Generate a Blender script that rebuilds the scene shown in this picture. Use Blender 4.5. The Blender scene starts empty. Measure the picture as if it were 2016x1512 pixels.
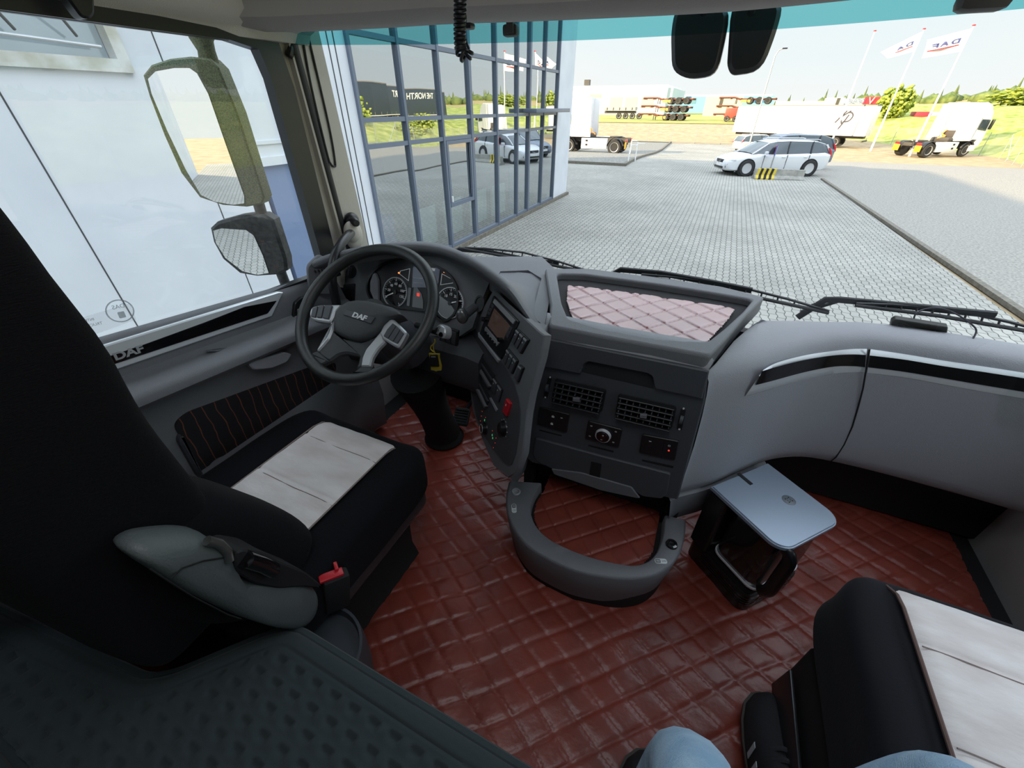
import bpy, bmesh, random
from math import *
from mathutils import Matrix, Vector, noise
random.seed(7)
SC = bpy.context.scene
COL = SC.collection
# ---------------------------------------------------------------- camera, sky, sun, exposure
F = 786.0; TH = radians(34.73); YW = radians(25.05); CZ = 2.85
cd = bpy.data.cameras.new('camera'); cam = bpy.data.objects.new('camera', cd); COL.objects.link(cam)
cam.location = (0, 0, CZ); cam.rotation_euler = (radians(90) - TH, 0, YW)
cd.sensor_fit = 'HORIZONTAL'; cd.sensor_width = 36.0; cd.lens = F / 2016 * 36.0
cd.clip_start = 0.02; cd.clip_end = 2000
SC.camera = cam
SC.view_settings.view_transform = 'Standard'; SC.view_settings.look = 'None'
SC.view_settings.gamma = 1; SC.view_settings.use_curve_mapping = False
SC.view_settings.exposure = 0.42
SC.cycles.use_denoising = True
SC.cycles.max_bounces = 10; SC.cycles.transparent_max_bounces = 24; SC.cycles.diffuse_bounces = 6
SC.cycles.sample_clamp_indirect = 6.0; SC.cycles.caustics_reflective = False; SC.cycles.caustics_refractive = False

W_ = bpy.data.worlds.new('sky'); SC.world = W_; W_.use_nodes = True
nt = W_.node_tree; nt.nodes.clear()
def N(nt, t, **k):
    n = nt.nodes.new(t)
    for a, b in k.items():
        if a.startswith('i_'): n.inputs[a[2:].replace('_', ' ')].default_value = b
        else: setattr(n, a, b)
    return n
_o = N(nt, 'ShaderNodeOutputWorld'); _b = N(nt, 'ShaderNodeBackground'); _c = N(nt, 'ShaderNodeTexCoord')
_s = N(nt, 'ShaderNodeSeparateXYZ'); _r = N(nt, 'ShaderNodeValToRGB'); _n = N(nt, 'ShaderNodeTexNoise')
_mp = N(nt, 'ShaderNodeMapping'); _mp.inputs['Scale'].default_value = (1, 1, 4.5)
_ad = N(nt, 'ShaderNodeMath', operation='MULTIPLY_ADD')
nt.links.new(_c.outputs['Generated'], _s.inputs[0]); nt.links.new(_c.outputs['Generated'], _mp.inputs[0])
nt.links.new(_mp.outputs[0], _n.inputs['Vector']); _n.inputs['Scale'].default_value = 2.6; _n.inputs['Detail'].default_value = 5
nt.links.new(_s.outputs[2], _r.inputs[0])
e = _r.color_ramp.elements
e[0].position = 0.0; e[0].color = (0.74, 0.75, 0.74, 1); e[1].position = 0.16; e[1].color = (0.62, 0.72, 0.76, 1)
x = e.new(0.40); x.color = (0.85, 1.0, 1.1, 1); x = e.new(0.75); x.color = (2.3, 2.55, 2.9, 1)
_cr = N(nt, 'ShaderNodeValToRGB'); _cr.color_ramp.elements[0].position = 0.42; _cr.color_ramp.elements[1].position = 0.68
nt.links.new(_n.outputs[0], _cr.inputs[0])
_mx = N(nt, 'ShaderNodeMix', data_type='RGBA'); _mf = N(nt, 'ShaderNodeMath', operation='MULTIPLY'); _mf.inputs[1].default_value = 0.55
nt.links.new(_cr.outputs[0], _mf.inputs[0]); nt.links.new(_mf.outputs[0], _mx.inputs[0])
nt.links.new(_r.outputs[0], _mx.inputs[6]); _mx.inputs[7].default_value = (0.74, 0.745, 0.74, 1)
nt.links.new(_mx.outputs[2], _b.inputs[0]); _b.inputs[1].default_value = 1.0
nt.links.new(_b.outputs[0], _o.inputs[0])

sd = bpy.data.lights.new('sun', 'SUN'); so = bpy.data.objects.new('sun', sd); COL.objects.link(so)
sd.energy = 8.5; sd.color = (1.0, 0.77, 0.46); sd.angle = radians(1.2)
so.rotation_euler = Vector((15.5, 16.8, -9.0)).to_track_quat('-Z', 'Y').to_euler()

# ---------------------------------------------------------------- measuring helpers (a pixel of the photo and a real plane give a real point)
def ray(px, py):
    u = px - 1008; v = 756 - py
    up = v * cos(TH) - F * sin(TH); fw = F * cos(TH) + v * sin(TH)
    return Vector((u * cos(YW) - fw * sin(YW), u * sin(YW) + fw * cos(YW), up))
CAM = Vector((0, 0, CZ))
def P(px, py, x=None, y=None, z=None):
    r = ray(px, py)
    if z is not None: t = (z - CZ) / r.z
    elif y is not None: t = y / r.y
    else: t = x / r.x
    return CAM + r * t
def gh(y, x=0):                                        # the yard falls away beyond the car park
    t = min(max((y - 28) / 9.0, 0), 1); return -0.85 * t * t * (3 - 2 * t)
def G(px, py):
    p = P(px, py, z=0)
    for _ in range(30): p = P(px, py, z=gh(p.y))
    return p
class Fr:                                              # a plane: origin, right, up, normal towards the viewer
    def __init__(s, o, R, U=(0, 0, 1)):
        s.o = Vector(o); s.R = Vector(R).normalized(); U = Vector(U)
        s.U = (U - s.R * U.dot(s.R)).normalized(); s.N = s.R.cross(s.U)
    def pt(s, u, v, w=0): return s.o + s.R * u + s.U * v + s.N * w
    def uv(s, px, py):
        r = ray(px, py); t = (s.o - CAM).dot(s.N) / r.dot(s.N); p = CAM + r * t - s.o
        return (p.dot(s.R), p.dot(s.U))
    def w(s, px, py, w=0): return s.pt(*s.uv(px, py), w)
    def mat(s, u=0, v=0, w=0):
        m = Matrix((s.R, s.U, s.N)).transposed().to_4x4(); m.translation = s.pt(u, v, w); return m

# ---------------------------------------------------------------- materials
MATS = {}
def M(name, col, rough=0.5, metal=0.0, col2=None, nscale=8.0, bump=0.0, bscale=200.0, spec=0.5, sheen=0.0, coat=0.0,
      emit=None, estr=0.0, ndet=4.0, nmap=None, lo=0.35, hi=0.65, trans=0.0, alpha=1.0):
    if name in MATS: return MATS[name]
    m = bpy.data.materials.new(name); m.use_nodes = True; nt = m.node_tree; b = nt.nodes['Principled BSDF']
    b.inputs['Base Color'].default_value = (*col, 1); b.inputs['Roughness'].default_value = rough
    b.inputs['Metallic'].default_value = metal; b.inputs['Specular IOR Level'].default_value = spec
    b.inputs['Sheen Weight'].default_value = sheen; b.inputs['Coat Weight'].default_value = coat
    b.inputs['Transmission Weight'].default_value = trans; b.inputs['Alpha'].default_value = alpha
    if emit: b.inputs['Emission Color'].default_value = (*emit, 1); b.inputs['Emission Strength'].default_value = estr
    tc = N(nt, 'ShaderNodeTexCoord'); src = tc.outputs['Object']
    if nmap:
        mp = N(nt, 'ShaderNodeMapping'); mp.inputs['Scale'].default_value = nmap; nt.links.new(src, mp.inputs[0]); src = mp.outputs[0]
    if col2:
        n = N(nt, 'ShaderNodeTexNoise'); n.inputs['Scale'].default_value = nscale; n.inputs['Detail'].default_value = ndet
        nt.links.new(src, n.inputs['Vector'])
        mr = N(nt, 'ShaderNodeMapRange'); mr.inputs[1].default_value = lo; mr.inputs[2].default_value = hi; nt.links.new(n.outputs[0], mr.inputs[0])
        mx = N(nt, 'ShaderNodeMix', data_type='RGBA'); nt.links.new(mr.outputs[0], mx.inputs[0])
        mx.inputs[6].default_value = (*col, 1); mx.inputs[7].default_value = (*col2, 1)
        nt.links.new(mx.outputs[2], b.inputs['Base Color'])
    if bump:
        n = N(nt, 'ShaderNodeTexNoise'); n.inputs['Scale'].default_value = bscale; n.inputs['Detail'].default_value = 3
        nt.links.new(src, n.inputs['Vector'])
        bp = N(nt, 'ShaderNodeBump'); bp.inputs['Strength'].default_value = bump; bp.inputs['Distance'].default_value = 0.002
        nt.links.new(n.outputs[0], bp.inputs['Height']); nt.links.new(bp.outputs[0], b.inputs['Normal'])
    MATS[name] = m; return m
def glassmat(name, tint=(1, 1, 1), refl=0.05, rmax=0.6, rough=0.0, gcol=(1, 1, 1)):
    if name in MATS: return MATS[name]
    m = bpy.data.materials.new(name); m.use_nodes = True; nt = m.node_tree; nt.nodes.clear()
    o = N(nt, 'ShaderNodeOutputMaterial'); t = N(nt, 'ShaderNodeBsdfTransparent'); g = N(nt, 'ShaderNodeBsdfGlossy'); g.inputs['Roughness'].default_value = rough
    t.inputs[0].default_value = (*tint, 1); g.inputs[0].default_value = (*gcol, 1)
    lw = N(nt, 'ShaderNodeLayerWeight'); lw.inputs[0].default_value = 0.5; mr = N(nt, 'ShaderNodeMapRange')
    pw = N(nt, 'ShaderNodeMath', operation='POWER'); pw.inputs[1].default_value = 4.0
    nt.links.new(lw.outputs['Facing'], pw.inputs[0]); nt.links.new(pw.outputs[0], mr.inputs[0])
    mr.inputs[3].default_value = refl; mr.inputs[4].default_value = rmax
    mx = N(nt, 'ShaderNodeMixShader'); nt.links.new(mr.outputs[0], mx.inputs[0]); nt.links.new(t.outputs[0], mx.inputs[1]); nt.links.new(g.outputs[0], mx.inputs[2])
    nt.links.new(mx.outputs[0], o.inputs[0]); MATS[name] = m; return m
dash = M('dash_grey', (0.155, 0.161, 0.174), 0.55, bump=0.5, bscale=420)
dashd = M('dash_dark', (0.066, 0.071, 0.081), 0.5, bump=0.4, bscale=420)
dashl = M('dash_light', (0.315, 0.322, 0.35), 0.6, bump=0.5, bscale=420)
blackp = M('black_plastic', (0.012, 0.013, 0.015), 0.35)
blackm = M('black_matt', (0.008, 0.008, 0.009), 0.8)
gloss = M('gloss_black', (0.006, 0.006, 0.007), 0.08, coat=0.5)
rubber = M('rubber', (0.016, 0.017, 0.018), 0.6)
chrome = M('satin_chrome', (0.86, 0.90, 0.94), 0.3, 0.35)
silver = M('silver_plastic', (0.50, 0.52, 0.54), 0.35, 0.3)
white = M('white_print', (0.75, 0.77, 0.78), 0.5)
cream = M('cream_pillar', (0.50, 0.47, 0.41), 0.6, bump=0.2)
beige = M('headliner', (0.60, 0.57, 0.535), 0.85, bump=0.4, bscale=300)
headg = M('header_grey', (0.30, 0.295, 0.29), 0.7, bump=0.4, bscale=300)
velvet = M('black_velvet', (0.0075, 0.0075, 0.0095), 0.95, spec=0.1, sheen=0.03, bump=0.7, bscale=160, nmap=(1, 1, 5))
suede = M('white_suede', (0.80, 0.765, 0.755), 0.9, col2=(0.66, 0.60, 0.58), nscale=7, ndet=8, bump=0.5, bscale=60, nmap=(1, 2.5, 1), sheen=0.15)
vinyl = M('grey_vinyl', (0.10, 0.118, 0.12), 0.5, bump=0.4, bscale=300)
leather = M('red_leather', (0.25, 0.045, 0.028), 0.36, col2=(0.18, 0.034, 0.022), nscale=7, bump=0.3, bscale=90, spec=0.55)
redp = M('red_plastic', (0.55, 0.02, 0.03), 0.35)
jeans = M('denim', (0.30, 0.50, 0.72), 0.85, col2=(0.46, 0.66, 0.85), nscale=14, bump=0.9, bscale=300, nmap=(1, 1, 3), sheen=0.2)
mir = M('mirror', (0.86, 0.88, 0.9), 0.01, 1.0)
clearg = glassmat('clear_glass', (0.97, 0.985, 0.98), 0.03, 0.35)
tintg = glassmat('teal_tint', (0.20, 0.55, 0.58), 0.04, 0.4)

# ---------------------------------------------------------------- mesh helpers
BASE = {}
def base(o): return BASE.get(o.name, Vector())
def obj(name, bm, mat, parent=None, smooth=40, label=None, solid=0, kind=None):
    me = bpy.data.meshes.new(name)
    bmesh.ops.remove_doubles(bm, verts=bm.verts, dist=1e-5)
    bmesh.ops.recalc_face_normals(bm, faces=bm.faces)
    b = base(parent) if parent else None
    if parent is None:
        xs = [v.co for v in bm.verts]
        lo = Vector([min(c[i] for c in xs) for i in range(3)]); hi = Vector([max(c[i] for c in xs) for i in range(3)])
        b = Vector(((lo.x + hi.x) / 2, (lo.y + hi.y) / 2, lo.z))
    bmesh.ops.translate(bm, verts=bm.verts, vec=-b)
    bm.to_mesh(me); bm.free()
    for f in me.polygons: f.use_smooth = True
    me.set_sharp_from_angle(angle=radians(smooth))
    for m in (mat if isinstance(mat, (list, tuple)) else [mat]): me.materials.append(m)
    o = bpy.data.objects.new(name, me); COL.objects.link(o)
    if parent: o.parent = parent
    else: o.location = b
    BASE[o.name] = b
    if label: o['label'] = label
    if kind: o['kind'] = kind
    if solid:
        s = o.modifiers.new('s', 'SOLIDIFY'); s.thickness = solid; s.offset = -1
    return o
def tag(o, label, cat, group=None, kind=None):
    o['label'] = label; o['category'] = cat
    if group: o['group'] = group
    if kind: o['kind'] = kind
    return o
def thing(name, label, cat, loc=(0, 0, 0), group=None):
    o = bpy.data.objects.new(name, None); COL.objects.link(o); o.location = loc; o.empty_display_size = 0.1
    BASE[o.name] = Vector(loc); return tag(o, label, cat, group)
def struct(name, bm, mat, **k):
    o = obj(name, bm, mat, **k); o['kind'] = 'structure'; return o
def dup(root, loc=None, rotz=None, label=None, group=None, cat=None):
    r = root.copy(); COL.objects.link(r)
    if loc is not None: r.location = loc
    if rotz is not None: r.rotation_euler = (0, 0, rotz)
    if label: r['label'] = label
    if group: r['group'] = group
    if cat: r['category'] = cat
    def rec(a, b):
        for ch in list(a.children):
            c = ch.copy(); COL.objects.link(c); c.parent = b; rec(ch, c)
    rec(root, r); return r
def nb(): return bmesh.new()
def merge(bm, t, m=None):
    if m is not None: bmesh.ops.transform(t, matrix=m, verts=t.verts)
    me = bpy.data.meshes.new('t'); t.to_mesh(me); t.free(); bm.from_mesh(me); bpy.data.meshes.remove(me); return bm
def box(bm, c, s, rot=None, bev=0.0, seg=2):
    t = nb(); bmesh.ops.create_cube(t, size=1); bmesh.ops.scale(t, vec=s, verts=t.verts)
    if bev: bmesh.ops.bevel(t, geom=t.edges[:], offset=min(bev, min(s) * 0.49), segments=seg, affect='EDGES', profile=0.5)
    m = rot.to_4x4() if isinstance(rot, Matrix) else (Matrix.Rotation(rot, 4, 'Z') if rot else Matrix())
    m = m.copy(); m.translation = Vector(c); return merge(bm, t, m)
def prism(bm, poly, h, m=None, bev=0.0, z0=0.0, seg=1):
    t = nb(); v = [t.verts.new((p[0], p[1], z0)) for p in poly]; f = t.faces.new(v)
    r = bmesh.ops.extrude_face_region(t, geom=[f]); nv = [g for g in r['geom'] if isinstance(g, bmesh.types.BMVert)]
    bmesh.ops.translate(t, verts=nv, vec=(0, 0, h))
    if bev:
        top = [e for e in t.edges if all(abs(q.co.z - (z0 + h)) < 1e-6 for q in e.verts)]
        bmesh.ops.bevel(t, geom=top, offset=bev, segments=seg, affect='EDGES')
    return merge(bm, t, m)
def rnd(poly, r, n=4):
    out = []; k = len(poly)
    for i in range(k):
        a, b, c = Vector(poly[i - 1]), Vector(poly[i]), Vector(poly[(i + 1) % k])
        d1 = (a - b); d2 = (c - b); q = min(r, d1.length * 0.48, d2.length * 0.48)
        p1 = b + d1.normalized() * q; p2 = b + d2.normalized() * q
        for j in range(n + 1):
            t = j / n; out.append(tuple((p1 * (1 - t) ** 2 + b * 2 * t * (1 - t) + p2 * t * t)))
    return out
def rect(w, h, r=0.0, n=4, cx=0, cy=0):
    p = [(cx - w / 2, cy - h / 2), (cx + w / 2, cy - h / 2), (cx + w / 2, cy + h / 2), (cx - w / 2, cy + h / 2)]
    return rnd(p, r, n) if r else p
def cr(pts, n=6, cyc=False):                           # Catmull-Rom through points
    pts = [Vector(p) for p in pts]; k = len(pts); out = []
    for i in range(k if cyc else k - 1):
        g = lambda j: pts[j % k] if cyc else pts[min(max(j, 0), k - 1)]
        p0, p1, p2, p3 = g(i - 1), g(i), g(i + 1), g(i + 2)
        for j in range(n):
            t = j / n; out.append(0.5 * ((2 * p1) + (p2 - p0) * t + (2 * p0 - 5 * p1 + 4 * p2 - p3) * t * t + (3 * p1 - p0 - 3 * p2 + p3) * t ** 3))
    if not cyc: out.append(pts[-1].copy())
    return out
def tube(bm, pts, r, seg=8, cyc=False, flat=1.0, up=None, caps=True):
    pts = [Vector(p) for p in pts]; k = len(pts); rings = []; prev = None
    for i, p in enumerate(pts):
        a = pts[(i - 1) % k] if (cyc or i > 0) else p; b = pts[(i + 1) % k] if (cyc or i < k - 1) else p
        d = (b - a)
        if d.length < 1e-9: d = Vector((0, 0, 1))
        d.normalize()
        if prev is None:
            u = Vector(up) if up else (Vector((0, 0, 1)) if abs(d.z) < 0.9 else Vector((1, 0, 0)))
        else: u = prev
        u = (u - d * u.dot(d)).normalized(); prev = u; w = d.cross(u); rr = r[i] if isinstance(r, (list, tuple)) else r
        rings.append([bm.verts.new(p + (u * cos(2 * pi * j / seg) + w * sin(2 * pi * j / seg) * flat) * rr) for j in range(seg)])
    for i in range(k if cyc else k - 1):
        A, B = rings[i], rings[(i + 1) % k]
        for j in range(seg): bm.faces.new((A[j], A[(j + 1) % seg], B[(j + 1) % seg], B[j]))
    if not cyc and caps: bm.faces.new(rings[0][::-1]); bm.faces.new(rings[-1])
    return bm
def loft(bm, rows, cu=False, cv=False, mi=0):
    g = [[bm.verts.new(p) for p in r] for r in rows]; n = len(g); k = len(g[0])
    for i in range(n if cu else n - 1):
        for j in range(k if cv else k - 1):
            a = (g[i][j], g[i][(j + 1) % k], g[(i + 1) % n][(j + 1) % k], g[(i + 1) % n][j])
            try: f = bm.faces.new(a); f.material_index = mi
            except ValueError: pass
    return g
def capped(bm, rows):                                  # closed skin: rows are closed rings, ends capped
    g = loft(bm, rows, cv=True); bm.faces.new(g[0][::-1]); bm.faces.new(g[-1]); return bm
def lathe(bm, prof, m=None, seg=24):
    t = nb(); loft(t, [[(r * cos(2 * pi * j / seg), r * sin(2 * pi * j / seg), z) for j in range(seg)] for r, z in prof], cv=True)
    for r, z in (prof[0], prof[-1]):
        if r > 1e-4: bmesh.ops.contextual_create(t, geom=[v for v in t.verts if abs(v.co.z - z) < 1e-7 and abs(v.co.xy.length - r) < 1e-6])
    return merge(bm, t, m)
def cylm(a, b):                                        # matrix with z running from a to b
    d = (Vector(b) - Vector(a)); m = d.to_track_quat('Z', 'Y').to_matrix().to_4x4(); m.translation = Vector(a); return m, d.length
def cyl(bm, a, b, r, r2=None, seg=16, bev=0.0):
    m, l = cylm(a, b); r2 = r if r2 is None else r2
    if bev: return lathe(bm, [(r - bev, 0), (r, bev), (r2, l - bev), (r2 - bev, l)], m, seg)
    return lathe(bm, [(r, 0), (r2, l)], m, seg)
def ball(bm, c, s, rot=None, u=20, v=12):
    t = nb(); bmesh.ops.create_uvsphere(t, u_segments=u, v_segments=v, radius=1); bmesh.ops.scale(t, vec=s, verts=t.verts)
    m = rot.to_4x4().copy() if rot else Matrix(); m.translation = Vector(c); return merge(bm, t, m)
def sbox(c, s, e=0.35, n=14, fn=None, rot=None):       # superellipsoid block: a cushion
    t = nb(); bmesh.ops.create_cube(t, size=2); bmesh.ops.subdivide_edges(t, edges=t.edges[:], cuts=n, use_grid_fill=True)
    for v in t.verts:
        p = v.co.copy(); k = 2 / e; l = (abs(p.x) ** k + abs(p.y) ** k + abs(p.z) ** k) ** (1 / k); p = p / l
        p = Vector((p.x * s[0] / 2, p.y * s[1] / 2, p.z * s[2] / 2))
        v.co = fn(p) if fn else p
    m = rot.to_4x4().copy() if rot else Matrix(); m.translation = Vector(c)
    b = nb(); return merge(b, t, m)
def quads(bm, pts):
    v = [bm.verts.new(p) for p in pts]; bm.faces.new(v); return bm
def plate(fr, px, w0, w1, r=0.0, bev=0.0, bm=None):    # a slab on plane fr whose outline is given by photo pixels
    p = [fr.uv(*q) for q in px]; p = rnd(p, r) if r else p
    a = sum(p[i][0] * p[(i + 1) % len(p)][1] - p[(i + 1) % len(p)][0] * p[i][1] for i in range(len(p)))
    if a < 0: p = p[::-1]
    return prism(bm or nb(), p, w1 - w0, fr.mat(0, 0, w0), bev)
def ring2(poly, t):                                    # inset a polygon
    k = len(poly); out = []
    for i in range(k):
        a, b, c = Vector(poly[i - 1]), Vector(poly[i]), Vector(poly[(i + 1) % k])
        n1 = (b - a).normalized(); n2 = (c - b).normalized(); n = Vector((-n1.y - n2.y, n1.x + n2.x)).normalized()
        out.append(tuple(b + n * t / max(0.4, n.dot(Vector((-n1.y, n1.x))))))
    return out
def frame2d(bm, outer, inner, h, m, z0=0.0):           # flat frame between two outlines of equal count
    t = nb(); k = len(outer)
    rows = [[(*p, z0) for p in outer], [(*p, z0 + h) for p in outer], [(*p, z0 + h) for p in inner], [(*p, z0) for p in inner]]
    loft(t, rows, cu=True, cv=True); return merge(bm, t, m)
def text(name, s, size, m, mat, parent=None, ext=0.0005, width=None, shear=0.0, off=0.0, **k):
    c = bpy.data.curves.new('t', 'FONT'); c.body = s; c.size = size; c.extrude = ext; c.align_x = 'CENTER'; c.align_y = 'CENTER'; c.shear = shear; c.offset = off
    o = bpy.data.objects.new('t', c); COL.objects.link(o); dg = bpy.context.evaluated_depsgraph_get()
    me = bpy.data.meshes.new_from_object(o.evaluated_get(dg)); bm = nb(); bm.from_mesh(me)
    bpy.data.objects.remove(o); bpy.data.curves.remove(c); bpy.data.meshes.remove(me)
    if width:
        xs = [v.co.x for v in bm.verts]; w = max(xs) - min(xs); bmesh.ops.scale(bm, vec=(width / w, 1, 1), verts=bm.verts)
    bmesh.ops.transform(bm, matrix=m, verts=bm.verts); return obj(name, bm, mat, parent, **k)
def sm(x): x = min(max(x, 0), 1); return x * x * (3 - 2 * x)
# ================================================================ THE CAB (the room)
def wsy(x, z): return 1.50 - 0.235 * (x + 0.15) ** 2 - 0.10 * (z - 2.4)
XL, XR = -1.30, 1.12
# quilted floor covering
QA = 44; QB = radians(-28)
def quilt(u, v, s, H):
    a = abs((u / s) % 1 - 0.5) * 2; b = abs((v / s) % 1 - 0.5) * 2
    return H * (1 - a ** 14) * (1 - b ** 14) + H * 0.22 * (1 - a ** 4) * (1 - b ** 4)
def quiltgrid(x0, x1, y0, y1, step, s, H, ang, z, wav=0.0, inside=None, ang2=None):
    bm = nb(); nx = int((x1 - x0) / step); ny = int((y1 - y0) / step); ca, sa = cos(ang), sin(ang); a2 = ang - pi / 2 if ang2 is None else ang2; cb, sb = cos(a2), sin(a2); g = {}
    for i in range(nx + 1):
        for j in range(ny + 1):
            x = x0 + (x1 - x0) * i / nx; y = y0 + (y1 - y0) * j / ny
            if inside and not inside(x, y): continue
            w = noise.noise(Vector((x * 4, y * 4, 3))) * 0.012 * (s > 0.068)
            u = -x * sb + y * cb + w; v = -x * sa + y * ca - w
            g[i, j] = bm.verts.new((x, y, z(x, y) + quilt(u, v, s, H) + wav * noise.noise(Vector((x * 9, y * 9, 0))) + wav * 0.12 * noise.noise(Vector((x * 45, y * 45, 5)))))
    for (i, j) in g:
        if (i + 1, j) in g and (i + 1, j + 1) in g and (i, j + 1) in g: bm.faces.new((g[i, j], g[i + 1, j], g[i + 1, j + 1], g[i, j + 1]))
    return bm
b = nb(); box(b, ((XL + XR) / 2, 0.3, 1.52), (XR - XL + 0.1, 2.7, 0.06)); struct('floor', b, blackm)
o = obj('floor_mat', quiltgrid(-1.22, 1.08, -0.1, 1.52, 0.0062, 0.069, 0.0055, radians(QA), lambda x, y: 1.557, 0.005, ang2=QB), leather, smooth=80)
tag(o, 'dark red diamond-quilted leather mat covering the cab floor', 'floor mat')
# shell
for n, x in (('wall_left', XL - 0.05), ('wall_right', XR + 0.05)):
    b = nb(); s = 1 if n == 'wall_right' else -1
    box(b, (x, 0.3, 1.95 - 0.06), (0.06, 2.6, 0.8)); box(b, (x, 0.08, 3.35), (0.06, 2.2, 0.66)); box(b, (x, -0.75, 2.65), (0.06, 0.5, 0.8))
    if s > 0: box(b, (x, 1.13, 2.65), (0.06, 0.16, 0.8))
    struct(n, b, headg)
b = nb(); box(b, (-0.09, -1.0, 2.6), (2.5, 0.05, 2.1)); struct('wall_back', b, headg)
b = nb(); box(b, (-0.09, 0.25, 3.66), (2.55, 2.6, 0.05)); struct('ceiling', b, headg)
b = nb(); box(b, (-0.09, 1.62, 1.8), (2.5, 0.04, 0.7)); struct('wall_front', b, blackm)
ld = bpy.data.lights.new('cab_fill', 'AREA'); ld.shape = 'RECTANGLE'; ld.size = 0.9; ld.size_y = 0.6; ld.energy = 4.5; ld.color = (0.93, 0.96, 1.0)
lo_ = bpy.data.objects.new('cab_fill_light', ld); COL.objects.link(lo_); lo_.location = (-0.05, 0.15, 3.62)  # added fill light under the ceiling, brightens the cab interior
b = nb(); box(b, (-0.05, 0.15, 3.632), (0.96, 0.66, 0.012), bev=0.005); o = obj('fill_light_panel', b, M('fill_panel_pale', (0.7, 0.75, 0.8), 0.3)); tag(o, 'pale roof hatch in the cab ceiling', 'hatch')  # closed panel out of view, added as backing for the fill light

# windscreen with the teal sun band along its top
xs = [XL + 0.02 + (XR - XL - 0.04) * i / 30 for i in range(31)]
def wpane(z0, z1, nz=8): return loft(bmp, [[(x, wsy(x, z0 + (z1 - z0) * k / nz), z0 + (z1 - z0) * k / nz) for x in xs] for k in range(nz + 1)])
bmp = nb(); wpane(2.15, 3.005); struct('window_1', bmp, clearg)
bmp = nb(); wpane(3.005, 3.2, 3); o = obj('sun_band', bmp, tintg, bpy.data.objects['window_1'])
bmp = nb(); wy = lambda x, z: (x, wsy(x, z) - 0.004, z)
loft(bmp, [[wy(x, 2.15 + 0.9 * k / 12) for k in range(13)] for x in (XL + 0.02, XL + 0.035)]); obj('black_edge', bmp, blackm, bpy.data.objects['window_1'])
b = nb(); box(b, (XL, 0.28, 2.7), (0.006, 1.6, 0.72)); struct('window_2', b, clearg)
b = nb(); box(b, (XR + 0.03, 0.28, 2.7), (0.006, 1.6, 0.72)); struct('window_3', b, clearg)

# driver's door
dz = lambda y: -0.085 * (y - 0.66)
DP = [(-1.315, 2.30), (-1.315, 2.345), (-1.295, 2.358), (-1.275, 2.352), (-1.262, 2.33), (-1.255, 2.262), (-1.235, 2.250), (-1.175, 2.243), (-1.160, 2.232), (-1.158, 2.214),
      (-1.175, 2.198), (-1.205, 2.185), (-1.212, 2.165), (-1.212, 1.95), (-1.19, 1.93), (-1.17, 1.78), (-1.19, 1.60), (-1.23, 1.57)]
door = thing('door_1', 'grey driver door with chrome strip beneath the window', 'door', (-1.26, 0.3, 1.57)); del door['category']; door['kind'] = 'structure'
ys = [-0.6 + 1.68 * i / 24 for i in range(25)]
b = nb(); loft(b, [[(x + (0.02 if (i == 24 and k > 4) else 0), y, z + dz(y) * (1 if z > 2 else 0)) for k, (x, z) in enumerate(DP)] for i, y in enumerate(ys)])
obj('door_panel', b, dash, door, smooth=50)
b = nb()                                               # window frame, rounded at the top front corner
op = [(-0.62, 2.335), (-0.62, 3.06), (1.12, 3.06), (1.12, 2.30)]; ip = [(-0.55, 2.36), (-0.55, 2.998), (1.045, 2.998), (1.05, 2.335)]
op2 = [op[0], op[1], (0.9, 3.06), (1.10, 3.04), (1.12, 2.9), op[3]]; ip2 = [ip[0], ip[1], (0.95, 2.998), (1.03, 2.985), (1.045, 2.92), ip[3]]
fl = Fr((-1.31, 0, 0), (0, 1, 0), (0, 0, 1)); frame2d(b, op2, ip2, 0.035, fl.mat()); obj('window_frame', b, blackp, door)
FD = Fr((-1.258, 0, 0), (0, 1, 0))
b = plate(FD, [(178, 687), (212, 730), (226, 727), (533, 622), (555, 575), (546, 574)], -0.004, 0.008, bev=0.003); strip = obj('trim_strip', b, chrome, door)
b = plate(FD, [(211, 700), (218, 716), (523, 616), (541, 591), (478, 603), (398, 634), (285, 675)], 0.008, 0.010, r=0.004); obj('gloss_inlay', b, gloss, strip)
FDt = Fr(FD.w(249, 693, 0.011), (0, 1, -0.10)); text('lettering', 'DAF', 0.026, FDt.mat(), silver, strip, width=0.062, ext=0.0008, off=0.0009)
cloth = M('door_cloth', (0.012, 0.011, 0.013), 0.95)
nt = cloth.node_tree; wv = N(nt, 'ShaderNodeTexWave', wave_type='BANDS', bands_direction='Y'); wv.inputs['Scale'].default_value = 9.5; wv.inputs['Distortion'].default_value = 2.5; wv.inputs['Detail Scale'].default_value = 1.2
tcn = N(nt, 'ShaderNodeTexCoord'); nt.links.new(tcn.outputs['Object'], wv.inputs['Vector'])
rp = N(nt, 'ShaderNodeValToRGB'); rp.color_ramp.elements[0].position = 0.972; rp.color_ramp.elements[0].color = (0.012, 0.011, 0.013, 1); rp.color_ramp.elements[1].position = 0.995; rp.color_ramp.elements[1].color = (0.17, 0.055, 0.03, 1)
nt.links.new(wv.outputs['Fac'], rp.inputs[0]); nt.links.new(rp.outputs[0], nt.nodes['Principled BSDF'].inputs['Base Color'])
FD2 = Fr((-1.212, 0, 0), (0, 1, 0))
b = plate(FD2, [(339, 835), (364, 812), (610, 722), (660, 712), (660, 830), (560, 858), (419, 903), (398, 935)], -0.002, 0.004, r=0.02); obj('cloth_inset', b, cloth, door)
b = plate(FD2, [(345, 866), (420, 1000), (560, 905), (650, 862), (650, 842), (560, 868), (421, 912), (402, 946), (350, 850)], 0.0, 0.022, r=0.015, bev=0.006); obj('door_pocket', b, dashd, door)
FD3 = Fr((-1.19, 0, 0), (0, 1, 0))
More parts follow.
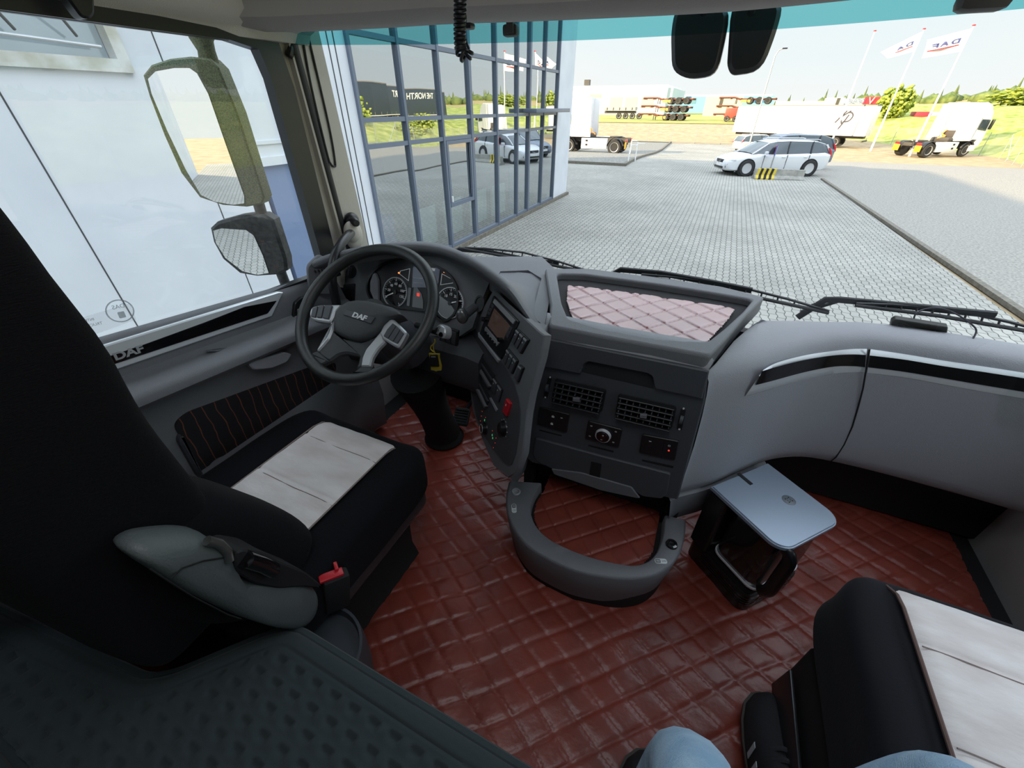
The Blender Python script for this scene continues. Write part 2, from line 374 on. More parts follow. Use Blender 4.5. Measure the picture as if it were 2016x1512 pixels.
b = plate(FD3, [(484, 716), (500, 708), (555, 692), (570, 696), (560, 712), (530, 724), (495, 727)], -0.01, 0.014, r=0.008, bev=0.004); obj('door_handle', b, dashl, door)
b = plate(Fr((-1.235, 0, 0), (0, 1, 0)), [(402, 690), (430, 686), (546, 655), (550, 662), (430, 692)], 0.0, 0.016, bev=0.003); obj('pull_recess', b, dashd, door)
sw = obj('switch_plate', plate(FD, [(577, 595), (590, 584), (604, 582), (612, 625), (588, 642), (570, 637)], 0, 0.012, r=0.006, bev=0.002), blackp, door)
for q in [((590, 592), (601, 589), (602, 603), (591, 606)), ((580, 608), (588, 604), (589, 616), (581, 619)), ((590, 609), (601, 606), (602, 616), (591, 619)), ((575, 622), (583, 619), (583, 632), (575, 634)), ((586, 622), (597, 618), (596, 630), (586, 632))]:
    obj('window_switch', plate(FD, q, 0.012, 0.017, r=0.002, bev=0.001), dashl, sw)
# sticker on the pane, read from outside
FW = Fr((XL + 0.005, 0, 0), (0, 1, 0)); FWs = Fr(FW.w(236, 612, 0.0), (0, 1, -0.13)); sk = M('frosted_print', (0.33, 0.38, 0.42), 0.6, alpha=0.45); skl = M('frosted_film', (0.75, 0.8, 0.85), 0.5, alpha=0.12)
b = plate(FW, [(138, 632), (256, 597), (268, 629), (160, 668)], 0.0, 0.0006); stk = obj('window_sticker', b, skl); tag(stk, 'frosted sticker with a mirrored round seal low on the driver window', 'sticker')
b = nb(); frame2d(b, [(0.029 * cos(a), 0.029 * sin(a)) for a in [2 * pi * i / 28 for i in range(28)]], [(0.026 * cos(a), 0.026 * sin(a)) for a in [2 * pi * i / 28 for i in range(28)]], 0.0006, FWs.mat(0, 0, 0.001)); obj('seal_ring', b, sk, stk)
mm = Matrix.Diagonal((-1, 1, 1, 1))
text('seal_text', 'DAS', 0.014, FWs.mat(0, 0.011, 0.001) @ mm, sk, stk); b = nb(); prism(b, rect(0.014, 0.016, 0.002), 0.0006, FWs.mat(0, -0.010, 0.001)); obj('truck_symbol', b, sk, stk)
for s_, v_, w_ in (('INTERNATIONAL', 0.002, 0.062), ('TRUCK OF THE YEAR', -0.011, 0.085)): text('sticker_text', s_, 0.009, FWs.mat(-0.085, v_ - 0.008, 0.001) @ mm, sk, stk, width=w_)

# front pillar between door and windscreen
b = nb()
def col(bm, x0, x1, y0, y1, z0=2.2, z1=3.05, lean=0.0, n=10):
    r = []
    for k in range(n + 1):
        z = z0 + (z1 - z0) * k / n; l = lean * (1 - (z - z0) / (z1 - z0)); r.append([(x0, y0 + l, z), (x1, y0 + l, z), (x1, y1 + l, z), (x0, y1 + l, z)])
    capped(bm, r)
col(b, -1.33, -1.265, 1.13, 1.26, lean=0.035); p1 = struct('trim_1', b, cream)
b = nb(); col(b, -1.315, -1.285, 1.09, 1.135, lean=0.035); obj('door_edge', b, cream, p1)
b = nb(); tube(b, [(-1.277, 1.150 + 0.035 * (1 - k / 8), 2.28 + 0.76 * k / 8) for k in range(9)], 0.018, 10); obj('door_seal', b, rubber, p1)
b = nb(); tube(b, cr([(-1.262, 1.186, 3.03), (-1.262, 1.176, 2.9), (-1.262, 1.178, 2.72), (-1.262, 1.184, 2.685), (-1.262, 1.196, 2.676), (-1.262, 1.206, 2.69), (-1.262, 1.214, 2.8), (-1.262, 1.21, 3.03)]), 0.0035, 6); obj('cover_groove', b, rubber, p1)
b = nb(); ball(b, (-1.25, 1.212, 2.49), (0.026, 0.03, 0.03)); cyl(b, (-1.25, 1.212, 2.49), (-1.2, 1.185, 2.492), 0.02, 0.014, bev=0.004); o = obj('pillar_microphone', b, blackp); tag(o, 'small round black knob fixed low on the cream pillar', 'knob')
b = nb(); tube(b, cr([(-1.225, 1.17, 2.455), (-1.19, 1.12, 2.462), (-1.165, 1.06, 2.452), (-1.15, 1.0, 2.42), (-1.145, 0.965, 2.36), (-1.145, 0.955, 2.28), (-1.15, 0.955, 2.2)]), 0.0155, 12)
o = thing('grab_handle', 'curved black grab handle between pillar and steering wheel', 'grab handle', (-1.15, 0.96, 2.2)); obj('rail', b, blackp, o)
b = nb(); ball(b, (-1.235, 1.185, 2.455), (0.022, 0.035, 0.04)); ball(b, (-1.245, 1.20, 2.44), (0.02, 0.045, 0.055)); obj('mounting_boss', b, cream, o, label='cream mounting boss')
# mirrored pillar on the passenger side, plain
b = nb(); col(b, 1.075, 1.13, 1.05, 1.28, z0=1.9, z1=3.05); struct('trim_2', b, cream)

# header above the windscreen, cant rail above the door
hz_t = [P(px, py, y=yy) for px, py, yy in ((600, 66, 1.12), (760, 60, 1.22), (900, 53, 1.30), (1060, 49, 1.36), (1220, 44, 1.40), (1433, 34, 1.41), (1533, 25, 1.40), (1765, 0, 1.36), (1900, -16, 1.30))]
def hzb(x):
    if x <= hz_t[0].x: return hz_t[0].z
    for a_, c_ in zip(hz_t, hz_t[1:]):
        if a_.x <= x <= c_.x: return a_.z + (c_.z - a_.z) * (x - a_.x) / (c_.x - a_.x)
    return hz_t[-1].z
b = nb(); rows = []
for x in [XL - 0.01 + (XR - XL + 0.02) * i / 36 for i in range(37)]:
    y = wsy(x, 3.1) - 0.03; zb = hzb(x)
    rows.append([(x, y, 3.4), (x, y, zb + 0.012), (x, y - 0.06, zb), (x, y - 0.12, zb + 0.004), (x, y - 0.155, zb + 0.02), (x, y - 0.17, zb + 0.07), (x, y - 0.19, zb + 0.075), (x, y - 0.30, zb + 0.12), (x, y - 0.34, zb + 0.20), (x, y - 0.34, 3.62)])
loft(b, rows, cv=True); hd = thing('overhead_console', 'grey overhead console across the top of the windscreen', 'overhead console', (-0.1, 1.3, 3.05)); obj('console_body', b, M('console_grey', (0.40, 0.375, 0.355), 0.8, bump=0.3, bscale=300), hd)
b = nb()
for x0, x1 in ((-1.2, -0.25), (-0.2, 0.4), (0.45, 1.05)): box(b, ((x0 + x1) / 2, wsy((x0 + x1) / 2, 3.1) - 0.375, 3.40), (x1 - x0, 0.02, 0.2), bev=0.008)
obj('locker_flap', b, dashl, hd)
b = nb(); tube(b, [(x, wsy(x, 3.05) - 0.045, 3.047 + 0.012 * (x + 1.25)) for x in [-1.25 + 0.62 * k / 8 for k in range(9)]], [0.014 - 0.0008 * k for k in range(9)], 10); o = obj('roller_blind', b, M('blind_brown', (0.13, 0.10, 0.09), 0.85)); tag(o, 'rolled brown sun blind under the header above the steering wheel', 'roller blind')
b = nb(); tube(b, cr([(-1.29, 1.15, 3.035), (-1.27, 1.14, 3.0), (-1.275, 1.128, 2.975)]), [0.006, 0.006, 0.006, 0.006, 0.006, 0.007, 0.008, 0.009, 0.01, 0.011, 0.012, 0.012, 0.010], 8); o = obj('blind_hook', b, blackp); tag(o, 'small black hook at the top of the front pillar', 'hook')
b = nb(); rows = []
for y in [-0.75 + 1.95 * i / 14 for i in range(15)]:
    e_ = 0.03 * sm((y - 0.85) / 0.35)
    rows.append([(-1.34, y, 3.5), (-1.335, y, 3.01), (-1.30, y, 3.004), (-1.285 + e_, y, 3.008), (-1.272 + e_, y, 3.03), (-1.255 + e_, y, 3.036), (-1.225 + e_, y, 3.06), (-1.21 + e_, y, 3.13), (-1.22, y, 3.3), (-1.25, y, 3.5)])
loft(b, rows, cv=True); obj('side_rail', b, beige, hd, label='padded rail above the driver door')
b = nb(); tube(b, [(-1.288, -0.7, 3.008), (-1.288, 1.02, 3.008)], 0.011, 8); obj('rail_seal', b, rubber, hd)
b = nb(); fk = Fr((-1.235, 0, 0), (0, 1, 0)); plate(fk, [(108, -14), (170, -14), (172, 30), (163, 40), (146, 38), (128, 14)], 0, 0.03, r=0.008, bev=0.004, bm=b); o = obj('visor_clip', b, blackp); tag(o, 'black plastic clip hanging from the rail above the driver window', 'clip')
b = nb(); box(b, P(1006, 60, y=1.36), (0.045, 0.03, 0.028), rot=radians(4), bev=0.008); box(b, P(1006, 52, y=1.35), (0.02, 0.02, 0.03)); o = obj('rain_sensor', b, M('sensor_grey', (0.06, 0.055, 0.05), 0.5)); tag(o, 'small dark sensor box at the top of the windscreen', 'sensor')

b = nb(); box(b, P(1938, -2, y=1.22), (0.075, 0.04, 0.035), rot=radians(6), bev=0.012); o = obj('camera_housing', b, M('sensor_grey', (0, 0, 0))); tag(o, 'dark rounded sensor housing under the header at the top right corner', 'sensor')
# coiled microphone lead
b = nb(); ax = cr([P(906, -60, y=1.02), P(906, 0, y=1.03), P(905, 50, y=1.04), P(906, 90, y=1.045), P(910, 107, y=1.045), P(918, 109, y=1.05), P(923, 96, y=1.055)], 30)
pts = []; L = 0.0
for i in range(len(ax) - 1):
    for q in range(4):
        t = q / 4; c = ax[i].lerp(ax[i + 1], t); d = (ax[i + 1] - ax[i]).normalized(); u = d.cross(Vector((0, 1, 0.1))).normalized(); w = d.cross(u); L += (ax[i + 1] - ax[i]).length / 4
        a = 2 * pi * L / 0.0078; pts.append(c + (u * cos(a) + w * sin(a)) * 0.0108)
mic = thing('coiled_cord', 'black coiled radio cord hanging in front of the windscreen', 'cord', tuple(ax[-20])); tube(b, pts, 0.0040, 6); obj('coil', b, blackp, mic)
b = nb(); tube(b, cr([ax[-1], P(917, 80, y=1.06), P(913, 60, y=1.08), P(912, 45, y=1.1)]), 0.0028, 6); obj('lead', b, blackp, mic)
b = nb(); box(b, P(919, 52, y=1.12), (0.035, 0.025, 0.012), bev=0.004); box(b, P(912, 42, y=1.12), (0.012, 0.02, 0.03), bev=0.003); o = obj('cord_clip', b, blackp); tag(o, 'black clip on the header behind the coiled cord', 'clip')

# the two dark mirrors seen from behind at the top
for i, (pts_, lab) in enumerate((([(1330, 10), (1440, 5), (1425, 90), (1410, 148), (1355, 156), (1322, 140), (1320, 60)], 'left of the two black mirror housings outside the top of the windscreen'), ([(1440, 0), (1545, 0), (1530, 60), (1500, 140), (1440, 148), (1431, 130)], 'right of the two black mirror housings outside the top of the windscreen'))):
    f = Fr((0, 1.72, 0), (1, 0, 0)); b = plate(f, pts_, -0.05, 0.0, r=0.045, bev=0.012); t = thing('front_mirror', lab, 'mirror', tuple(f.w(1375 + 110 * i, 150)), group=None)
    obj('housing', b, M('mirror_housing', (0.014, 0.012, 0.011), 0.42), t); b = plate(f, [tuple(((Vector(q) - Vector((1378 + 110 * i, 75))) * 0.93 + Vector((1378 + 110 * i, 75)))) for q in pts_], -0.056, -0.05, r=0.04); obj('mirror_glass', b, mir, t)
    b = nb(); tube(b, [f.w(1385 + 95 * i, 30, -0.02), P(1385 + 95 * i, -40, y=1.62)], 0.012, 8); obj('arm', b, blackp, t)

# exterior wing mirror
FM = Fr((-1.60, 1.03, 2.6), (cos(radians(26)), sin(radians(26)), 0), (0, 0, 1))
wm = thing('wing_mirror', 'dusty black wing mirror with a tall and a small glass outside the driver window', 'wing mirror', (-1.55, 1.1, 2.2))
housing = M('dusty_housing', (0.035, 0.042, 0.028), 0.65, col2=(0.22, 0.24, 0.12), nscale=260, lo=0.25, hi=0.75)
def zz(x, y): return (x / 2.7, y / 2.7)
o1 = [zz(*q) for q in ((757, 400), (800, 345), (900, 312), (1010, 300), (1110, 310), (1160, 360), (1260, 600), (1350, 880), (1405, 1050), (1390, 1085), (1310, 1100), (1180, 1090), (1060, 1050), (960, 920), (870, 720), (790, 510))]
b = plate(FM, o1, -0.06, 0.0, bev=0.005); main = obj('main_housing', b, housing, wm)
b = plate(FM, [zz(*q) for q in ((790, 420), (830, 380), (930, 362), (1010, 362), (1050, 390), (1110, 500), (1200, 760), (1300, 1040), (1300, 1080), (1240, 1088), (1140, 1070), (1070, 1035), (990, 900), (890, 690), (810, 500))], -0.001, 0.003); obj('mirror_glass', b, mir, main)
b = plate(FM, [zz(*q) for q in ((1113, 1215), (1150, 1180), (1260, 1150), (1330, 1140), (1400, 1140), (1450, 1170), (1520, 1380), (1525, 1440), (1480, 1462), (1360, 1470), (1270, 1455), (1180, 1380), (1130, 1290))], -0.055, 0.0, bev=0.010); sh = obj('small_housing', b, M('housing_dark', (0.018, 0.020, 0.021), 0.5, col2=(0.05, 0.052, 0.05), nscale=60), wm)
b = plate(FM, [zz(*q) for q in ((1135, 1225), (1180, 1213), (1310, 1222), (1350, 1250), (1400, 1360), (1430, 1450), (1370, 1460), (1290, 1440), (1200, 1370), (1150, 1290))], -0.001, 0.003); obj('mirror_glass', b, mir, sh)
b = nb(); tube(b, [FM.w(396, 42, -0.03), FM.w(385, 55, -0.03), FM.w(384, 75, -0.03), FM.w(395, 98, -0.03), FM.w(402, 125, -0.03)], [0.034, 0.036, 0.034, 0.026, 0.03], 12, flat=0.8); obj('upper_arm', b, housing, wm)
b = nb(); tube(b, [FM.w(400, 130, -0.04), FM.w(470, 300, -0.04), FM.w(500, 400, -0.03), FM.w(512, 440, -0.03), FM.w(548, 545, -0.03), FM.w(570, 600, -0.03)], 0.02, 12); obj('lower_arm', b, M('housing_dark', (0, 0, 0)), wm)
# ================================================================ DASHBOARD
D = thing('dashboard', 'grey truck dashboard with instruments, vents and switches', 'dashboard', (-0.12, 1.2, 1.8))
crest = cr([(-1.235, 0.975, 2.405), (-1.17, 1.00, 2.43), (-1.08, 1.06, 2.447), (-0.96, 1.14, 2.455), (-0.84, 1.165, 2.455), (-0.70, 1.12, 2.452), (-0.58, 1.055, 2.445), (-0.47, 0.99, 2.425), (-0.40, 0.945, 2.388), (-0.346, 0.922, 2.343)], 5)
b = nb(); rows = []
for i, c in enumerate(crest):
    t = i / (len(crest) - 1); bk = Vector((-1.24 + t * 0.80, 1.29 + 0.05 * t, 2.33 + 0.02 * t)); nd = (bk - c); nd.z = 0; nd.normalize(); up = Vector((0, 0, 1)); k = 1 - 0.3 * sm((t - 0.75) / 0.25)
    rows.append([c + nd * 0.05 - up * 0.06 * k, c + nd * 0.012 - up * 0.032 * k, c - up * 0.027 * k, c - nd * 0.005 - up * 0.014, c - nd * 0.002 - up * 0.005, c + nd * 0.012, c + nd * 0.035 - up * 0.001, c + nd * 0.07 - up * 0.018, c.lerp(bk, 0.72) - up * 0.02, bk, bk - up * 0.2])
loft(b, rows); obj('instrument_hood', b, dash, D, smooth=60)
# tray between hood and centre section
b = nb(); FT = Fr((0, 0, 2.352), (1, 0, 0), (0, 1, 0))
frame2d(b, [FT.uv(*q) for q in ((1072, 642), (945, 540), (930, 505), (1066, 505), (1093, 530))][::-1], [FT.uv(*q) for q in ((1050, 610), (975, 552), (985, 534), (1040, 532), (1066, 548))][::-1], 0.03, FT.mat(0, 0, -0.03))
quads(b, [FT.w(*q, -0.022) for q in ((1055, 612), (960, 552), (970, 532), (1040, 528), (1070, 545))]); obj('shelf_tray', b, dash, D)
# instrument fascia
FC = Fr((-0.9, 1.135, 2.26), (1, 0, 0), (0, 0.447, 0.894))
b = plate(FC, [(655, 505), (760, 500), (850, 497), (915, 510), (965, 552), (945, 600), (930, 645), (905, 662), (800, 662), (690, 640), (640, 640), (628, 560)], -0.03, 0.0); obj('instrument_fascia', b, dash, D)
zc = lambda *a: [(720 + x / 8.4, 490 + y / 8.4) for x, y in a]
cl = zc((30, 640), (60, 500), (150, 360), (280, 250), (430, 190), (700, 160), (1000, 190), (1180, 270), (1330, 350), (1450, 460), (1540, 620), (1560, 800), (1550, 980), (1480, 1120), (1380, 1200), (1270, 1215), (1180, 1150), (1120, 1050), (900, 1030), (560, 985), (300, 930), (120, 870), (50, 760))
p_o = rnd([FC.uv(*q) for q in cl], 0.01, 2); 
b = prism(nb(), p_o[::-1], 0.002, FC.mat(0, 0, 0.0)); clus = obj('instrument_cluster', b, blackp, D)
b = nb(); frame2d(b, p_o, ring2(p_o, -0.008), 0.012, FC.mat(), 0.0); obj('cluster_rim', b, blackp, clus)
clear2 = glassmat('cluster_glass', (1, 1, 1), 0.05, 0.35)
ivory = M('dial_print', (0.62, 0.64, 0.66), 0.5, emit=(0.6, 0.63, 0.66), estr=0.12); dialg = M('dial_grey', (0.035, 0.038, 0.042), 0.45); orange = M('lit_orange', (0.9, 0.25, 0.03), 0.5, emit=(1, 0.22, 0.03), estr=1.6); greenl = M('lit_green', (0.05, 0.3, 0.12), 0.5, emit=(0.1, 0.6, 0.25), estr=0.35)
redl = M('lit_red', (0.7, 0.03, 0.03), 0.5, emit=(1, 0.08, 0.05), estr=0.5)
def gauge(px, py, r, nums, a0, a1, needle, lab):
    u, v = FC.uv(px, py); m = FC.mat(u, v, 0.002); b = lathe(nb(), [(0, 0.0008), (r * 0.93, 0.0008)], m, 40); g = obj('gauge', b, dialg, clus, label=lab)
    b = lathe(nb(), [(r * 0.93, 0), (r * 0.94, 0.006), (r, 0.006), (r * 1.02, 0)], m, 48); obj('gauge_ring', b, silver, g)
    b = nb(); 
    for k in range(29):
        a = a0 + (a1 - a0) * k / 28; R = r * (0.90 if k % 4 else 0.92); q = r * (0.84 if k % 4 else 0.74); w = 0.0005 if k % 4 else 0.0010
        d = Vector((cos(a), sin(a))); n = Vector((-sin(a), cos(a))); prism(b, [tuple(d * q - n * w), tuple(d * R - n * w), tuple(d * R + n * w), tuple(d * q + n * w)], 0.0004, m, z0=0.001)
    obj('dial_ticks', b, ivory, g)
    for k, s_ in enumerate(nums):
        a = a0 + (a1 - a0) * (k + 1) / 7; text('dial_number', s_, r * 0.24, m @ Matrix.Translation((r * 0.56 * cos(a), r * 0.56 * sin(a), 0.001)), ivory, g, ext=0.0003)
    b = nb(); d = Vector((cos(needle), sin(needle))); n = Vector((-d.y, d.x)); prism(b, [tuple(-n * 0.0022), tuple(d * r * 0.86 - n * 0.0009), tuple(d * r * 0.86 + n * 0.0009), tuple(n * 0.0022)], 0.0012, m, z0=0.003); obj('needle', b, ivory, g)
    b = lathe(nb(), [(0, 0.006), (r * 0.13, 0.006), (r * 0.15, 0.001)], m, 20); obj('needle_hub', b, blackp, g)
gauge(779.5, 575.7, 0.057, ['20', '40', '60', '80', '100', '120'], radians(212), radians(-60), radians(208), 'speedometer reading up to 120')
gauge(887, 597, 0.057, ['5', '10', '15', '20'], radians(212), radians(-60), radians(20), 'rev counter partly behind the steering wheel')
b = plate(FC, zc((800, 300), (1240, 320), (1200, 640), (780, 640)), 0.003, 0.006, r=0.003, bm=nb()); sc_ = obj('display', b, M('display_dark', (0.03, 0.034, 0.045), 0.25, emit=(0.05, 0.06, 0.08), estr=0.5), clus)
b = plate(FC, zc((1040, 310), (1165, 330), (1160, 372), (1040, 360)), 0.006, 0.007); obj('display_bar', b, ivory, sc_)
b = plate(FC, zc((800, 480), (960, 488), (960, 494), (800, 486)), 0.006, 0.0066); plate(FC, zc((800, 560), (960, 568), (960, 574), (800, 566)), 0.006, 0.0066, bm=b); obj('display_line', b, silver, sc_)
b = plate(FC, zc((810, 620), (860, 640), (930, 740), (960, 860), (960, 990), (780, 960)), 0.003, 0.005); wp = obj('warning_panel', b, M('lamp_panel', (0.30, 0.33, 0.34), 0.4), clus)
b = plate(FC, zc((860, 730), (905, 735), (905, 790), (860, 785)), 0.005, 0.006, r=0.002); obj('warning_lamp', b, redl, wp)
b = plate(FC, zc((720, 640), (765, 650), (735, 950), (690, 940)), 0.003, 0.005, r=0.002); obj('lamp_strip', b, M('lamp_panel', (0, 0, 0)), clus)
for pts_, lab, gx in ((((580, 365), (745, 325), (720, 535), (570, 420)), 'left small gauge', (560, 400)), (((1270, 410), (1470, 520), (1450, 570), (1245, 600)), 'right small gauge', (1310, 385))):
    pl_ = [FC.uv(*q) for q in zc(*pts_)][::-1]; b = nb(); frame2d(b, pl_, ring2(pl_, 0.0016), 0.002, FC.mat(), 0.003)
    g = obj('fuel_gauge', b, ivory, clus); u, v = FC.uv(*zc(gx)[0]); b = lathe(nb(), [(0, 0.003), (0.0028, 0.003), (0.0028, 0)], FC.mat(u, v, 0.003), 12); obj('gauge_lamp', b, orange, g)
b = plate(FC, zc((150, 430), (190, 400), (235, 520), (240, 860), (180, 860), (110, 700), (110, 560)), 0.002, 0.012, r=0.004); obj('cluster_side', b, dashl, clus)
b = plate(FC, zc((1170, 740), (1260, 790), (1400, 900), (1500, 1050), (1390, 1165), (1250, 1080), (1180, 960)), 0.003, 0.005, r=0.004); obj('glare_panel', b, M('lamp_panel', (0, 0, 0)), clus)
# light switch, louvre, demister
u, v = FC.uv(692, 535); b = lathe(nb(), [(0, 0.004), (0.022, 0.004), (0.026, 0)], FC.mat(u, v), 28); ls = obj('light_switch', b, blackp, D)
b = nb(); prism(b, rnd([(-0.005, -0.017), (0.005, -0.017), (0.005, 0.017), (-0.005, 0.017)], 0.003), 0.016, FC.mat(u, v, 0.004), 0.002); obj('switch_knob', b, dashd, ls)
b = plate(FC, [(666, 562), (700, 558), (698, 612), (694, 634), (660, 634)], 0, 0.004, r=0.006); vt = obj('side_vent', b, blackp, D)
for k in range(5):
    u, v = FC.uv(670 + 6 * k, 597); b = nb(); box(b, FC.pt(u, v, 0.010), (0.0022, 0.045, 0.018), rot=FC.mat().to_3x3()); obj('vent_slat', b, gloss, vt)
dfr = Fr((-1.235, 0.985, 2.385), (0.55, 0.835, 0), (0, 0, 1)); b = nb(); prism(b, rnd([(-0.05, -0.10), (0.05, -0.12), (0.055, 0.0), (0.02, 0.035), (-0.03, 0.0)], 0.015), 0.02, dfr.mat(0, 0, -0.02), 0.004); dm = obj('demister_cowl', b, dash, D)
for k in range(3): b = nb(); box(b, dfr.pt(-0.008 + 0.012 * k, -0.018, 0.001), (0.005, 0.004, 0.04), rot=dfr.mat().to_3x3() @ Matrix.Rotation(radians(-25), 3, 'Z')); obj('demister_slot', b, blackp, dm)
# lower dash under the instruments
b = nb(); capped(b, [[(x, 1.06 - dd, 2.145), (x, 1.03 - dd, 2.125), (x, 1.02 - dd, 2.02), (x, 1.035 - dd, 1.985), (x, 1.15, 1.96), (x, 1.2, 2.145)] for x, dd in ((-1.235, 0.03), (-1.05, 0.0), (-0.8, 0.0), (-0.66, 0.005), (-0.6, 0.02))]); obj('knee_panel', b, dashd, D)
FK = Fr((0, 1.022, 0), (1, 0, 0)); b = plate(FK, [(872, 640), (905, 650), (903, 680), (868, 668)], 0, 0.012, r=0.004, bev=0.002); ks = obj('switch_block', b, blackp, D)
for k in range(3): b = plate(FK, [(874 + 10 * k, 643 + 3 * k), (882 + 10 * k, 645.5 + 3 * k), (880 + 10 * k, 670 + 3 * k), (872 + 10 * k, 667 + 3 * k)], 0.012, 0.015, r=0.001); obj('rocker_switch', b, dashd, ks)
# angled console, facing the driver
FU = Fr((-0.412, 0.937, 2.36), (cos(radians(-45)), sin(radians(-45)), 0), (0.707 * sin(radians(13)), 0.707 * sin(radians(13)), cos(radians(13))))
z5 = lambda *a: [(900 + x / 4.2, 560 + y / 4.2) for x, y in a]
ou = z5((300, 40), (420, 160), (560, 280), (680, 390), (722, 420), (690, 600), (640, 780), (600, 930), (575, 1060), (560, 1200), (540, 1400), (480, 1560), (420, 1600), (300, 1500), (210, 1290), (130, 1050), (90, 760), (0, 600), (20, 330), (200, 220))
b = plate(FU, ou, -0.004, 0.0, bev=0.003); con = obj('console_face', b, dash, D)
rc = z5((560, 280), (680, 390), (722, 420), (690, 600), (640, 780), (600, 930), (575, 1060), (560, 1200), (540, 1400), (480, 1560), (430, 1600)); FP = Fr((0, 0.918, 0), (1, 0, 0)); ends = [(1077, 640), (1078, 652), (1077, 660), (1069, 705), (1062, 745), (1056, 785), (1050, 820), (1044, 860), (1036, 905), (1028, 935), (1018, 950)]
b = nb(); loft(b, [[FU.w(*rc[i], w) for w in (-0.02, -0.004)] + [FU.w(*rc[i], 0.0).lerp(FP.w(*ends[i]), 0.35) + Vector((0, -0.004, 0)), FP.w(*ends[i], -0.002), FP.w(*ends[i], -0.03)] for i in range(len(rc))]); obj('console_shoulder', b, dash, D, smooth=80)
inn = z5((60, 360), (150, 370), (240, 480), (370, 640), (470, 800), (520, 950), (530, 1040), (520, 1200), (490, 1400), (450, 1500), (400, 1480), (300, 1360), (230, 1250), (160, 1080), (130, 900), (110, 750), (30, 600))
b = plate(FU, inn, 0.0, 0.003, r=0.01); low = obj('console_inset', b, dashd, con)
# radio
b = plate(FU, z5((312, 92), (522, 308), (375, 620), (192, 420)), 0.0, 0.006, r=0.004, bev=0.002); rad = obj('radio', b, blackp, con)
b = plate(FU, z5((330, 120), (500, 300), (485, 330), (315, 150)), 0.006, 0.009, r=0.002); obj('cd_slot', b, silver, rad)
b = plate(FU, z5((325, 200), (455, 345), (385, 480), (270, 340)), 0.006, 0.008, r=0.002); obj('radio_screen', b, M('radio_screen', (0.035, 0.03, 0.028), 0.12, col2=(0.08, 0.055, 0.045), nscale=45, emit=(0.20, 0.12, 0.09), estr=0.08), rad)
b = plate(FU, z5((255, 350), (365, 485), (355, 505), (245, 372)), 0.006, 0.009, r=0.001); obj('button_strip', b, silver, rad)
for q in ((250, 290), (392, 458)): u, v = FU.uv(*z5(q)[0]); b = lathe(nb(), [(0, 0.016), (0.007, 0.016), (0.008, 0)], FU.mat(u, v, 0.006), 18); obj('radio_knob', b, gloss, rad)
for k in range(6): u, v = FU.uv(*z5((250 + 19 * k, 385 + 24 * k))[0]); b = nb(); box(b, FU.pt(u, v, 0.008), (0.004, 0.004, 0.004), rot=FU.mat().to_3x3(), bev=0.001); obj('radio_button', b, dashl, rad)
for k in range(3): b = plate(FU, z5((305 - 14 * k, 160 + 30 * k), (322 - 14 * k, 178 + 30 * k), (312 - 14 * k, 200 + 30 * k), (295 - 14 * k, 182 + 30 * k)), 0.006, 0.008); obj('radio_key', b, dashd, rad); b = plate(FU, z5((455 - 14 * k, 345 + 28 * k), (475 - 14 * k, 365 + 28 * k), (464 - 14 * k, 388 + 28 * k), (445 - 14 * k, 368 + 28 * k)), 0.006, 0.008); obj('radio_key', b, dashd, rad)
b = plate(FU, z5((190, 395), (370, 625), (355, 650), (195, 440)), 0.0, 0.01, bev=0.003); obj('radio_ledge', b, dashl, con)
def swbank(px, n, lab=None, icon=True):
    b = plate(FU, z5(*px), 0.0, 0.005, r=0.004, bev=0.001); s_ = obj('switch_bank', b, blackp, con); A, B, C_, D_ = [Vector(q) for q in px]
    for k in range(n):
        t0, t1 = (k + 0.08) / n, (k + 0.92) / n; q = [A.lerp(B, t0), A.lerp(B, t1), D_.lerp(C_, t1), D_.lerp(C_, t0)]; c = sum(q, Vector((0, 0))) / 4; q = [c + (p - c) * 0.9 for p in q]
        b = plate(FU, z5(*[tuple(p) for p in q]), 0.005, 0.009, bev=0.001); r_ = obj('rocker_switch', b, dashd, s_)
        b = plate(FU, z5(*[tuple(p) for p in (q[0], q[1], q[1].lerp(q[2], 0.12), q[0].lerp(q[3], 0.12))]), 0.009, 0.010); obj('switch_edge', b, silver, r_)
        if icon:
            c2 = q[0].lerp(q[2], 0.33); b = nb(); u, v = FU.uv(*z5(tuple(c2))[0]); prism(b, rect(0.004, 0.0035, 0.001, 2), 0.0004, FU.mat(u, v, 0.0092)); obj('switch_icon', b, white, r_)
swbank(((510, 365), (608, 460), (540, 580), (460, 475)), 3); swbank(((430, 528), (515, 632), (465, 745), (388, 640)), 3); swbank(((528, 660), (563, 690), (515, 815), (485, 770)), 1, icon=False)
swbank(((318, 765), (390, 870), (358, 980), (292, 855)), 2)
# document slots with speaker mesh, hazard switch, heater knobs
meshm = M('speaker_mesh', (0.02, 0.022, 0.025), 0.8, bump=1.0, bscale=900)
zd = lambda *a: [(906 + x / 2.416, 551 + y / 2.416) for x, y in a]
for q in (((66, 372), (104, 358), (172, 452), (150, 514)), ((52, 446), (86, 434), (150, 556), (130, 610))):
    sl = obj('document_slot', plate(FU, zd(*q), 0.003, 0.006, r=0.003), meshm, low)
    obj('slot_lip', plate(FU, zd(q[0], (q[0][0] + 9, q[0][1] - 4), (q[3][0] + 7, q[3][1] - 8), q[3]), 0.003, 0.014, bev=0.002), dash, sl); obj('slot_lip', plate(FU, zd(((q[0][0] + q[1][0]) / 2, (q[0][1] + q[1][1]) / 2), ((q[0][0] + q[1][0]) / 2 + 5, (q[0][1] + q[1][1]) / 2 - 2), ((q[2][0] + q[3][0]) / 2 + 4, (q[2][1] + q[3][1]) / 2 - 6), ((q[2][0] + q[3][0]) / 2, (q[2][1] + q[3][1]) / 2)), 0.005, 0.010), dashd, sl)
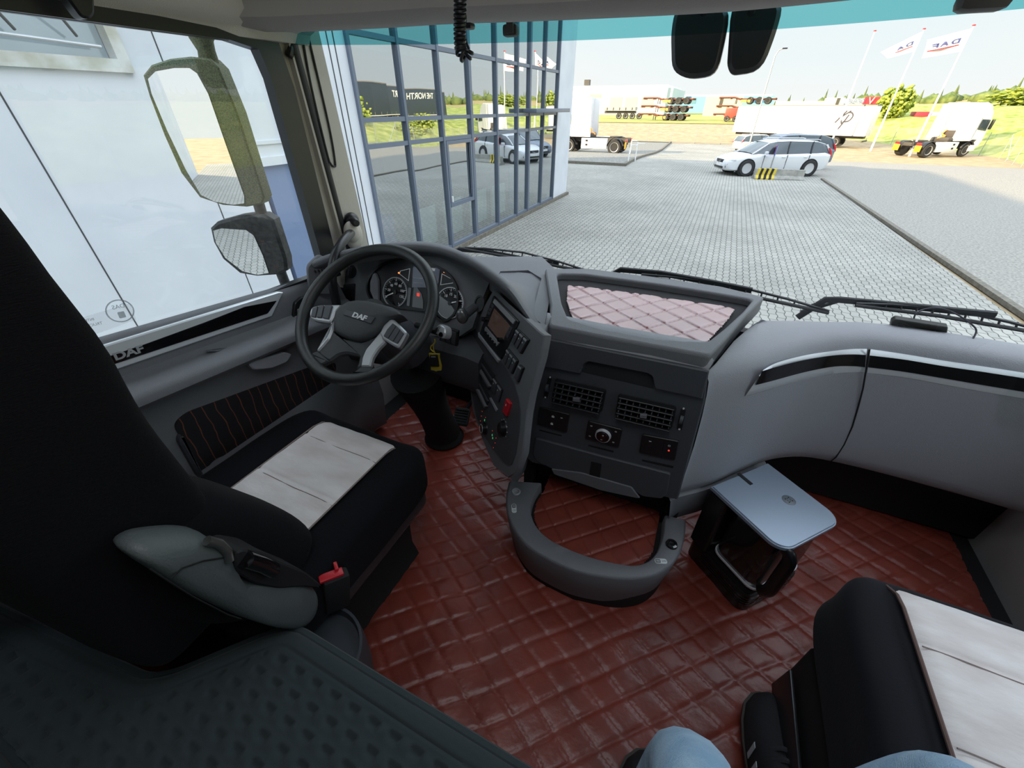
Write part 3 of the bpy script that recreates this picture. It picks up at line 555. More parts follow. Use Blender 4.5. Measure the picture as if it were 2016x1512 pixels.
b = plate(FU, z5((430, 940), (465, 985), (430, 1092), (400, 1050)), 0.003, 0.012, r=0.003, bev=0.003); hz = obj('hazard_switch', b, redp, con)
u, v = FU.uv(*z5((434, 995))[0]); b = prism(nb(), [(-0.003, -0.003), (0.003, -0.003), (0, 0.004)], 0.0005, FU.mat(u, v, 0.012)); obj('hazard_triangle', b, white, hz)
def knob(x, y, r, lit=None):
    u, v = FU.uv(*z5((x, y))[0]); m = FU.mat(u, v, 0.003); b = lathe(nb(), [(r * 1.35, 0), (r * 1.3, 0.003), (r, 0.003), (r * 0.95, 0.014), (r * 0.8, 0.016), (0, 0.016)], m, 28); k = obj('heater_knob', b, blackp, low)
    if r < 0.017: b = lathe(nb(), [(r * 1.0, 0.0155), (r * 0.9, 0.017), (r * 0.82, 0.0155)], m, 28); obj('knob_ring', b, silver, k)
    return u, v
knob(240, 1190, 0.0165); u, v = knob(392, 1190, 0.019); 
b = nb()
for k in range(6): a = radians(150 - 34 * k); prism(b, rect(0.0045, 0.0022, cx=0, cy=0), 0.0004, FU.mat(u + 0.0285 * cos(a), v + 0.0285 * sin(a), 0.0032)); 
obj('knob_scale', b, white, low)
b = nb()
for q in ((215, 1050), (208, 1088), (200, 1128), (243, 1100), (230, 1180), (300, 1210), (330, 1270), (322, 1310), (308, 1350)): u, v = FU.uv(*z5(q)[0]); prism(b, rect(0.0016, 0.0028, cx=0, cy=0), 0.0006, FU.mat(u, v, 0.0035 + (0.016 if q == (230, 1180) else 0)))
obj('heater_lamps', b, redl, low)
b = nb()
for q in ((235, 1122), (298, 1245), (302, 1270)): u, v = FU.uv(*z5(q)[0]); prism(b, rect(0.005, 0.007, 0.001), 0.0006, FU.mat(u, v, 0.0035))
obj('heater_display', b, greenl, low)
b = plate(FU, z5((275, 935), (290, 935), (345, 1035), (335, 1052)), 0.003, 0.006); obj('card_slot', b, dashl, low)
b = plate(FU, z5((50, 455), (90, 430), (120, 470), (120, 590), (95, 620), (45, 570)), 0.003, 0.008, r=0.004, bev=0.002); ip_ = obj('headlamp_panel', b, blackp, low)
u, v = FU.uv(*z5((58, 490))[0]); b = lathe(nb(), [(0, 0.014), (0.008, 0.014), (0.009, 0)], FU.mat(u, v, 0.006), 18); obj('headlamp_knob', b, dashd, ip_)
# stalk socket with the brake stalk
FS = Fr(P(940, 600, y=1.10), (1, 0, 0), (0, 0.447, 0.894)); u, v = FC.uv(944, 598); FSo = FC.mat(u, v, 0.001)
b = lathe(nb(), [(0.020, 0), (0.022, 0.004), (0.017, 0.004), (0.015, -0.004), (0, -0.004)], FSo @ Matrix.Diagonal((0.9, 1.35, 1, 1)), 28); sk_ = obj('lever_socket', b, blackp, D)
A = P(937, 603, y=1.085); B = P(913, 622, y=1.03); b = cyl(nb(), A, B, 0.013, 0.0155, bev=0.002); ball(b, P(910, 622, y=1.02), (0.021, 0.018, 0.027)); lv = obj('brake_lever', b, dashd, D); b = nb(); ball(b, P(908, 623, y=1.010), (0.0185, 0.012, 0.0245)); obj('lever_cap', b, M('lever_metal', (0.22, 0.22, 0.22), 0.3, 0.7), lv)
# centre section top with its recess
FTc = Fr((0, 0, 2.372), (1, 0, 0), (0, 1, 0)); zt = lambda *a: [(1000 + x / 3.024, 500 + y / 3.024) for x, y in a]
outer = [FTc.uv(*q) for q in ((1080, 640), (1084, 600), (1073, 528), (1160, 528), (1300, 546), (1420, 563), (1506, 584), (1468, 622), (1430, 668), (1398, 700), (1300, 682), (1180, 660))]
inner = [FTc.uv(*q) for q in zt((360, 385), (320, 290), (290, 115), (450, 118), (900, 178), (1200, 225), (1460, 270), (1400, 340), (1290, 440), (1190, 520), (900, 505), (560, 445))]
outer = rnd(outer, 0.012, 3)[::-1]; inner = rnd(inner, 0.02, 3)[::-1]
b = nb(); frame2d(b, outer, inner, 0.055, FTc.mat(), -0.055); ct = obj('centre_top', b, dash, D)
bmd = ct.modifiers.new('b', 'BEVEL'); bmd.width = 0.010; bmd.segments = 3; bmd.limit_method = 'ANGLE'; bmd.angle_limit = radians(50)
mp_ = rnd([FTc.uv(*q) for q in zt((355, 160), (800, 215), (1368, 298), (1310, 380), (1180, 515), (1050, 515), (700, 465), (400, 400), (350, 260))], 0.015, 3)
def inpoly(x, y, pl):
    c = False; j = len(pl) - 1
    for i in range(len(pl)):
        if (pl[i][1] > y) != (pl[j][1] > y) and x < (pl[j][0] - pl[i][0]) * (y - pl[i][1]) / (pl[j][1] - pl[i][1]) + pl[i][0]: c = not c
        j = i
    return c
mp3 = [FTc.pt(u, v) for u, v in mp_]; mpxy = [(p.x, p.y) for p in mp3]
leather2 = M('red_leather_sheen', (0.34, 0.06, 0.05), 0.34, col2=(0.27, 0.045, 0.035), nscale=10, bump=0.5, bscale=70, coat=1.0, spec=0.9, sheen=0.1)
leather2.node_tree.nodes['Principled BSDF'].inputs['Coat IOR'].default_value = 1.85; leather2.node_tree.nodes['Principled BSDF'].inputs['Coat Roughness'].default_value = 0.3
bb = nb(); prism(bb, inner, 0.012, FTc.mat(), z0=-0.034); obj('recess_floor', bb, blackm, ct)
m_ = obj('dash_mat', quiltgrid(-0.5, 0.3, 1.0, 1.4, 0.0028, 0.064, 0.0055, radians(52), lambda x, y: 2.353, 0.002, inside=lambda x, y: inpoly(x, y, mpxy)), leather2, smooth=80); tag(m_, 'dusky red quilted leather mat lying in the tray on top of the dashboard', 'dash mat')
# front lip of the centre section
fe = [Vector((x, y, 2.372)) for x, y in ((-0.352, 0.99), (-0.335, 0.968), (-0.2, 0.965), (-0.05, 0.968), (0.06, 0.975), (0.083, 0.978), (0.098, 1.0))]
b = nb(); loft(b, [[p + Vector((0, dy * (1 if 0 < i < 6 else 0.2), dz_)) for dy, dz_ in ((0.03, -0.004), (0, 0), (-0.022, -0.006), (-0.040, -0.019), (-0.050, -0.036), (-0.050, -0.050), (-0.03, -0.062))] for i, p in enumerate(fe)]); obj('centre_lip', b, dashl, D, smooth=80)
# centre front
FPc = Fr((0, 0.918, 0), (1, 0, 0))
b = plate(FPc, [(1077, 668), (1240, 703), (1395, 734), (1388, 790), (1372, 850), (1334, 985), (1310, 980), (1280, 972), (1262, 965), (1250, 955), (1075, 918), (1048, 912), (1034, 900), (1040, 870), (1058, 760)], -0.35, 0.0, bev=0.004); cf = obj('centre_front', b, dashd, D)
b = plate(FPc, [(1079, 664), (1397, 727), (1383, 782), (1290, 762), (1285, 738), (1276, 732), (1160, 709), (1150, 715), (1144, 733), (1066, 718)], 0.0, 0.010, r=0.004, bev=0.003); obj('upper_flap', b, dashd, cf)
b = plate(FPc, zt((440, 700), (480, 635), (520, 632), (830, 700), (860, 720), (868, 800)), 0.0, 0.001); obj('handle_recess', b, M('recess_dark', (0.02, 0.022, 0.025), 0.6), cf)
def vent(px, cols, rws, lab):
    b = plate(FPc, px, 0.0, 0.003, r=0.008, bev=0.001); v_ = obj('air_vent', b, blackm, cf, label=lab); A, B, C_, D_ = [Vector(q) for q in px]
    for k in range(cols):
        t = (k + 0.5) / cols; q = [A.lerp(B, t - 0.008), A.lerp(B, t + 0.008), D_.lerp(C_, t + 0.008), D_.lerp(C_, t - 0.008)]; c0 = (q[0] + q[1]) / 2; c1 = (q[2] + q[3]) / 2; q = [c0.lerp(c1, 0.08) + (q[0] - c0), c0.lerp(c1, 0.08) + (q[1] - c0), c0.lerp(c1, 0.92) + (q[2] - c1), c0.lerp(c1, 0.92) + (q[3] - c1)]
        b = plate(FPc, [tuple(p) for p in q], 0.003, 0.014); obj('vent_vane', b, dash, v_)
    for k in range(rws + 1):
        t = (k + 0.15) / (rws + 0.3); a, c = A.lerp(D_, t), B.lerp(C_, t); a2 = a.lerp(c, 0.03); c2 = a.lerp(c, 0.97); h = Vector((0, 1.3)); b = plate(FPc, [tuple(a2 - h), tuple(c2 - h), tuple(c2 + h), tuple(a2 + h)], 0.006, 0.020, bev=0.001); obj('vent_slat', b, blackp, v_)
    c = A.lerp(C_, 0.5) + Vector((-1, 1)); b = plate(FPc, [(c.x - 6, c.y - 4), (c.x + 7, c.y - 2), (c.x + 6, c.y + 5), (c.x - 7, c.y + 3)], 0.016, 0.024, bev=0.001); obj('vent_tab', b, dash, v_)
vent(zt((285, 738), (590, 805), (560, 940), (260, 868)), 8, 4, 'left centre air vent'); vent(zt((660, 828), (1008, 905), (975, 1040), (638, 960)), 9, 4, 'right centre air vent')
for q in (((240, 735), (262, 738), (235, 858), (212, 852)), ((1030, 920), (1060, 925), (1035, 1048), (1005, 1040))):
    b = plate(FPc, zt(*q), 0.0, 0.002, r=0.003); tw = obj('vent_wheel', b, blackm, cf); A = (Vector(q[0]) + Vector(q[1])) / 2; B = (Vector(q[2]) + Vector(q[3])) / 2
    u, v = FPc.uv(*zt(tuple(A.lerp(B, 0.5)))[0]); b = nb(); lathe(b, [(0.006, -0.004), (0.0135, -0.004), (0.0135, 0.004), (0.006, 0.004)], FPc.mat(u, v, 0.0) @ Matrix.Rotation(radians(90), 4, 'Y'), 24); obj('thumb_wheel', b, dashd, tw)
    for t, rr in ((-0.03, 0.0022), (0.97, 0.0028)): u, v = FPc.uv(*zt(tuple(A.lerp(B, t)))[0]); b = lathe(nb(), [(0, 0.003), (rr, 0.003), (rr, 0)], FPc.mat(u, v), 12); obj('vent_mark', b, white, tw)
def cpanel(px): return obj('switch_panel', plate(FPc, zt(*px), 0.0, 0.005, r=0.006, bev=0.002), blackp, cf)
s1 = cpanel(((190, 905), (370, 950), (352, 1062), (175, 1012))); s2 = cpanel(((480, 988), (683, 1040), (660, 1150), (460, 1095))); s3 = cpanel(((800, 1068), (1022, 1110), (995, 1225), (782, 1180)))
def ico(fr, x, y, s_, par, mat=white, w=0.0052):
    u, v = fr.uv(*zt((x, y))[0]); return u, v, w
for (x, y, par) in ((272, 962, s1), (265, 1005, s1)):
    u, v = FPc.uv(*zt((x, y))[0]); b = nb(); prism(b, rect(0.0055, 0.004), 0.0004, FPc.mat(u, v - 0.001, 0.0052) @ Matrix.Diagonal((1.5, 1.5, 1, 1))); frame2d(b, rect(0.0045, 0.0045), rect(0.003, 0.003), 0.0004, FPc.mat(u, v + 0.002, 0.0052)); obj('padlock_symbol', b, white, par)
for (x, y, par) in ((322, 972, s1), (848, 1110, s3)):
    u, v = FPc.uv(*zt((x, y))[0]); b = nb(); prism(b, [(-0.004, 0.002), (0.004, 0.002), (0.003, 0), (0, 0), (-0.003, -0.003), (-0.001, 0)], 0.0004, FPc.mat(u, v, 0.0052)); obj('lamp_symbol', b, white, par)
for px in (((238, 920), (242, 921), (225, 1022), (221, 1021)), ((300, 934), (304, 935), (288, 1040), (284, 1039))): obj('switch_gap', plate(FPc, zt(*px), 0.0052, 0.0056), blackm, s1)
for px in (((865, 1085), (869, 1086), (852, 1195), (848, 1194)), ((930, 1098), (934, 1099), (918, 1208), (914, 1207))): obj('switch_gap', plate(FPc, zt(*px), 0.0052, 0.0056), blackm, s3)
u, v = FPc.uv(*zt((570, 1072))[0]); m0 = FPc.mat(u, v, 0.005) @ Matrix.Diagonal((1.3, 1.3, 1, 1)); b = lathe(nb(), [(0, 0.012), (0.0135, 0.012), (0.0145, 0.0)], m0, 32); kn = obj('mirror_knob', b, gloss, s2); b = lathe(nb(), [(0.0150, 0.0), (0.0152, 0.009), (0.0166, 0.009), (0.0180, 0.0)], m0, 32); obj('knob_ring', b, chrome, kn)
b = nb(); prism(b, rect(0.004, 0.0008, cx=0.001, cy=0.006), 0.0004, m0, z0=0.012); prism(b, rect(0.0008, 0.004, cx=0.001, cy=0.006), 0.0004, m0, z0=0.012); prism(b, rect(0.004, 0.0008, cx=-0.001, cy=-0.007), 0.0004, m0, z0=0.012); obj('knob_marks', b, white, kn)
b = nb()
for q in ((500, 1018), (490, 1078), (645, 1052), (630, 1115)): u, v = FPc.uv(*zt(q)[0]); frame2d(b, rect(0.0055, 0.0035), rect(0.0040, 0.0020), 0.0004, FPc.mat(u, v, 0.0052))
obj('panel_symbol', b, white, s2)
u, v = FPc.uv(*zt((962, 1135))[0]); b = nb(); frame2d(b, rect(0.006, 0.005), rect(0.0045, 0.0035), 0.0004, FPc.mat(u, v, 0.0052)); obj('pump_symbol', b, white, s3)
u, v = FPc.uv(*zt((959, 1163))[0]); b = lathe(nb(), [(0, 0.001), (0.0026, 0.001), (0.0026, 0)], FPc.mat(u, v, 0.005), 14); obj('red_lamp', b, redl, s3)
for px in (((188, 1045), (320, 1078), (320, 1085), (188, 1052)), ((480, 1135), (630, 1172), (628, 1182), (478, 1142)), ((800, 1222), (985, 1262), (983, 1275), (798, 1232))): obj('trim_slot', plate(FPc, zt(*px), 0.0, 0.0008), blackm, cf)
dr = obj('lower_drawer', plate(FPc, zt((165, 1088), (540, 1190), (970, 1300), (950, 1420), (915, 1450), (800, 1435), (760, 1405), (300, 1290), (170, 1225), (152, 1180)), 0.0, 0.007, r=0.008, bev=0.003), dashd, cf)
obj('drawer_latch', plate(FPc, zt((500, 1225), (562, 1240), (550, 1325), (488, 1308)), 0.0075, 0.0085, r=0.003), blackm, dr)
obj('drawer_lip', plate(FPc, zt((265, 1268), (440, 1290), (740, 1375), (790, 1440), (770, 1440), (560, 1395), (280, 1300)), 0.007, 0.011, r=0.004, bev=0.002), dash, dr)

# passenger side
S = cr([(0.100, 0.930), (0.118, 0.955), (0.2, 1.03), (0.275, 1.12), (0.356, 1.210), (0.436, 1.268), (0.52, 1.298), (0.66, 1.31), (0.83, 1.308), (1.0, 1.30), (1.12, 1.285)], 5)
prof = [(0.012, 1.875), (-0.006, 1.89), (-0.014, 1.93), (-0.014, 2.0), (-0.012, 2.1), (-0.006, 2.2), (0.0, 2.26), (0.006, 2.298), (0.018, 2.318), (0.040, 2.329), (0.075, 2.335), (0.11, 2.332), (0.14, 2.318), (0.2, 2.27), (0.24, 2.2)]
def Sn(i):
    a = S[max(i - 1, 0)]; c = S[min(i + 1, len(S) - 1)]; d = (c - a).normalized(); return Vector((-d.y, d.x))
ev = lambda i: 1 - 0.0 * i
b = nb(); rows = []
for i, s_ in enumerate(S):
    n = Sn(i); r = []
    for o_, z in prof:
        p = s_ + n * o_
        if o_ > 0.03: p = Vector((s_.x + n.x * 0.03, s_.y + n.y * 0.03)) + Vector((0.0, 1)) * (o_ - 0.03) * (1 + 1.6 * (1 - sm((s_.x - 0.1) / 0.35)))
        r.append((max(p.x, 0.10 + (p.y - 0.97) * 0.36) if o_ > 0.03 else p.x, min(p.y, 1.47), z + (0.022 * sm((o_ - 0.03) / 0.05) * (1 - sm((s_.x - 0.12) / 0.14)) if o_ < 0.19 else 0)))
    rows.append(r)
loft(b, rows); pd = obj('passenger_dash', b, dashl, D, smooth=80)
def onS(px, py, w=0.0):
    r = ray(px, py)
    for i in range(len(S) - 1):
        a = S[i] - Sn(i) * w; c = S[i + 1] - Sn(i + 1) * w; e_ = c - a; den = r.x * e_.y - r.y * e_.x
        if abs(den) < 1e-9: continue
        t = (a.x * e_.y - a.y * e_.x) / den; k = (a.x * r.y - a.y * r.x) / den
        if t > 0 and -0.001 <= k <= 1.001: return CAM + r * t
    return CAM + r * ((S[-1].y) / r.y)
def ribbon(top, bot, w, n=8, th=0.004):
    tp = cr([(x, y, 0) for x, y in top], n); bt = cr([(x, y, 0) for x, y in bot], n); bm = nb(); rows = []
    for a, c in zip(tp, bt):
        A, B = onS(a.x, a.y, w), onS(c.x, c.y, w); e_ = th > 0.003; At, Bt = (onS(a.x, a.y, w - 0.009), onS(c.x, c.y, w - 0.003)) if e_ else (A, B); A0, B0 = onS(a.x, a.y, w - th - 0.009 * e_), onS(c.x, c.y, w - th - 0.003 * e_); rows.append([A0, At, A.lerp(B, 0.24), A.lerp(B, 0.5), A.lerp(B, 0.8), Bt, B0])
    loft(bm, rows, cv=True); return bm
st = [obj('trim_strip', ribbon([(1503, 728), (1530, 714), (1582, 700), (1640, 691), (1680, 687), (1707, 687)], [(1467, 780), (1520, 765), (1582, 748), (1640, 736), (1680, 733), (1703, 733)], 0.008), chrome, pd),
      obj('trim_strip', ribbon([(1714, 687.5), (1780, 697), (1858, 710), (1940, 722), (2030, 736)], [(1707, 734), (1780, 743), (1858, 757), (1940, 772), (2030, 787)], 0.008), chrome, pd)]
obj('gloss_inlay', ribbon([(1500, 731), (1530, 722), (1583, 709), (1640, 700), (1680, 698), (1705, 699)], [(1488, 758), (1520, 750), (1583, 733), (1640, 722), (1680, 721), (1703, 723)], 0.011, th=0.002), gloss, st[0])
obj('gloss_inlay', ribbon([(1713, 700), (1780, 708), (1858, 721), (1940, 733), (2030, 747)], [(1709, 723), (1780, 732), (1858, 745), (1940, 759), (2030, 774)], 0.011, th=0.002), gloss, st[1])
b = nb(); tube(b, [onS(x, y, 0.0135) for x, y in ((1712, 688), (1708, 712), (1704, 735), (1699, 765), (1690, 800), (1678, 840), (1662, 875), (1646, 900), (1636, 908))], 0.0022, 6); obj('glovebox_seam', b, blackm, pd)
b = nb(); loft(b, [[(p.x - 0.02, p.y + 0.01, 1.885), (p.x - 0.0, p.y - 0.012, 1.87), (p.x + 0.01, p.y + 0.0, 1.80), (p.x + 0.02, p.y + 0.04, 1.72)] for p in S[:22]]); obj('lower_trim', b, dash, D)
b = nb(); box(b, (0.55, 1.5, 1.8), (1.2, 0.03, 0.45)); box(b, (-0.13, 1.25, 1.72), (0.46, 0.5, 0.28)); box(b, (-0.9, 1.45, 1.8), (0.9, 0.03, 0.5)); box(b, (-0.38, 1.2, 1.78), (0.03, 0.5, 0.4)); box(b, (0.12, 1.25, 1.72), (0.04, 0.55, 0.30)); obj('bulkhead', b, blackm, D)
# cup tray under the centre section, with sockets
ct_ = thing('tunnel_tray', 'grey horseshoe tray on the tunnel with 12V and 24V sockets', 'tray', (-0.1, 0.85, 1.56))
oc = cr([(*P(x, y, z=1.75).xy, 0) for x, y in ((1003, 948), (998, 980), (1001, 1012), (1015, 1045), (1040, 1075), (1080, 1100), (1130, 1122), (1190, 1135), (1245, 1138), (1295, 1128), (1330, 1100), (1346, 1060), (1349, 1025))], 4)
ic = cr([(*P(x, y, z=1.75).xy, 0) for x, y in ((1066, 952), (1052, 975), (1045, 1005), (1055, 1035), (1080, 1060), (1118, 1080), (1160, 1096), (1208, 1108), (1250, 1113), (1278, 1104), (1296, 1082), (1306, 1050), (1309, 1015))], 4)
b = nb(); rows = []
for o_, i_ in zip(oc, ic):
    d = (i_ - o_).normalized(); up = Vector((0, 0, 1)); rows.append([o_ + d * 0.016 + up * 1.59, o_ + d * 0.006 + up * 1.66, o_ - d * 0.003 + up * 1.742, o_ + d * 0.001 + up * 1.7495, o_ + d * 0.006 + up * 1.752, i_ - d * 0.004 + up * 1.752, i_ + up * 1.748, i_ + d * 0.003 + up * 1.70])
loft(b, rows); obj('tray_rim', b, dash, ct_, smooth=50)
b = nb(); capped(b, [[o_.lerp(i_, 0.3) + Vector((0, 0, z)) for o_, i_ in zip(oc, ic)] for z in (1.56, 1.712)]); obj('tunnel_step', b, blackm, ct_)
icx = [(p.x, p.y) for p in ic] + [(0.09, 1.1), (-0.33, 1.1)]
o = obj('tunnel_mat', quiltgrid(-0.33, 0.09, 0.70, 1.06, 0.0035, 0.066, 0.0055, radians(QA), lambda x, y: 1.714, 0.002, inside=lambda x, y: inpoly(x * 1.05 + 0.006, (y - 0.9) * 1.05 + 0.9, icx)), M('red_leather_tray', (0.20, 0.04, 0.025), 0.38, col2=(0.16, 0.03, 0.02), nscale=12, bump=0.35, bscale=90), smooth=80); tag(o, 'red quilted leather mat inside the horseshoe tray', 'tray mat')
FR_ = Fr((0, 0, 1.7525), (1, 0, 0), (0, 1, 0))
for (x, y), lid in (((1016, 968), 0), ((1322, 1072), 1)):
    u, v = FR_.uv(x, y); b = lathe(nb(), [(0.008, -0.004), (0.009, 0.003), (0.0135, 0.004), (0.016, 0.0)] if not lid else [(0, 0.003), (0.008, 0.004), (0.010, 0.007), (0.016, 0.006), (0.018, 0)], FR_.mat(u, v), 28); k = obj('power_socket', b, silver if not lid else gloss, ct_)
for (x, y), a, ta, tb in (((1012, 1001), -62, '12V', '10'), ((1301, 1105), 22, '24V', '15A')):
    u, v = FR_.uv(x, y); m = FR_.mat(u, v, 0.0) @ Matrix.Rotation(radians(a), 4, 'Z'); b = nb(); prism(b, rnd(rect(0.036, 0.016), 0.008, 5), 0.0012, m); bd = obj('socket_badge', b, M('badge_grey', (0.62, 0.68, 0.68), 0.4), ct_)
    s_ = -1 if lid or a > 0 else 1; b = nb(); prism(b, rnd(rect(0.015, 0.012, cx=0.0085 * s_), 0.003, 3), 0.0004, m, z0=0.0012); obj('badge_field', b, dash, bd)
    text('badge_text', ta, 0.009, m @ Matrix.Translation((-0.009 * s_, 0, 0.0013)) @ Matrix.Rotation(radians(90 if a < 0 else 0), 4, 'Z'), dashd, bd, ext=0.0002); text('badge_text', tb, 0.006, m @ Matrix.Translation((0.0085 * s_, 0, 0.0017)), white, bd, ext=0.0002)

# black device with cable on the dash
FB = Fr(P(1810, 652, y=1.425), (cos(radians(4)), sin(radians(4)), 0), (0, -0.35, 0.93)); 
b = plate(FB, [(1755, 632), (1763, 627), (1866, 643), (1863, 662), (1752, 645)], -0.012, 0.004, r=0.003, bev=0.002); tr_ = thing('toll_transponder', 'small dark box with a cable standing at the foot of the windscreen', 'device', tuple(FB.w(1810, 655))); obj('casing', b, M('casing_dark', (0.018, 0.019, 0.014), 0.5), tr_)
b = nb()
for x, y in ((1772, 637), (1783, 640), (1835, 649), (1846, 651)): plate(FB, [(x - 5, y - 3), (x + 4, y - 2), (x + 4, y + 5), (x - 5, y + 4)], 0.004, 0.007, r=0.001, bm=b)
obj('bracket_lugs', b, blackp, tr_)
b = nb(); tube(b, cr([P(1798, 633, y=1.425), P(1803, 618, y=1.43), P(1820, 609, y=1.44), P(1850, 607, y=1.44), P(1880, 617, y=1.44), P(1908, 635, y=1.43), P(1922, 650, y=1.42), P(1915, 668, y=1.40)]), 0.0022, 6); obj('cable', b, M('cable_violet', (0.045, 0.04, 0.06), 0.5), tr_)

# ================================================================ STEERING WHEEL
wc = Vector((-0.885, 0.834, 2.338)); tw_ = radians(37.8); FWh = Fr(wc, (cos(0.045), sin(0.045), 0), (-sin(0.045) * cos(tw_), cos(0.045) * cos(tw_), sin(tw_)))
SW = thing('steering_wheel', 'black leather four-spoke steering wheel with silver switch spokes', 'steering wheel', tuple(wc))
b = nb(); tube(b, [FWh.pt(0.2230 * cos(2 * pi * k / 72), 0.2230 * sin(2 * pi * k / 72)) for k in range(72)], 0.0182, 16, cyc=True, flat=1.0, up=(0, 0, 1)); obj('rim', b, M('wheel_leather', (0.022, 0.024, 0.024), 0.36, bump=0.3, bscale=500), SW)
z8 = lambda *a: [(580 + x / 8.4, 580 + y / 8.4) for x, y in a]
hubm = M('hub_plastic', (0.050, 0.054, 0.058), 0.55, bump=0.4, bscale=500)
Fh = Fr(FWh.pt(0, 0, 0.004), FWh.R, FWh.U)
hp = [Fh.uv(*q) for q in z8((690, 300), (780, 200), (900, 130), (1060, 105), (1250, 125), (1450, 175), (1640, 225), (1750, 290), (1800, 350), (1640, 400), (1560, 440), (1450, 560), (1340, 660), (1220, 735), (1080, 778), (930, 750), (780, 690), (700, 640), (665, 540), (665, 420))]
hc = Vector((sum(p[0] for p in hp) / len(hp), sum(p[1] for p in hp) / len(hp)))
b = nb(); rows = []
for k, w in ((1.0, -0.03), (1.0, 0.0), (0.97, 0.008), (0.90, 0.014), (0.75, 0.018), (0.45, 0.021), (0.05, 0.022)): rows.append([Fh.pt(hc.x + (p[0] - hc.x) * k, hc.y + (p[1] - hc.y) * k, w) for p in hp])
capped(b, rows); hub = obj('hub', b, hubm, SW, smooth=60)
b = plate(Fr(FWh.pt(0, 0, 0.024), FWh.R, FWh.U), z8((870, 250), (1340, 385), (1270, 490), (820, 345)), 0, 0.004, bev=0.001); bdg = obj('badge', b, M('badge_dark', (0.05, 0.052, 0.058), 0.3, 0.4), hub)
Fb = Fr(FWh.pt(0, 0, 0.0285), FWh.R, FWh.U); tl, tr2 = Vector(Fb.uv(*z8((845, 300))[0])), Vector(Fb.uv(*z8((1305, 440))[0])); an = atan2(tr2.y - tl.y, tr2.x - tl.x)
text('badge_text', 'DAF', 0.022, FWh.mat(*Fb.uv(*z8((1072, 365))[0]), 0.0285) @ Matrix.Rotation(an, 4, 'Z'), white, bdg, width=0.052, off=0.0008, ext=0.0006)
def spoke(px, w0, w1, mat, name='spoke', r=0.004, bev=0.004, par=None): return obj(name, plate(FWh, z8(*px), w0, w1, r=r, bev=bev), mat, par or SW)
# the rubber arms below
b = plate(FWh, z8((640, 560), (700, 640), (850, 720), (1080, 775), (1230, 735), (1360, 640), (1440, 640), (1200, 900), (1100, 1210), (1000, 1225), (1060, 1020), (1030, 1000), (850, 960), (720, 985), (560, 1100), (420, 1010), (370, 930), (560, 760)), -0.022, -0.002, r=0.008, bev=0.006); obj('lower_spoke', b, hubm, SW)
b = plate(FWh, z8((940, 1300), (1100, 1180), (1260, 1190), (1300, 1300)), -0.018, 0.0, r=0.004, bev=0.004); obj('spoke_root', b, hubm, SW)
b = plate(FWh, z8((240, 980), (380, 920), (560, 1100), (430, 1160)), -0.018, 0.0, r=0.004, bev=0.004); obj('spoke_root', b, hubm, SW)
ls_ = spoke(((262, 300), (300, 220), (420, 185), (810, 178), (700, 290), (640, 420), (600, 480), (400, 450), (300, 420), (265, 370)), -0.012, 0.006, silver, 'switch_spoke', r=0.008)
spoke(((598, 470), (660, 440), (640, 600), (580, 740), (480, 860), (400, 945), (368, 925), (480, 800), (560, 680), (600, 560)), -0.01, 0.004, silver, 'silver_trim', r=0.004)
rs_ = spoke(((1600, 410), (1660, 430), (1800, 560), (1872, 640), (1800, 780), (1730, 892), (1640, 850), (1475, 745), (1420, 650), (1480, 520)), -0.012, 0.006, silver, 'switch_spoke', r=0.006)
spoke(((1460, 560), (1475, 745), (1500, 780), (1380, 900), (1290, 1040), (1252, 1192), (1095, 1190), (1120, 1040), (1180, 900), (1300, 760)), -0.012, 0.002, silver, 'silver_trim', r=0.005)
btn = M('button_rubber', (0.06, 0.065, 0.075), 0.5)
for q in (((330, 250), (420, 215), (375, 400), (305, 385)), ((430, 215), (520, 205), (475, 405), (400, 400)), ((535, 205), (655, 205), (590, 425), (495, 410))): k = spoke(q, 0.006, 0.011, btn, 'button', 0.002, 0.001, ls_)
for q in (((1650, 500), (1705, 540), (1570, 750), (1500, 710), (1560, 600)), ((1715, 545), (1770, 600), (1650, 800), (1580, 755)), ((1780, 610), (1832, 665), (1725, 830), (1665, 805))): k = spoke(q, 0.006, 0.011, btn, 'button', 0.002, 0.001, rs_)
b = nb(); tube(b, [FWh.pt(0, 0, -0.02), FWh.pt(0, 0, -0.10)], 0.055, 20); obj('boss', b, blackp, SW)
# column: shroud, boot, stalk
sc2 = thing('steering_column', 'black steering column rising from a boot on the floor', 'steering column', (-0.88, 1.09, 1.56))
top = FWh.pt(0, 0, -0.101); b = nb(); tube(b, [top, top.lerp(Vector((-0.87, 1.02, 2.10)), 0.5), Vector((-0.87, 1.00, 2.12))], [0.07, 0.075, 0.08], 20); obj('shroud', b, dashd, sc2)
b = nb(); rr = []
for k in range(15):
    t = k / 14; c = Vector((-0.87, 1.00, 2.02)).lerp(Vector((-0.885, 1.135, 1.60)), t); rr.append((c, (0.10 - 0.030 * sin(t * pi * 0.75)) * (1 + 0.02 * (k % 2))))
tube(b, [c for c, r in rr], [r for c, r in rr], 24, up=(1, 0, 0)); lathe(b, [(0.06, 0), (0.088, 0), (0.092, 0.01), (0.082, 0.03), (0.06, 0.05)], Matrix.Translation((-0.885, 1.14, 1.565)), 28); obj('boot', b, M('boot_black', (0.0045, 0.0045, 0.005), 0.85), sc2)
b = nb(); A = P(862, 652, y=0.93); tube(b, [A, P(820, 640, y=0.96)], [0.013, 0.010], 12); obj('stalk_stem', b, blackp, sc2)
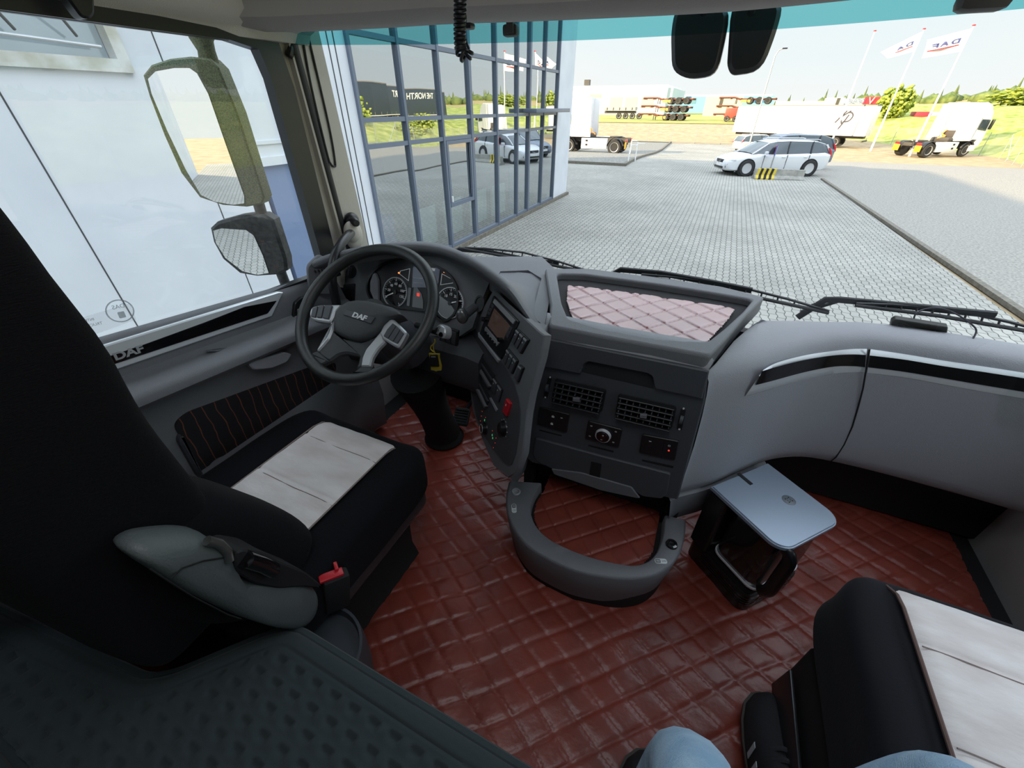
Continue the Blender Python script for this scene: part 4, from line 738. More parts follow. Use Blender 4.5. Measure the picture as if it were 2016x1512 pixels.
fs = Fr(P(866, 652, y=0.925), (0.8, -0.25, 0), (0, 0.55, 0.83)); b = nb(); prism(b, rnd([(-0.024, -0.018), (0.02, -0.018), (0.026, 0.0), (0.014, 0.020), (-0.012, 0.023), (-0.026, 0.010)], 0.008), 0.03, fs.mat(0, 0, -0.03), 0.006, seg=3); sth = obj('stalk_head', b, silver, sc2)
b = nb(); lathe(b, [(0, 0.002), (0.0075, 0.002), (0.008, -0.002)], Fr(fs.pt(0.010, -0.008, 0.001), fs.R, fs.U).mat(), 18); obj('stalk_button', b, gloss, sth)
b = nb(); frame2d(b, rect(0.010, 0.006), rect(0.0075, 0.0035), 0.0005, fs.mat(-0.008, 0.010, 0.0002)); frame2d(b, rect(0.012, 0.006), rect(0.0095, 0.0035), 0.0005, fs.mat(-0.012, 0.0, 0.0002)); obj('stalk_symbol', b, blackp, sth)
# key fob
kf = thing('key_fob', 'yellow and black key tag hanging from a loop below the steering stalk', 'key fob', tuple(P(857, 700, y=0.93))); yl = M('tag_yellow', (0.55, 0.42, 0.03), 0.5)
fk = Fr((0, 0.93, 0), (1, 0, 0)); za = lambda *a: [(780 + x / 5.81, 640 + y / 5.81) for x, y in a]
b = plate(fk, za((375, 322), (405, 318), (400, 325), (480, 328), (497, 328), (495, 370), (520, 470), (518, 515), (480, 518), (462, 527), (430, 515), (402, 512), (398, 440)), -0.002, 0.002, r=0.001); obj('tag', b, yl, kf)
b = plate(fk, za((390, 340), (480, 335), (500, 470), (400, 465)), 0.002, 0.006, r=0.003, bev=0.001); bt = obj('remote', b, blackp, kf)
b = plate(fk, za((412, 345), (462, 343), (464, 360), (413, 360)), 0.006, 0.0066); obj('remote_label', b, M('label_grey', (0.3, 0.3, 0.28), 0.5), bt)
b = nb(); tube(b, cr([fk.w(*q, 0.0) for q in za((440, 160), (445, 190), (425, 225), (400, 240), (395, 270), (410, 290), (430, 310))]), 0.0022, 6); tube(b, cr([fk.w(*q, 0.0) for q in za((425, 228), (425, 260), (430, 290), (445, 322))]), 0.0018, 6); obj('loop', b, yl, kf)
# pedals
pdl = thing('brake_pedal', 'ribbed black brake pedal beside the steering column boot', 'pedal', tuple(P(905, 830, y=1.3)))
fp = Fr(P(908, 820, y=1.22), (0.98, 0.2, 0), (0, 0.75, 0.66)); b = nb(); prism(b, rnd(rect(0.075, 0.085), 0.015), 0.012, fp.mat(0, 0, -0.012), 0.003); obj('pad', b, rubber, pdl)
b = nb(); [box(b, fp.pt(0, -0.03 + 0.0125 * k, 0.002), (0.06, 0.004, 0.004), rot=fp.mat().to_3x3()) for k in range(6)]; obj('pad_ribs', b, M('rib_grey', (0.03, 0.032, 0.035), 0.5), pdl)
b = nb(); tube(b, [fp.pt(0, 0, -0.012), fp.pt(0, 0.1, -0.12)], 0.01, 8); obj('pedal_arm', b, blackp, pdl)
# ================================================================ SEATS, BUNK, COFFEE MAKER, PERSON
Rx = lambda a: Matrix.Rotation(radians(a), 3, 'X'); Ry = lambda a: Matrix.Rotation(radians(a), 3, 'Y'); Rz = lambda a: Matrix.Rotation(radians(a), 3, 'Z')
def wr(p, a=0.004, f=14): return a * noise.noise(Vector((p.x * f, p.y * f * 0.6, p.z * f)))
ds = thing('driver_seat', 'driver seat with black velvet cover and pale suede centre panel', 'seat', (-0.85, 0.35, 1.58))
def cush(p):
    q = p.copy(); q.z += 0.018 * sm((abs(p.x) - 0.13) / 0.10) * (1 if p.z > 0 else 0) + wr(p); return q
obj('cushion', sbox((-0.85, 0.40, 1.925), (0.54, 0.60, 0.155), 0.30, 22, cush), velvet, ds, smooth=80)
def pad(x0, x1, y0, y1, zf, nx=14, ny=30, th=0.012, seams=(), edge=0.02, amp=0.004):
    bm = nb(); g = []
    for j in range(ny + 1):
        v = j / ny; r = []
        for i in range(nx + 1):
            u = i / nx; x = x0(v) + (x1(v) - x0(v)) * u; y = y0 + (y1 - y0) * v
            d = min(u, 1 - u) * 14; h = min(1, d) ** 0.5 * amp
            for s_ in seams: h -= 0.004 * exp(-((v - s_) / 0.008) ** 2)
            r.append(Vector((x, y, zf(x, y) + h + 0.002 * noise.noise(Vector((x * 20, y * 35, 1))))))
        g.append(r)
    loft(bm, g); return bm
zs = lambda x, y: 2.012 - 0.05 * sm((y - 0.60) / 0.12) ** 1.5 - 0.35 * max(0, y - 0.66)
o = obj('suede_panel', pad(lambda v: -0.985 + 0.01 * (v - 0.5), lambda v: -0.695 + 0.01 * (0.5 - v), 0.16, 0.675, zs, 20, 120, seams=(0.17, 0.5, 0.82)), suede, ds, smooth=80); 
seamm = M('seam_brown', (0.26, 0.21, 0.19), 0.9)
for y in (0.25, 0.405, 0.57): b = nb(); tube(b, [(-0.978 + 0.283 * k / 10, y + 0.001 * sin(k), zs(0, y) + 0.0035 - (0.004 if k in (0, 10) else 0)) for k in range(11)], 0.0013, 5); obj('panel_seam', b, seamm, ds)
for sx in (-0.985, -0.695): b = nb(); tube(b, [(sx, 0.16 + 0.515 * k / 16, zs(0, 0.16 + 0.515 * k / 16) + 0.001) for k in range(17)], 0.0024, 5); obj('panel_piping', b, seamm, ds)
def bk(p):
    q = p.copy(); q.y += 0.035 * sm((abs(p.x) - 0.12) / 0.1) * (1 if p.y > 0 else 0.0) + wr(p, 0.006, 9); q.y += 0.02 * exp(-((p.z - 0.16) / 0.15) ** 2); return q
obj('backrest', sbox((-0.87, 0.045, 2.53), (0.50, 0.20, 1.02), 0.34, 26, bk, rot=Rx(4)), velvet, ds, smooth=80)
obj('side_bolster', sbox((-0.70, 0.16, 2.16), (0.19, 0.22, 0.40), 0.6, 16, lambda p: p + Vector((wr(p, 0.008, 16), 0, 0)), rot=Rx(26)), velvet, ds, smooth=80)
obj('side_bolster', sbox((-1.02, 0.16, 2.12), (0.17, 0.20, 0.34), 0.6, 14, rot=Rx(26)), velvet, ds, smooth=80)
b = nb(); box(b, (-0.85, 0.40, 1.82), (0.48, 0.54, 0.10), bev=0.03, seg=3); obj('seat_shell', b, M('shell_plastic', (0.035, 0.039, 0.045), 0.42, bump=0.3), ds)
b = nb(); capped(b, [[(x, y, z) for x, y in ((-1.03 - e_, 0.16), (-0.66 + e_, 0.16), (-0.66 + e_, 0.60), (-1.03 - e_, 0.60))] for z, e_ in ((1.562, 0.02), (1.62, 0.0), (1.78, 0.01))]); obj('seat_base', b, blackm, ds)
# armrest: tilted down beside the cushion
FA = Fr((-0.545, 0, 0), (0, 1, 0)); zb = lambda *a: [(x / 1.902, 980 + y / 1.902) for x, y in a]
ao = cr([(*FA.uv(*q), 0) for q in zb((510, 225), (560, 185), (640, 166), (740, 156), (815, 168), (855, 215), (890, 290), (980, 322), (1080, 335), (1160, 335), (1208, 360), (1218, 410), (1200, 465), (1150, 505), (1060, 505), (950, 475), (850, 435), (720, 370), (620, 310), (545, 262))], 3, cyc=True)
ac = sum(ao, Vector()) / len(ao)
def shr(k, w): return [FA.pt(ac.x + (p.x - ac.x) * (1 - k * 0.35) - (p - ac).normalized().x * 0.02 * k, ac.y + (p.y - ac.y) * (1 - k * 0.35) - (p - ac).normalized().y * 0.02 * k, w) for p in ao]
b = nb(); capped(b, [shr(0.85, -0.085), shr(0.4, -0.082), shr(0.08, -0.065), shr(0, -0.045), shr(0.03, -0.025), shr(0.15, -0.010), shr(0.35, -0.003), shr(0.7, 0.0)])
arm = obj('armrest', b, vinyl, ds, smooth=80)
b = plate(FA, zb((905, 190), (980, 200), (1040, 235), (1140, 275), (1195, 320), (1200, 338), (1130, 330), (1040, 338), (950, 320), (890, 285), (870, 250), (880, 200)), -0.06, 0.004, r=0.012, bev=0.003); obj('armrest_insert', b, M('insert_black', (0.010, 0.010, 0.012), 0.7), arm)
b = nb(); tube(b, [FA.w(*q, 0.006) for q in zb((905, 222), (960, 240), (1005, 262))], 0.019, 16, flat=0.7); lv2 = obj('adjuster_lever', b, gloss, arm)
b = nb(); tube(b, [FA.w(*q, 0.0) for q in zb((775, 160), (820, 172), (850, 200), (858, 235))], 0.007, 10); obj('pivot_ring', b, M('pivot_metal', (0.25, 0.25, 0.24), 0.3, 0.8), arm)
b = nb(); tube(b, [FA.w(*q, 0.001) for q in zb((640, 300), (680, 262), (760, 235), (845, 222))], 0.0012, 5); tube(b, [FA.w(*q, 0.0015) for q in zb((560, 265), (640, 318), (720, 368), (850, 436), (900, 452))], 0.0012, 5); obj('armrest_seam', b, blackm, arm)
# belt buckle
bk_ = thing('belt_buckle', 'black seat belt buckle with a red button beside the driver cushion', 'belt buckle', tuple(P(650, 1180, z=1.85)))
fb = Fr(P(651, 1131, z=1.99), (0.85, 0.53, 0), (-0.5, 0.8, 0.15)); pc = P(651, 1140, z=1.985)
b = nb(); box(b, pc + Vector((0, 0, -0.05)), (0.03, 0.055, 0.11), rot=Rz(-30) @ Rx(-12), bev=0.006); obj('buckle_body', b, blackm, bk_)
b = nb(); box(b, pc + Vector((0.000, 0.004, 0.008)), (0.020, 0.050, 0.008), rot=Rz(-32) @ Rx(-12), bev=0.002); box(b, pc + Vector((-0.004, 0.023, 0.011)), (0.022, 0.008, 0.010), rot=Rz(-32) @ Rx(-12), bev=0.002); obj('release_button', b, redp, bk_)
# round tray between seat and bunk
b = lathe(nb(), [(0, 0.006), (0.098, 0.006), (0.102, 0.028), (0.108, 0.028), (0.110, -0.02), (0.106, -0.10), (0, -0.10)], Matrix.Translation((-0.555, 0.155, 1.845)), 48)
o = thing('round_bin', 'round grey-topped bin tucked between driver seat and bunk', 'bin', (-0.555, 0.155, 1.58)); obj('bin_top', b, M('bin_plastic', (0.045, 0.052, 0.062), 0.45, bump=0.2), o)
b = nb(); cyl(b, (-0.555, 0.155, 1.565), (-0.555, 0.155, 1.748), 0.09, 0.104, seg=40); obj('bin_body', b, blackp, o)

# passenger seat
ps = thing('passenger_seat', 'passenger seat with black cover and pale suede centre panel at the lower right', 'seat', (0.68, 0.45, 1.58))
obj('cushion', sbox((0.708, 0.46, 1.90), (0.50, 0.68, 0.20), 0.30, 24, lambda p: p + Vector((0.012 * (-1 if p.x < 0 else 1) * sm(-p.z * 12), 0, 0.008 * sm((abs(p.x) - 0.13) / 0.08) + wr(p, 0.003)))), M('black_jersey', (0.009, 0.009, 0.012), 0.9, spec=0.2, sheen=0.04, bump=0.3), ps, smooth=80)
zs2 = lambda x, y: 2.012 - 0.05 * sm((y - 0.70) / 0.11) ** 1.5 - 0.5 * max(0, y - 0.785)
obj('suede_panel', pad(lambda v: 0.552 + 0.0 * v, lambda v: 0.83, 0.10, 0.772, zs2, 20, 160, seams=(0.30, 0.55, 0.80), amp=0.007), suede, ps, smooth=80)
for y in (0.30, 0.47, 0.63): b = nb(); tube(b, [(0.556 + 0.27 * k / 10, y + 0.001 * sin(k), zs2(0, y) + 0.0065) for k in range(11)], 0.0015, 5); obj('panel_seam', b, seamm, ps)
b = nb(); tube(b, [(0.546, y, zs2(0, y) + 0.006) for y in [0.1 + 0.67 * k / 20 for k in range(21)]], 0.0035, 6); obj('panel_piping', b, M('piping_brown', (0.12, 0.07, 0.06), 0.7), ps)
obj('backrest', sbox((0.69, 0.02, 2.35), (0.50, 0.16, 0.72), 0.34, 16, rot=Rx(6)), bpy.data.materials['black_jersey'], ps, smooth=80)
b = nb(); box(b, (0.68, 0.44, 1.69), (0.44, 0.50, 0.24), bev=0.02); obj('seat_base', b, blackm, ps)
b = nb(); box(b, (0.44, 0.50, 1.68), (0.008, 0.30, 0.10), rot=Ry(4), bev=0.003); obj('base_bracket', b, M('bracket', (0.05, 0.055, 0.06), 0.35, 0.6), ps)

# bunk mattress with dimpled cover, notched round the driver seat
mo = [(1.10, 0.168), (-0.555, 0.160), (-0.592, 0.140), (-0.70, 0.008), (-0.74, -0.02), (-1.26, -0.095), (-1.26, -0.92), (1.10, -0.92)]
mo = rnd(mo, 0.03, 4)
bunkm = M('bunk_cloth', (0.040, 0.053, 0.057), 0.9, spec=0.2, sheen=0.12, bump=0.25, bscale=700)
def bz(x, y, d):
    z = 2.0 - 0.02 * (1 - min(1, d / 0.02)) ** 2 - 0.0035 * exp(-((d - 0.034) / 0.0022) ** 2)
    row = floor(y / 0.030); fy = y / 0.030 - row; fx = (x / 0.044 + (0.5 if row % 2 else 0)) % 1
    if d > 0.042:
        wx = sm((0.30 - abs(fx - 0.5)) / 0.12); z += 0.0012 * cos((fy - 0.5) * 2 * pi)
        z -= 0.0085 * wx * (sm((fy - 0.15) / 0.45) if fy < 0.66 else 1 - sm((fy - 0.66) / 0.12))
    elif 0.012 < d < 0.03: z -= 0.0015 * exp(-(((x / 0.02) % 1 - 0.5) / 0.2) ** 2 - ((d - 0.02) / 0.002) ** 2)
    return z
def pdist(x, y, pl):
    m_ = 9
    for i in range(len(pl)):
        ax, ay = pl[i]; bx, by = pl[(i + 1) % len(pl)]; dx, dy = bx - ax, by - ay; L2 = dx * dx + dy * dy
        t = min(1, max(0, ((x - ax) * dx + (y - ay) * dy) / L2)) if L2 else 0; m_ = min(m_, hypot(x - ax - t * dx, y - ay - t * dy))
    return m_
b = nb(); st_ = 0.0034; gx = {}
for i in range(int(1.36 / st_) + 1):
    for j in range(int(0.34 / st_) + 1):
        x = -1.26 + i * st_; y = -0.165 + j * st_
        if inpoly(x, y, mo): d = pdist(x, y, mo); gx[i, j] = b.verts.new((x, y, bz(x, y, d)))
for (i, j) in gx:
    if (i + 1, j) in gx and (i + 1, j + 1) in gx and (i, j + 1) in gx: b.faces.new((gx[i, j], gx[i + 1, j], gx[i + 1, j + 1], gx[i, j + 1]))
mt = thing('bunk_mattress', 'dark dimple-textured bunk mattress across the back of the cab', 'mattress', (-0.1, -0.4, 1.85)); obj('mattress_cover', b, bunkm, mt, smooth=80)
b = nb(); prism(b, mo[::-1], 0.106, Matrix.Translation((0, 0, 1.87))); rr = [(x, y) for x, y in mo]
box(b, (0.6, -0.35, 1.955), (1.0, 1.0, 0.07)); box(b, (-0.35, -0.55, 1.955), (1.8, 0.74, 0.07)); obj('mattress_core', b, bunkm, mt)
b = nb(); tube(b, [(x, y, 1.974) for x, y in mo], 0.012, 8, cyc=True); obj('edge_piping', b, bunkm, mt)
b = nb(); box(b, (0.23, -0.42, 1.70), (1.7, 1.0, 0.28)); box(b, (-0.95, -0.58, 1.70), (0.66, 0.72, 0.28)); o = obj('bunk_box', b, blackm); tag(o, 'black storage box under the bunk mattress', 'storage box')

# coffee maker
cfr = Fr((0.375, 1.005, 1.565), (0.66, 0.75, 0), (-0.75, 0.66, 0)); CM = thing('coffee_maker', 'truck coffee maker with a silver blue lid and dark glass jug under the dashboard', 'coffee maker', tuple(cfr.o))
def cprism(name, x0, x1, y0, y1, z0, z1, mat, r=0.03, bev=0.004, par=None, **k): b = prism(nb(), rnd([(x0, y0), (x1, y0), (x1, y1), (x0, y1)], r, 6), z1 - z0, cfr.mat(0, 0, 0), bev, z0=z0, seg=2); return obj(name, b, mat, par or CM, **k)
bl = M('coffee_black', (0.010, 0.010, 0.011), 0.3)
cprism('base', -0.115, 0.115, -0.105, 0.13, 0.0, 0.085, bl, 0.04, 0.006); cprism('back_body', -0.12, 0.12, 0.06, 0.13, 0.085, 0.325, bl, 0.015)
b = nb(); lid = rnd([(-0.125, -0.115), (0.125, -0.115), (0.125, 0.135), (-0.125, 0.135)], 0.001, 2); lp = rnd([(-0.122, -0.115), (0.122, -0.115)], 0.001) if 0 else None
pts_l = [(-0.122, 0.125), (-0.122, -0.115), (0.122, -0.115), (0.122, 0.125)]
pl_ = [Vector(pts_l[0])] + [Vector((-0.122 + 0.045 * (1 - cos(a)), -0.115 + 0.045 * (1 - sin(a)))) for a in [pi / 2 * k / 8 for k in range(9)]] + [Vector((0.122 - 0.045 * (1 - sin(a)), -0.115 + 0.045 * (1 - cos(a)))) for a in [pi / 2 * k / 8 for k in range(9)]] + [Vector(pts_l[3])]
b = prism(nb(), [tuple(p) for p in pl_], 0.014, cfr.mat(), 0.004, z0=0.328, seg=3); ld_ = obj('lid', b, M('lid_silver', (0.28, 0.345, 0.43), 0.35, 0.35), CM)
b = lathe(nb(), [(0.0, 0.0008), (0.017, 0.0008), (0.0185, 0.0)], cfr.mat(0.045, -0.005, 0.342), 28); k = obj('steam_vent', b, M('vent_grey', (0.12, 0.14, 0.16), 0.4), ld_)
b = nb(); [lathe(b, [(0, 0.0014), (0.0019 if q % 2 else 0.0012, 0.0014), (0.0019 if q % 2 else 0.0012, 0)], cfr.mat(0.045 + 0.009 * cos(q * pi / 4) * (1 if q % 2 else 0.55), -0.005 + 0.009 * sin(q * pi / 4) * (1 if q % 2 else 0.55), 0.342), 8) for q in range(8)]; obj('vent_holes', b, blackm, k, kind='stuff')
b = nb(); prism(b, rect(0.012, 0.05, 0.001, cx=-0.005, cy=0.105), 0.002, cfr.mat(), z0=0.3415); obj('lid_clip', b, blackp, ld_)
jug = M('smoked_glass', (0.02, 0.017, 0.014), 0.04, trans=0.0, alpha=0.72, coat=0.6)
b = nb(); capped(b, [[cfr.pt(u * k, v * k + 0.0, w) for u, v in rnd([(-0.10, -0.10), (0.10, -0.10), (0.10, 0.055), (-0.10, 0.055)], 0.035, 6)] for k, w in ((0.96, 0.086), (1.0, 0.10), (1.0, 0.22), (0.97, 0.30), (0.96, 0.318))]); jg = obj('jug', b, jug, CM)
b = nb(); frame2d(b, rnd([(-0.104, -0.104), (0.104, -0.104), (0.104, 0.058), (-0.104, 0.058)], 0.035, 6), rnd([(-0.10, -0.10), (0.10, -0.10), (0.10, 0.055), (-0.10, 0.055)], 0.034, 6), 0.006, cfr.mat(), 0.105); obj('jug_band', b, chrome, jg)
b = nb(); prism(b, rect(0.14, 0.10, 0.02, cx=0, cy=-0.02), 0.12, cfr.mat(), z0=0.10); obj('coffee', b, M('coffee', (0.006, 0.004, 0.003), 0.2), jg)
# handle at the front right corner
hc_ = [cfr.pt(-0.088, -0.100, 0.318), cfr.pt(-0.088, -0.116, 0.316), cfr.pt(-0.088, -0.126, 0.29), cfr.pt(-0.088, -0.126, 0.22), cfr.pt(-0.088, -0.124, 0.15), cfr.pt(-0.088, -0.108, 0.12)]
b = nb(); tube(b, cr(hc_, 5), 0.018, 12, flat=0.7); obj('handle', b, bl, jg)
b = nb(); 
for k in range(4): frame2d(b, rnd([(-0.117, -0.107), (0.117, -0.107), (0.117, 0.1), (-0.117, 0.1)], 0.04, 6), rnd([(-0.114, -0.104), (0.114, -0.104), (0.114, 0.1), (-0.114, 0.1)], 0.039, 6), 0.004, cfr.mat(), 0.03 + 0.011 * k)
obj('base_ribs', b, gloss, CM)

# the seated person: jeans and shoes (the photographer)
pr = thing('person', 'seated person in light blue jeans and dark shoes, knees at the lower edge', 'person', (0.3, 0.3, 1.57))
def skin(name, chain, edges, mat, par, lvl=2, root=0):
    me = bpy.data.meshes.new(name); b0 = base(par); me.from_pydata([Vector(c[:3]) - b0 for c in chain], edges, []); me.materials.append(mat)
    o = bpy.data.objects.new(name, me); COL.objects.link(o); o.parent = par; m = o.modifiers.new('s', 'SKIN'); BASE[o.name] = b0
    for i, c in enumerate(chain): v = me.skin_vertices[0].data[i]; v.radius = (c[3], c[3]) if len(c) == 4 else (c[3], c[4]); v.use_root = (i == root)
    s_ = o.modifiers.new('u', 'SUBSURF'); s_.levels = lvl; s_.render_levels = lvl; m.use_smooth_shade = True; return o
ch = [(0.32, -0.30, 2.10, 0.15), (0.24, -0.20, 2.10, 0.10), (0.21, -0.02, 2.11, 0.085), (0.18, 0.19, 2.09, 0.068), (0.172, 0.265, 2.045, 0.064), (0.17, 0.265, 1.95, 0.058), (0.165, 0.24, 1.80, 0.055), (0.17, 0.22, 1.66, 0.05),
      (0.42, -0.20, 2.10, 0.10), (0.46, 0.02, 2.13, 0.088), (0.50, 0.31, 2.125, 0.074), (0.50, 0.368, 2.085, 0.069), (0.43, 0.325, 1.97, 0.06), (0.385, 0.295, 1.80, 0.054), (0.40, 0.30, 1.69, 0.05), (0.33, -0.34, 2.35, 0.15, 0.10)]
o_ = skin('jeans', ch, [(0, 1), (1, 2), (2, 3), (3, 4), (4, 5), (5, 6), (6, 7), (0, 8), (8, 9), (9, 10), (10, 11), (11, 12), (12, 13), (13, 14), (0, 15)], jeans, pr)
body = M('sweater_grey', (0.10, 0.11, 0.12), 0.9); skinm = M('skin', (0.55, 0.33, 0.24), 0.55)
ch = [(0.33, -0.36, 2.30, 0.15, 0.11), (0.33, -0.42, 2.50, 0.16, 0.11), (0.33, -0.46, 2.66, 0.17, 0.11), (0.33, -0.46, 2.74, 0.07), (0.13, -0.46, 2.66, 0.06), (0.05, -0.36, 2.46, 0.048), (0.02, -0.18, 2.42, 0.04), (0.53, -0.46, 2.66, 0.06), (0.60, -0.42, 2.42, 0.048), (0.54, -0.22, 2.28, 0.04)]
skin('sweater', ch, [(0, 1), (1, 2), (2, 3), (2, 4), (4, 5), (5, 6), (2, 7), (7, 8), (8, 9)], body, pr)
hd_ = nb(); ball(hd_, (0.33, -0.45, 2.93), (0.078, 0.098, 0.118), u=28, v=20)
for v in hd_.verts:
    d = v.co - Vector((0.33, -0.45, 2.93))
    if d.z < -0.03: v.co.x -= d.x * 0.25 * sm((-d.z - 0.03) / 0.08)
tube(hd_, [(0.33, -0.355, 2.955), (0.33, -0.342, 2.93), (0.33, -0.335, 2.912), (0.33, -0.355, 2.905)], [0.006, 0.010, 0.014, 0.008], 8)
for s_ in (-1, 1): ball(hd_, (0.33 + s_ * 0.079, -0.46, 2.925), (0.012, 0.022, 0.032), u=10, v=8)
tube(hd_, [(0.33, -0.46, 2.72), (0.33, -0.455, 2.86)], [0.056, 0.052], 14); head = obj('head', hd_, skinm, pr)
hr = nb(); ball(hr, (0.33, -0.468, 2.962), (0.086, 0.100, 0.102), u=24, v=16); obj('hair', hr, M('hair_brown', (0.06, 0.035, 0.02), 0.8), pr)
for s_ in (-1, 1): e1 = nb(); ball(e1, (0.33 + s_ * 0.031, -0.361, 2.945), (0.013, 0.010, 0.008), u=12, v=8); obj('eye', e1, white, head)
m1 = nb(); tube(m1, [(0.305, -0.362, 2.872), (0.33, -0.352, 2.869), (0.355, -0.362, 2.872)], 0.005, 8); obj('mouth', m1, M('lips', (0.45, 0.16, 0.14), 0.5), head)
for hx, hy, hz_, dx in ((0.02, -0.15, 2.42, 0.25), (0.53, -0.17, 2.26, 0.2)):
    c_ = [(hx, hy, hz_, 0.030, 0.02), (hx + dx * 0.04, hy + 0.05, hz_ + 0.01, 0.036, 0.016), (hx + dx * 0.06, hy + 0.09, hz_ + 0.015, 0.034, 0.014)]; ed = [(0, 1), (1, 2)]
    for k, (fx, ln) in enumerate(((-0.028, 0.062), (-0.009, 0.07), (0.010, 0.066), (0.028, 0.052))):
        n0 = len(c_); c_ += [(hx + fx + 0.012, hy + 0.11, hz_ + 0.016, 0.0085), (hx + fx + 0.014, hy + 0.11 + ln * 0.5, hz_ + 0.008, 0.008), (hx + fx + 0.015, hy + 0.11 + ln * 0.85, hz_ - 0.012, 0.007)]; ed += [(2, n0), (n0, n0 + 1), (n0 + 1, n0 + 2)]
    n0 = len(c_); c_ += [(hx - 0.04, hy + 0.055, hz_, 0.010), (hx - 0.055, hy + 0.09, hz_ - 0.008, 0.009)]; ed += [(1, n0), (n0, n0 + 1)]; skin('hand', c_, ed, skinm, pr)
# shoes
shm = M('shoe_suede', (0.010, 0.011, 0.014), 0.75, bump=0.6, bscale=300)
def shoe(x, y, ang):
    fr = Fr((x, y, 1.580), (cos(ang), sin(ang), 0), (-sin(ang), cos(ang), 0)); secs = [(a_ * 1.1, w_ * 1.3, h_ * 1.2) for a_, w_, h_ in [(-0.15, 0.030, 0.05), (-0.12, 0.036, 0.085), (-0.06, 0.036, 0.095), (0.0, 0.040, 0.080), (0.05, 0.046, 0.062), (0.09, 0.047, 0.054), (0.125, 0.040, 0.048), (0.148, 0.026, 0.038), (0.158, 0.010, 0.025)]]
    b = nb(); capped(b, [[fr.pt(w * cos(a) + 0.006 * sm((yy) / 0.1), yy, 0.018 + (h * max(0, sin(a)) ** 0.8 if sin(a) > 0 else 0.004 * sin(a))) for a in [2 * pi * k / 20 for k in range(20)]] for yy, w, h in secs]); s_ = obj('shoe', b, shm, pr, smooth=70)
    b = nb(); capped(b, [[fr.pt((w + 0.004) * cos(a) + 0.006 * sm((yy) / 0.1), yy * 1.02, 0.006 + (0.020 if sin(a) > 0 else 0)) for a in [2 * pi * k / 20 for k in range(20)]] for yy, w, h in secs]); obj('sole', b, M('sole_dark', (0.03, 0.022, 0.016), 0.6), s_)
    for k in range(5):
        yy = 0.035 - 0.022 * k; hh = 0.018 + 0.086 + 0.005 * k; b = nb(); tube(b, cr([fr.pt(-0.024, yy, hh - 0.012), fr.pt(0, yy + 0.004, hh + 0.004), fr.pt(0.024, yy - 0.003, hh - 0.012)]), 0.0035, 6, flat=1.5); obj('lace', b, M('lace_black', (0.016, 0.017, 0.022), 0.7), s_)
    for sx in (-1, 1):
        for k in range(2): b = nb(); prism(b, [(0, 0), (0.011, 0), (0.003, 0.05), (-0.008, 0.05)], 0.0015, Fr(fr.pt(sx * 0.053, 0.03 - 0.035 * k, 0.035), -fr.U * sx * -1 if sx > 0 else fr.U * -1, (0, 0, 1)).mat()); obj('side_stripe', b, M('stripe_pale', (0.5, 0.6, 0.66), 0.5), s_)
shoe(0.436, 0.455, radians(4)); shoe(0.165, 0.215, radians(-4))
# ================================================================ OUTSIDE: GROUND
def gh(y, x=0): return -0.95 * sm((y - 27) / 26.0) + 1.6 * sm((y - 68) / 34.0)
def G(px, py):
    r = ray(px, py); t = 0.0; s_ = 0.0005
    while t < 1.0:
        p = CAM + r * t
        if p.z <= gh(p.y): return p
        t += s_ if p.y < 60 else s_ * 0.5
    return p
def gmat(name, c1, c2, sc, bump=0.5, bsc=40, **k): return M(name, c1, 0.9, col2=c2, nscale=sc, bump=bump, bscale=bsc, spec=0.2, ndet=8, **k)
def strip(name, ys, xl, xr, off, mat, kind='structure', nx=1):
    bm = nb(); loft(bm, [[(xl(y) + (xr(y) - xl(y)) * i / nx, y, gh(y) + off) for i in range(nx + 1)] for y in ys]); o = obj(name, bm, mat)
    if kind: o['kind'] = kind
    return o
yl_ = lambda a, c, n: [a + (c - a) * i / n for i in range(n + 1)]
brick = bpy.data.materials.new('paving'); brick.use_nodes = True; nt = brick.node_tree; pb = nt.nodes['Principled BSDF']; pb.inputs['Roughness'].default_value = 0.9; pb.inputs['Specular IOR Level'].default_value = 0.2
tcn = N(nt, 'ShaderNodeTexCoord'); sp = N(nt, 'ShaderNodeSeparateXYZ'); nt.links.new(tcn.outputs['Object'], sp.inputs[0])
m1 = N(nt, 'ShaderNodeMath', operation='MULTIPLY'); m1.inputs[1].default_value = 2 * pi / 0.23; nt.links.new(sp.outputs[1], m1.inputs[0])
m2 = N(nt, 'ShaderNodeMath', operation='SINE'); nt.links.new(m1.outputs[0], m2.inputs[0]); m3 = N(nt, 'ShaderNodeMath', operation='MULTIPLY_ADD'); m3.inputs[1].default_value = 0.011; nt.links.new(m2.outputs[0], m3.inputs[0]); nt.links.new(sp.outputs[0], m3.inputs[2])
cb = N(nt, 'ShaderNodeCombineXYZ'); nt.links.new(sp.outputs[1], cb.inputs[0]); nt.links.new(m3.outputs[0], cb.inputs[1])
bt_ = N(nt, 'ShaderNodeTexBrick', offset=0.5); bt_.inputs['Scale'].default_value = 1.0; bt_.inputs['Brick Width'].default_value = 0.23; bt_.inputs['Row Height'].default_value = 0.125; bt_.inputs['Mortar Size'].default_value = 0.008; bt_.inputs['Mortar Smooth'].default_value = 0.3
bt_.inputs['Color1'].default_value = (0.34, 0.335, 0.305, 1); bt_.inputs['Color2'].default_value = (0.29, 0.29, 0.265, 1); bt_.inputs['Mortar'].default_value = (0.075, 0.075, 0.07, 1); nt.links.new(cb.outputs[0], bt_.inputs['Vector'])
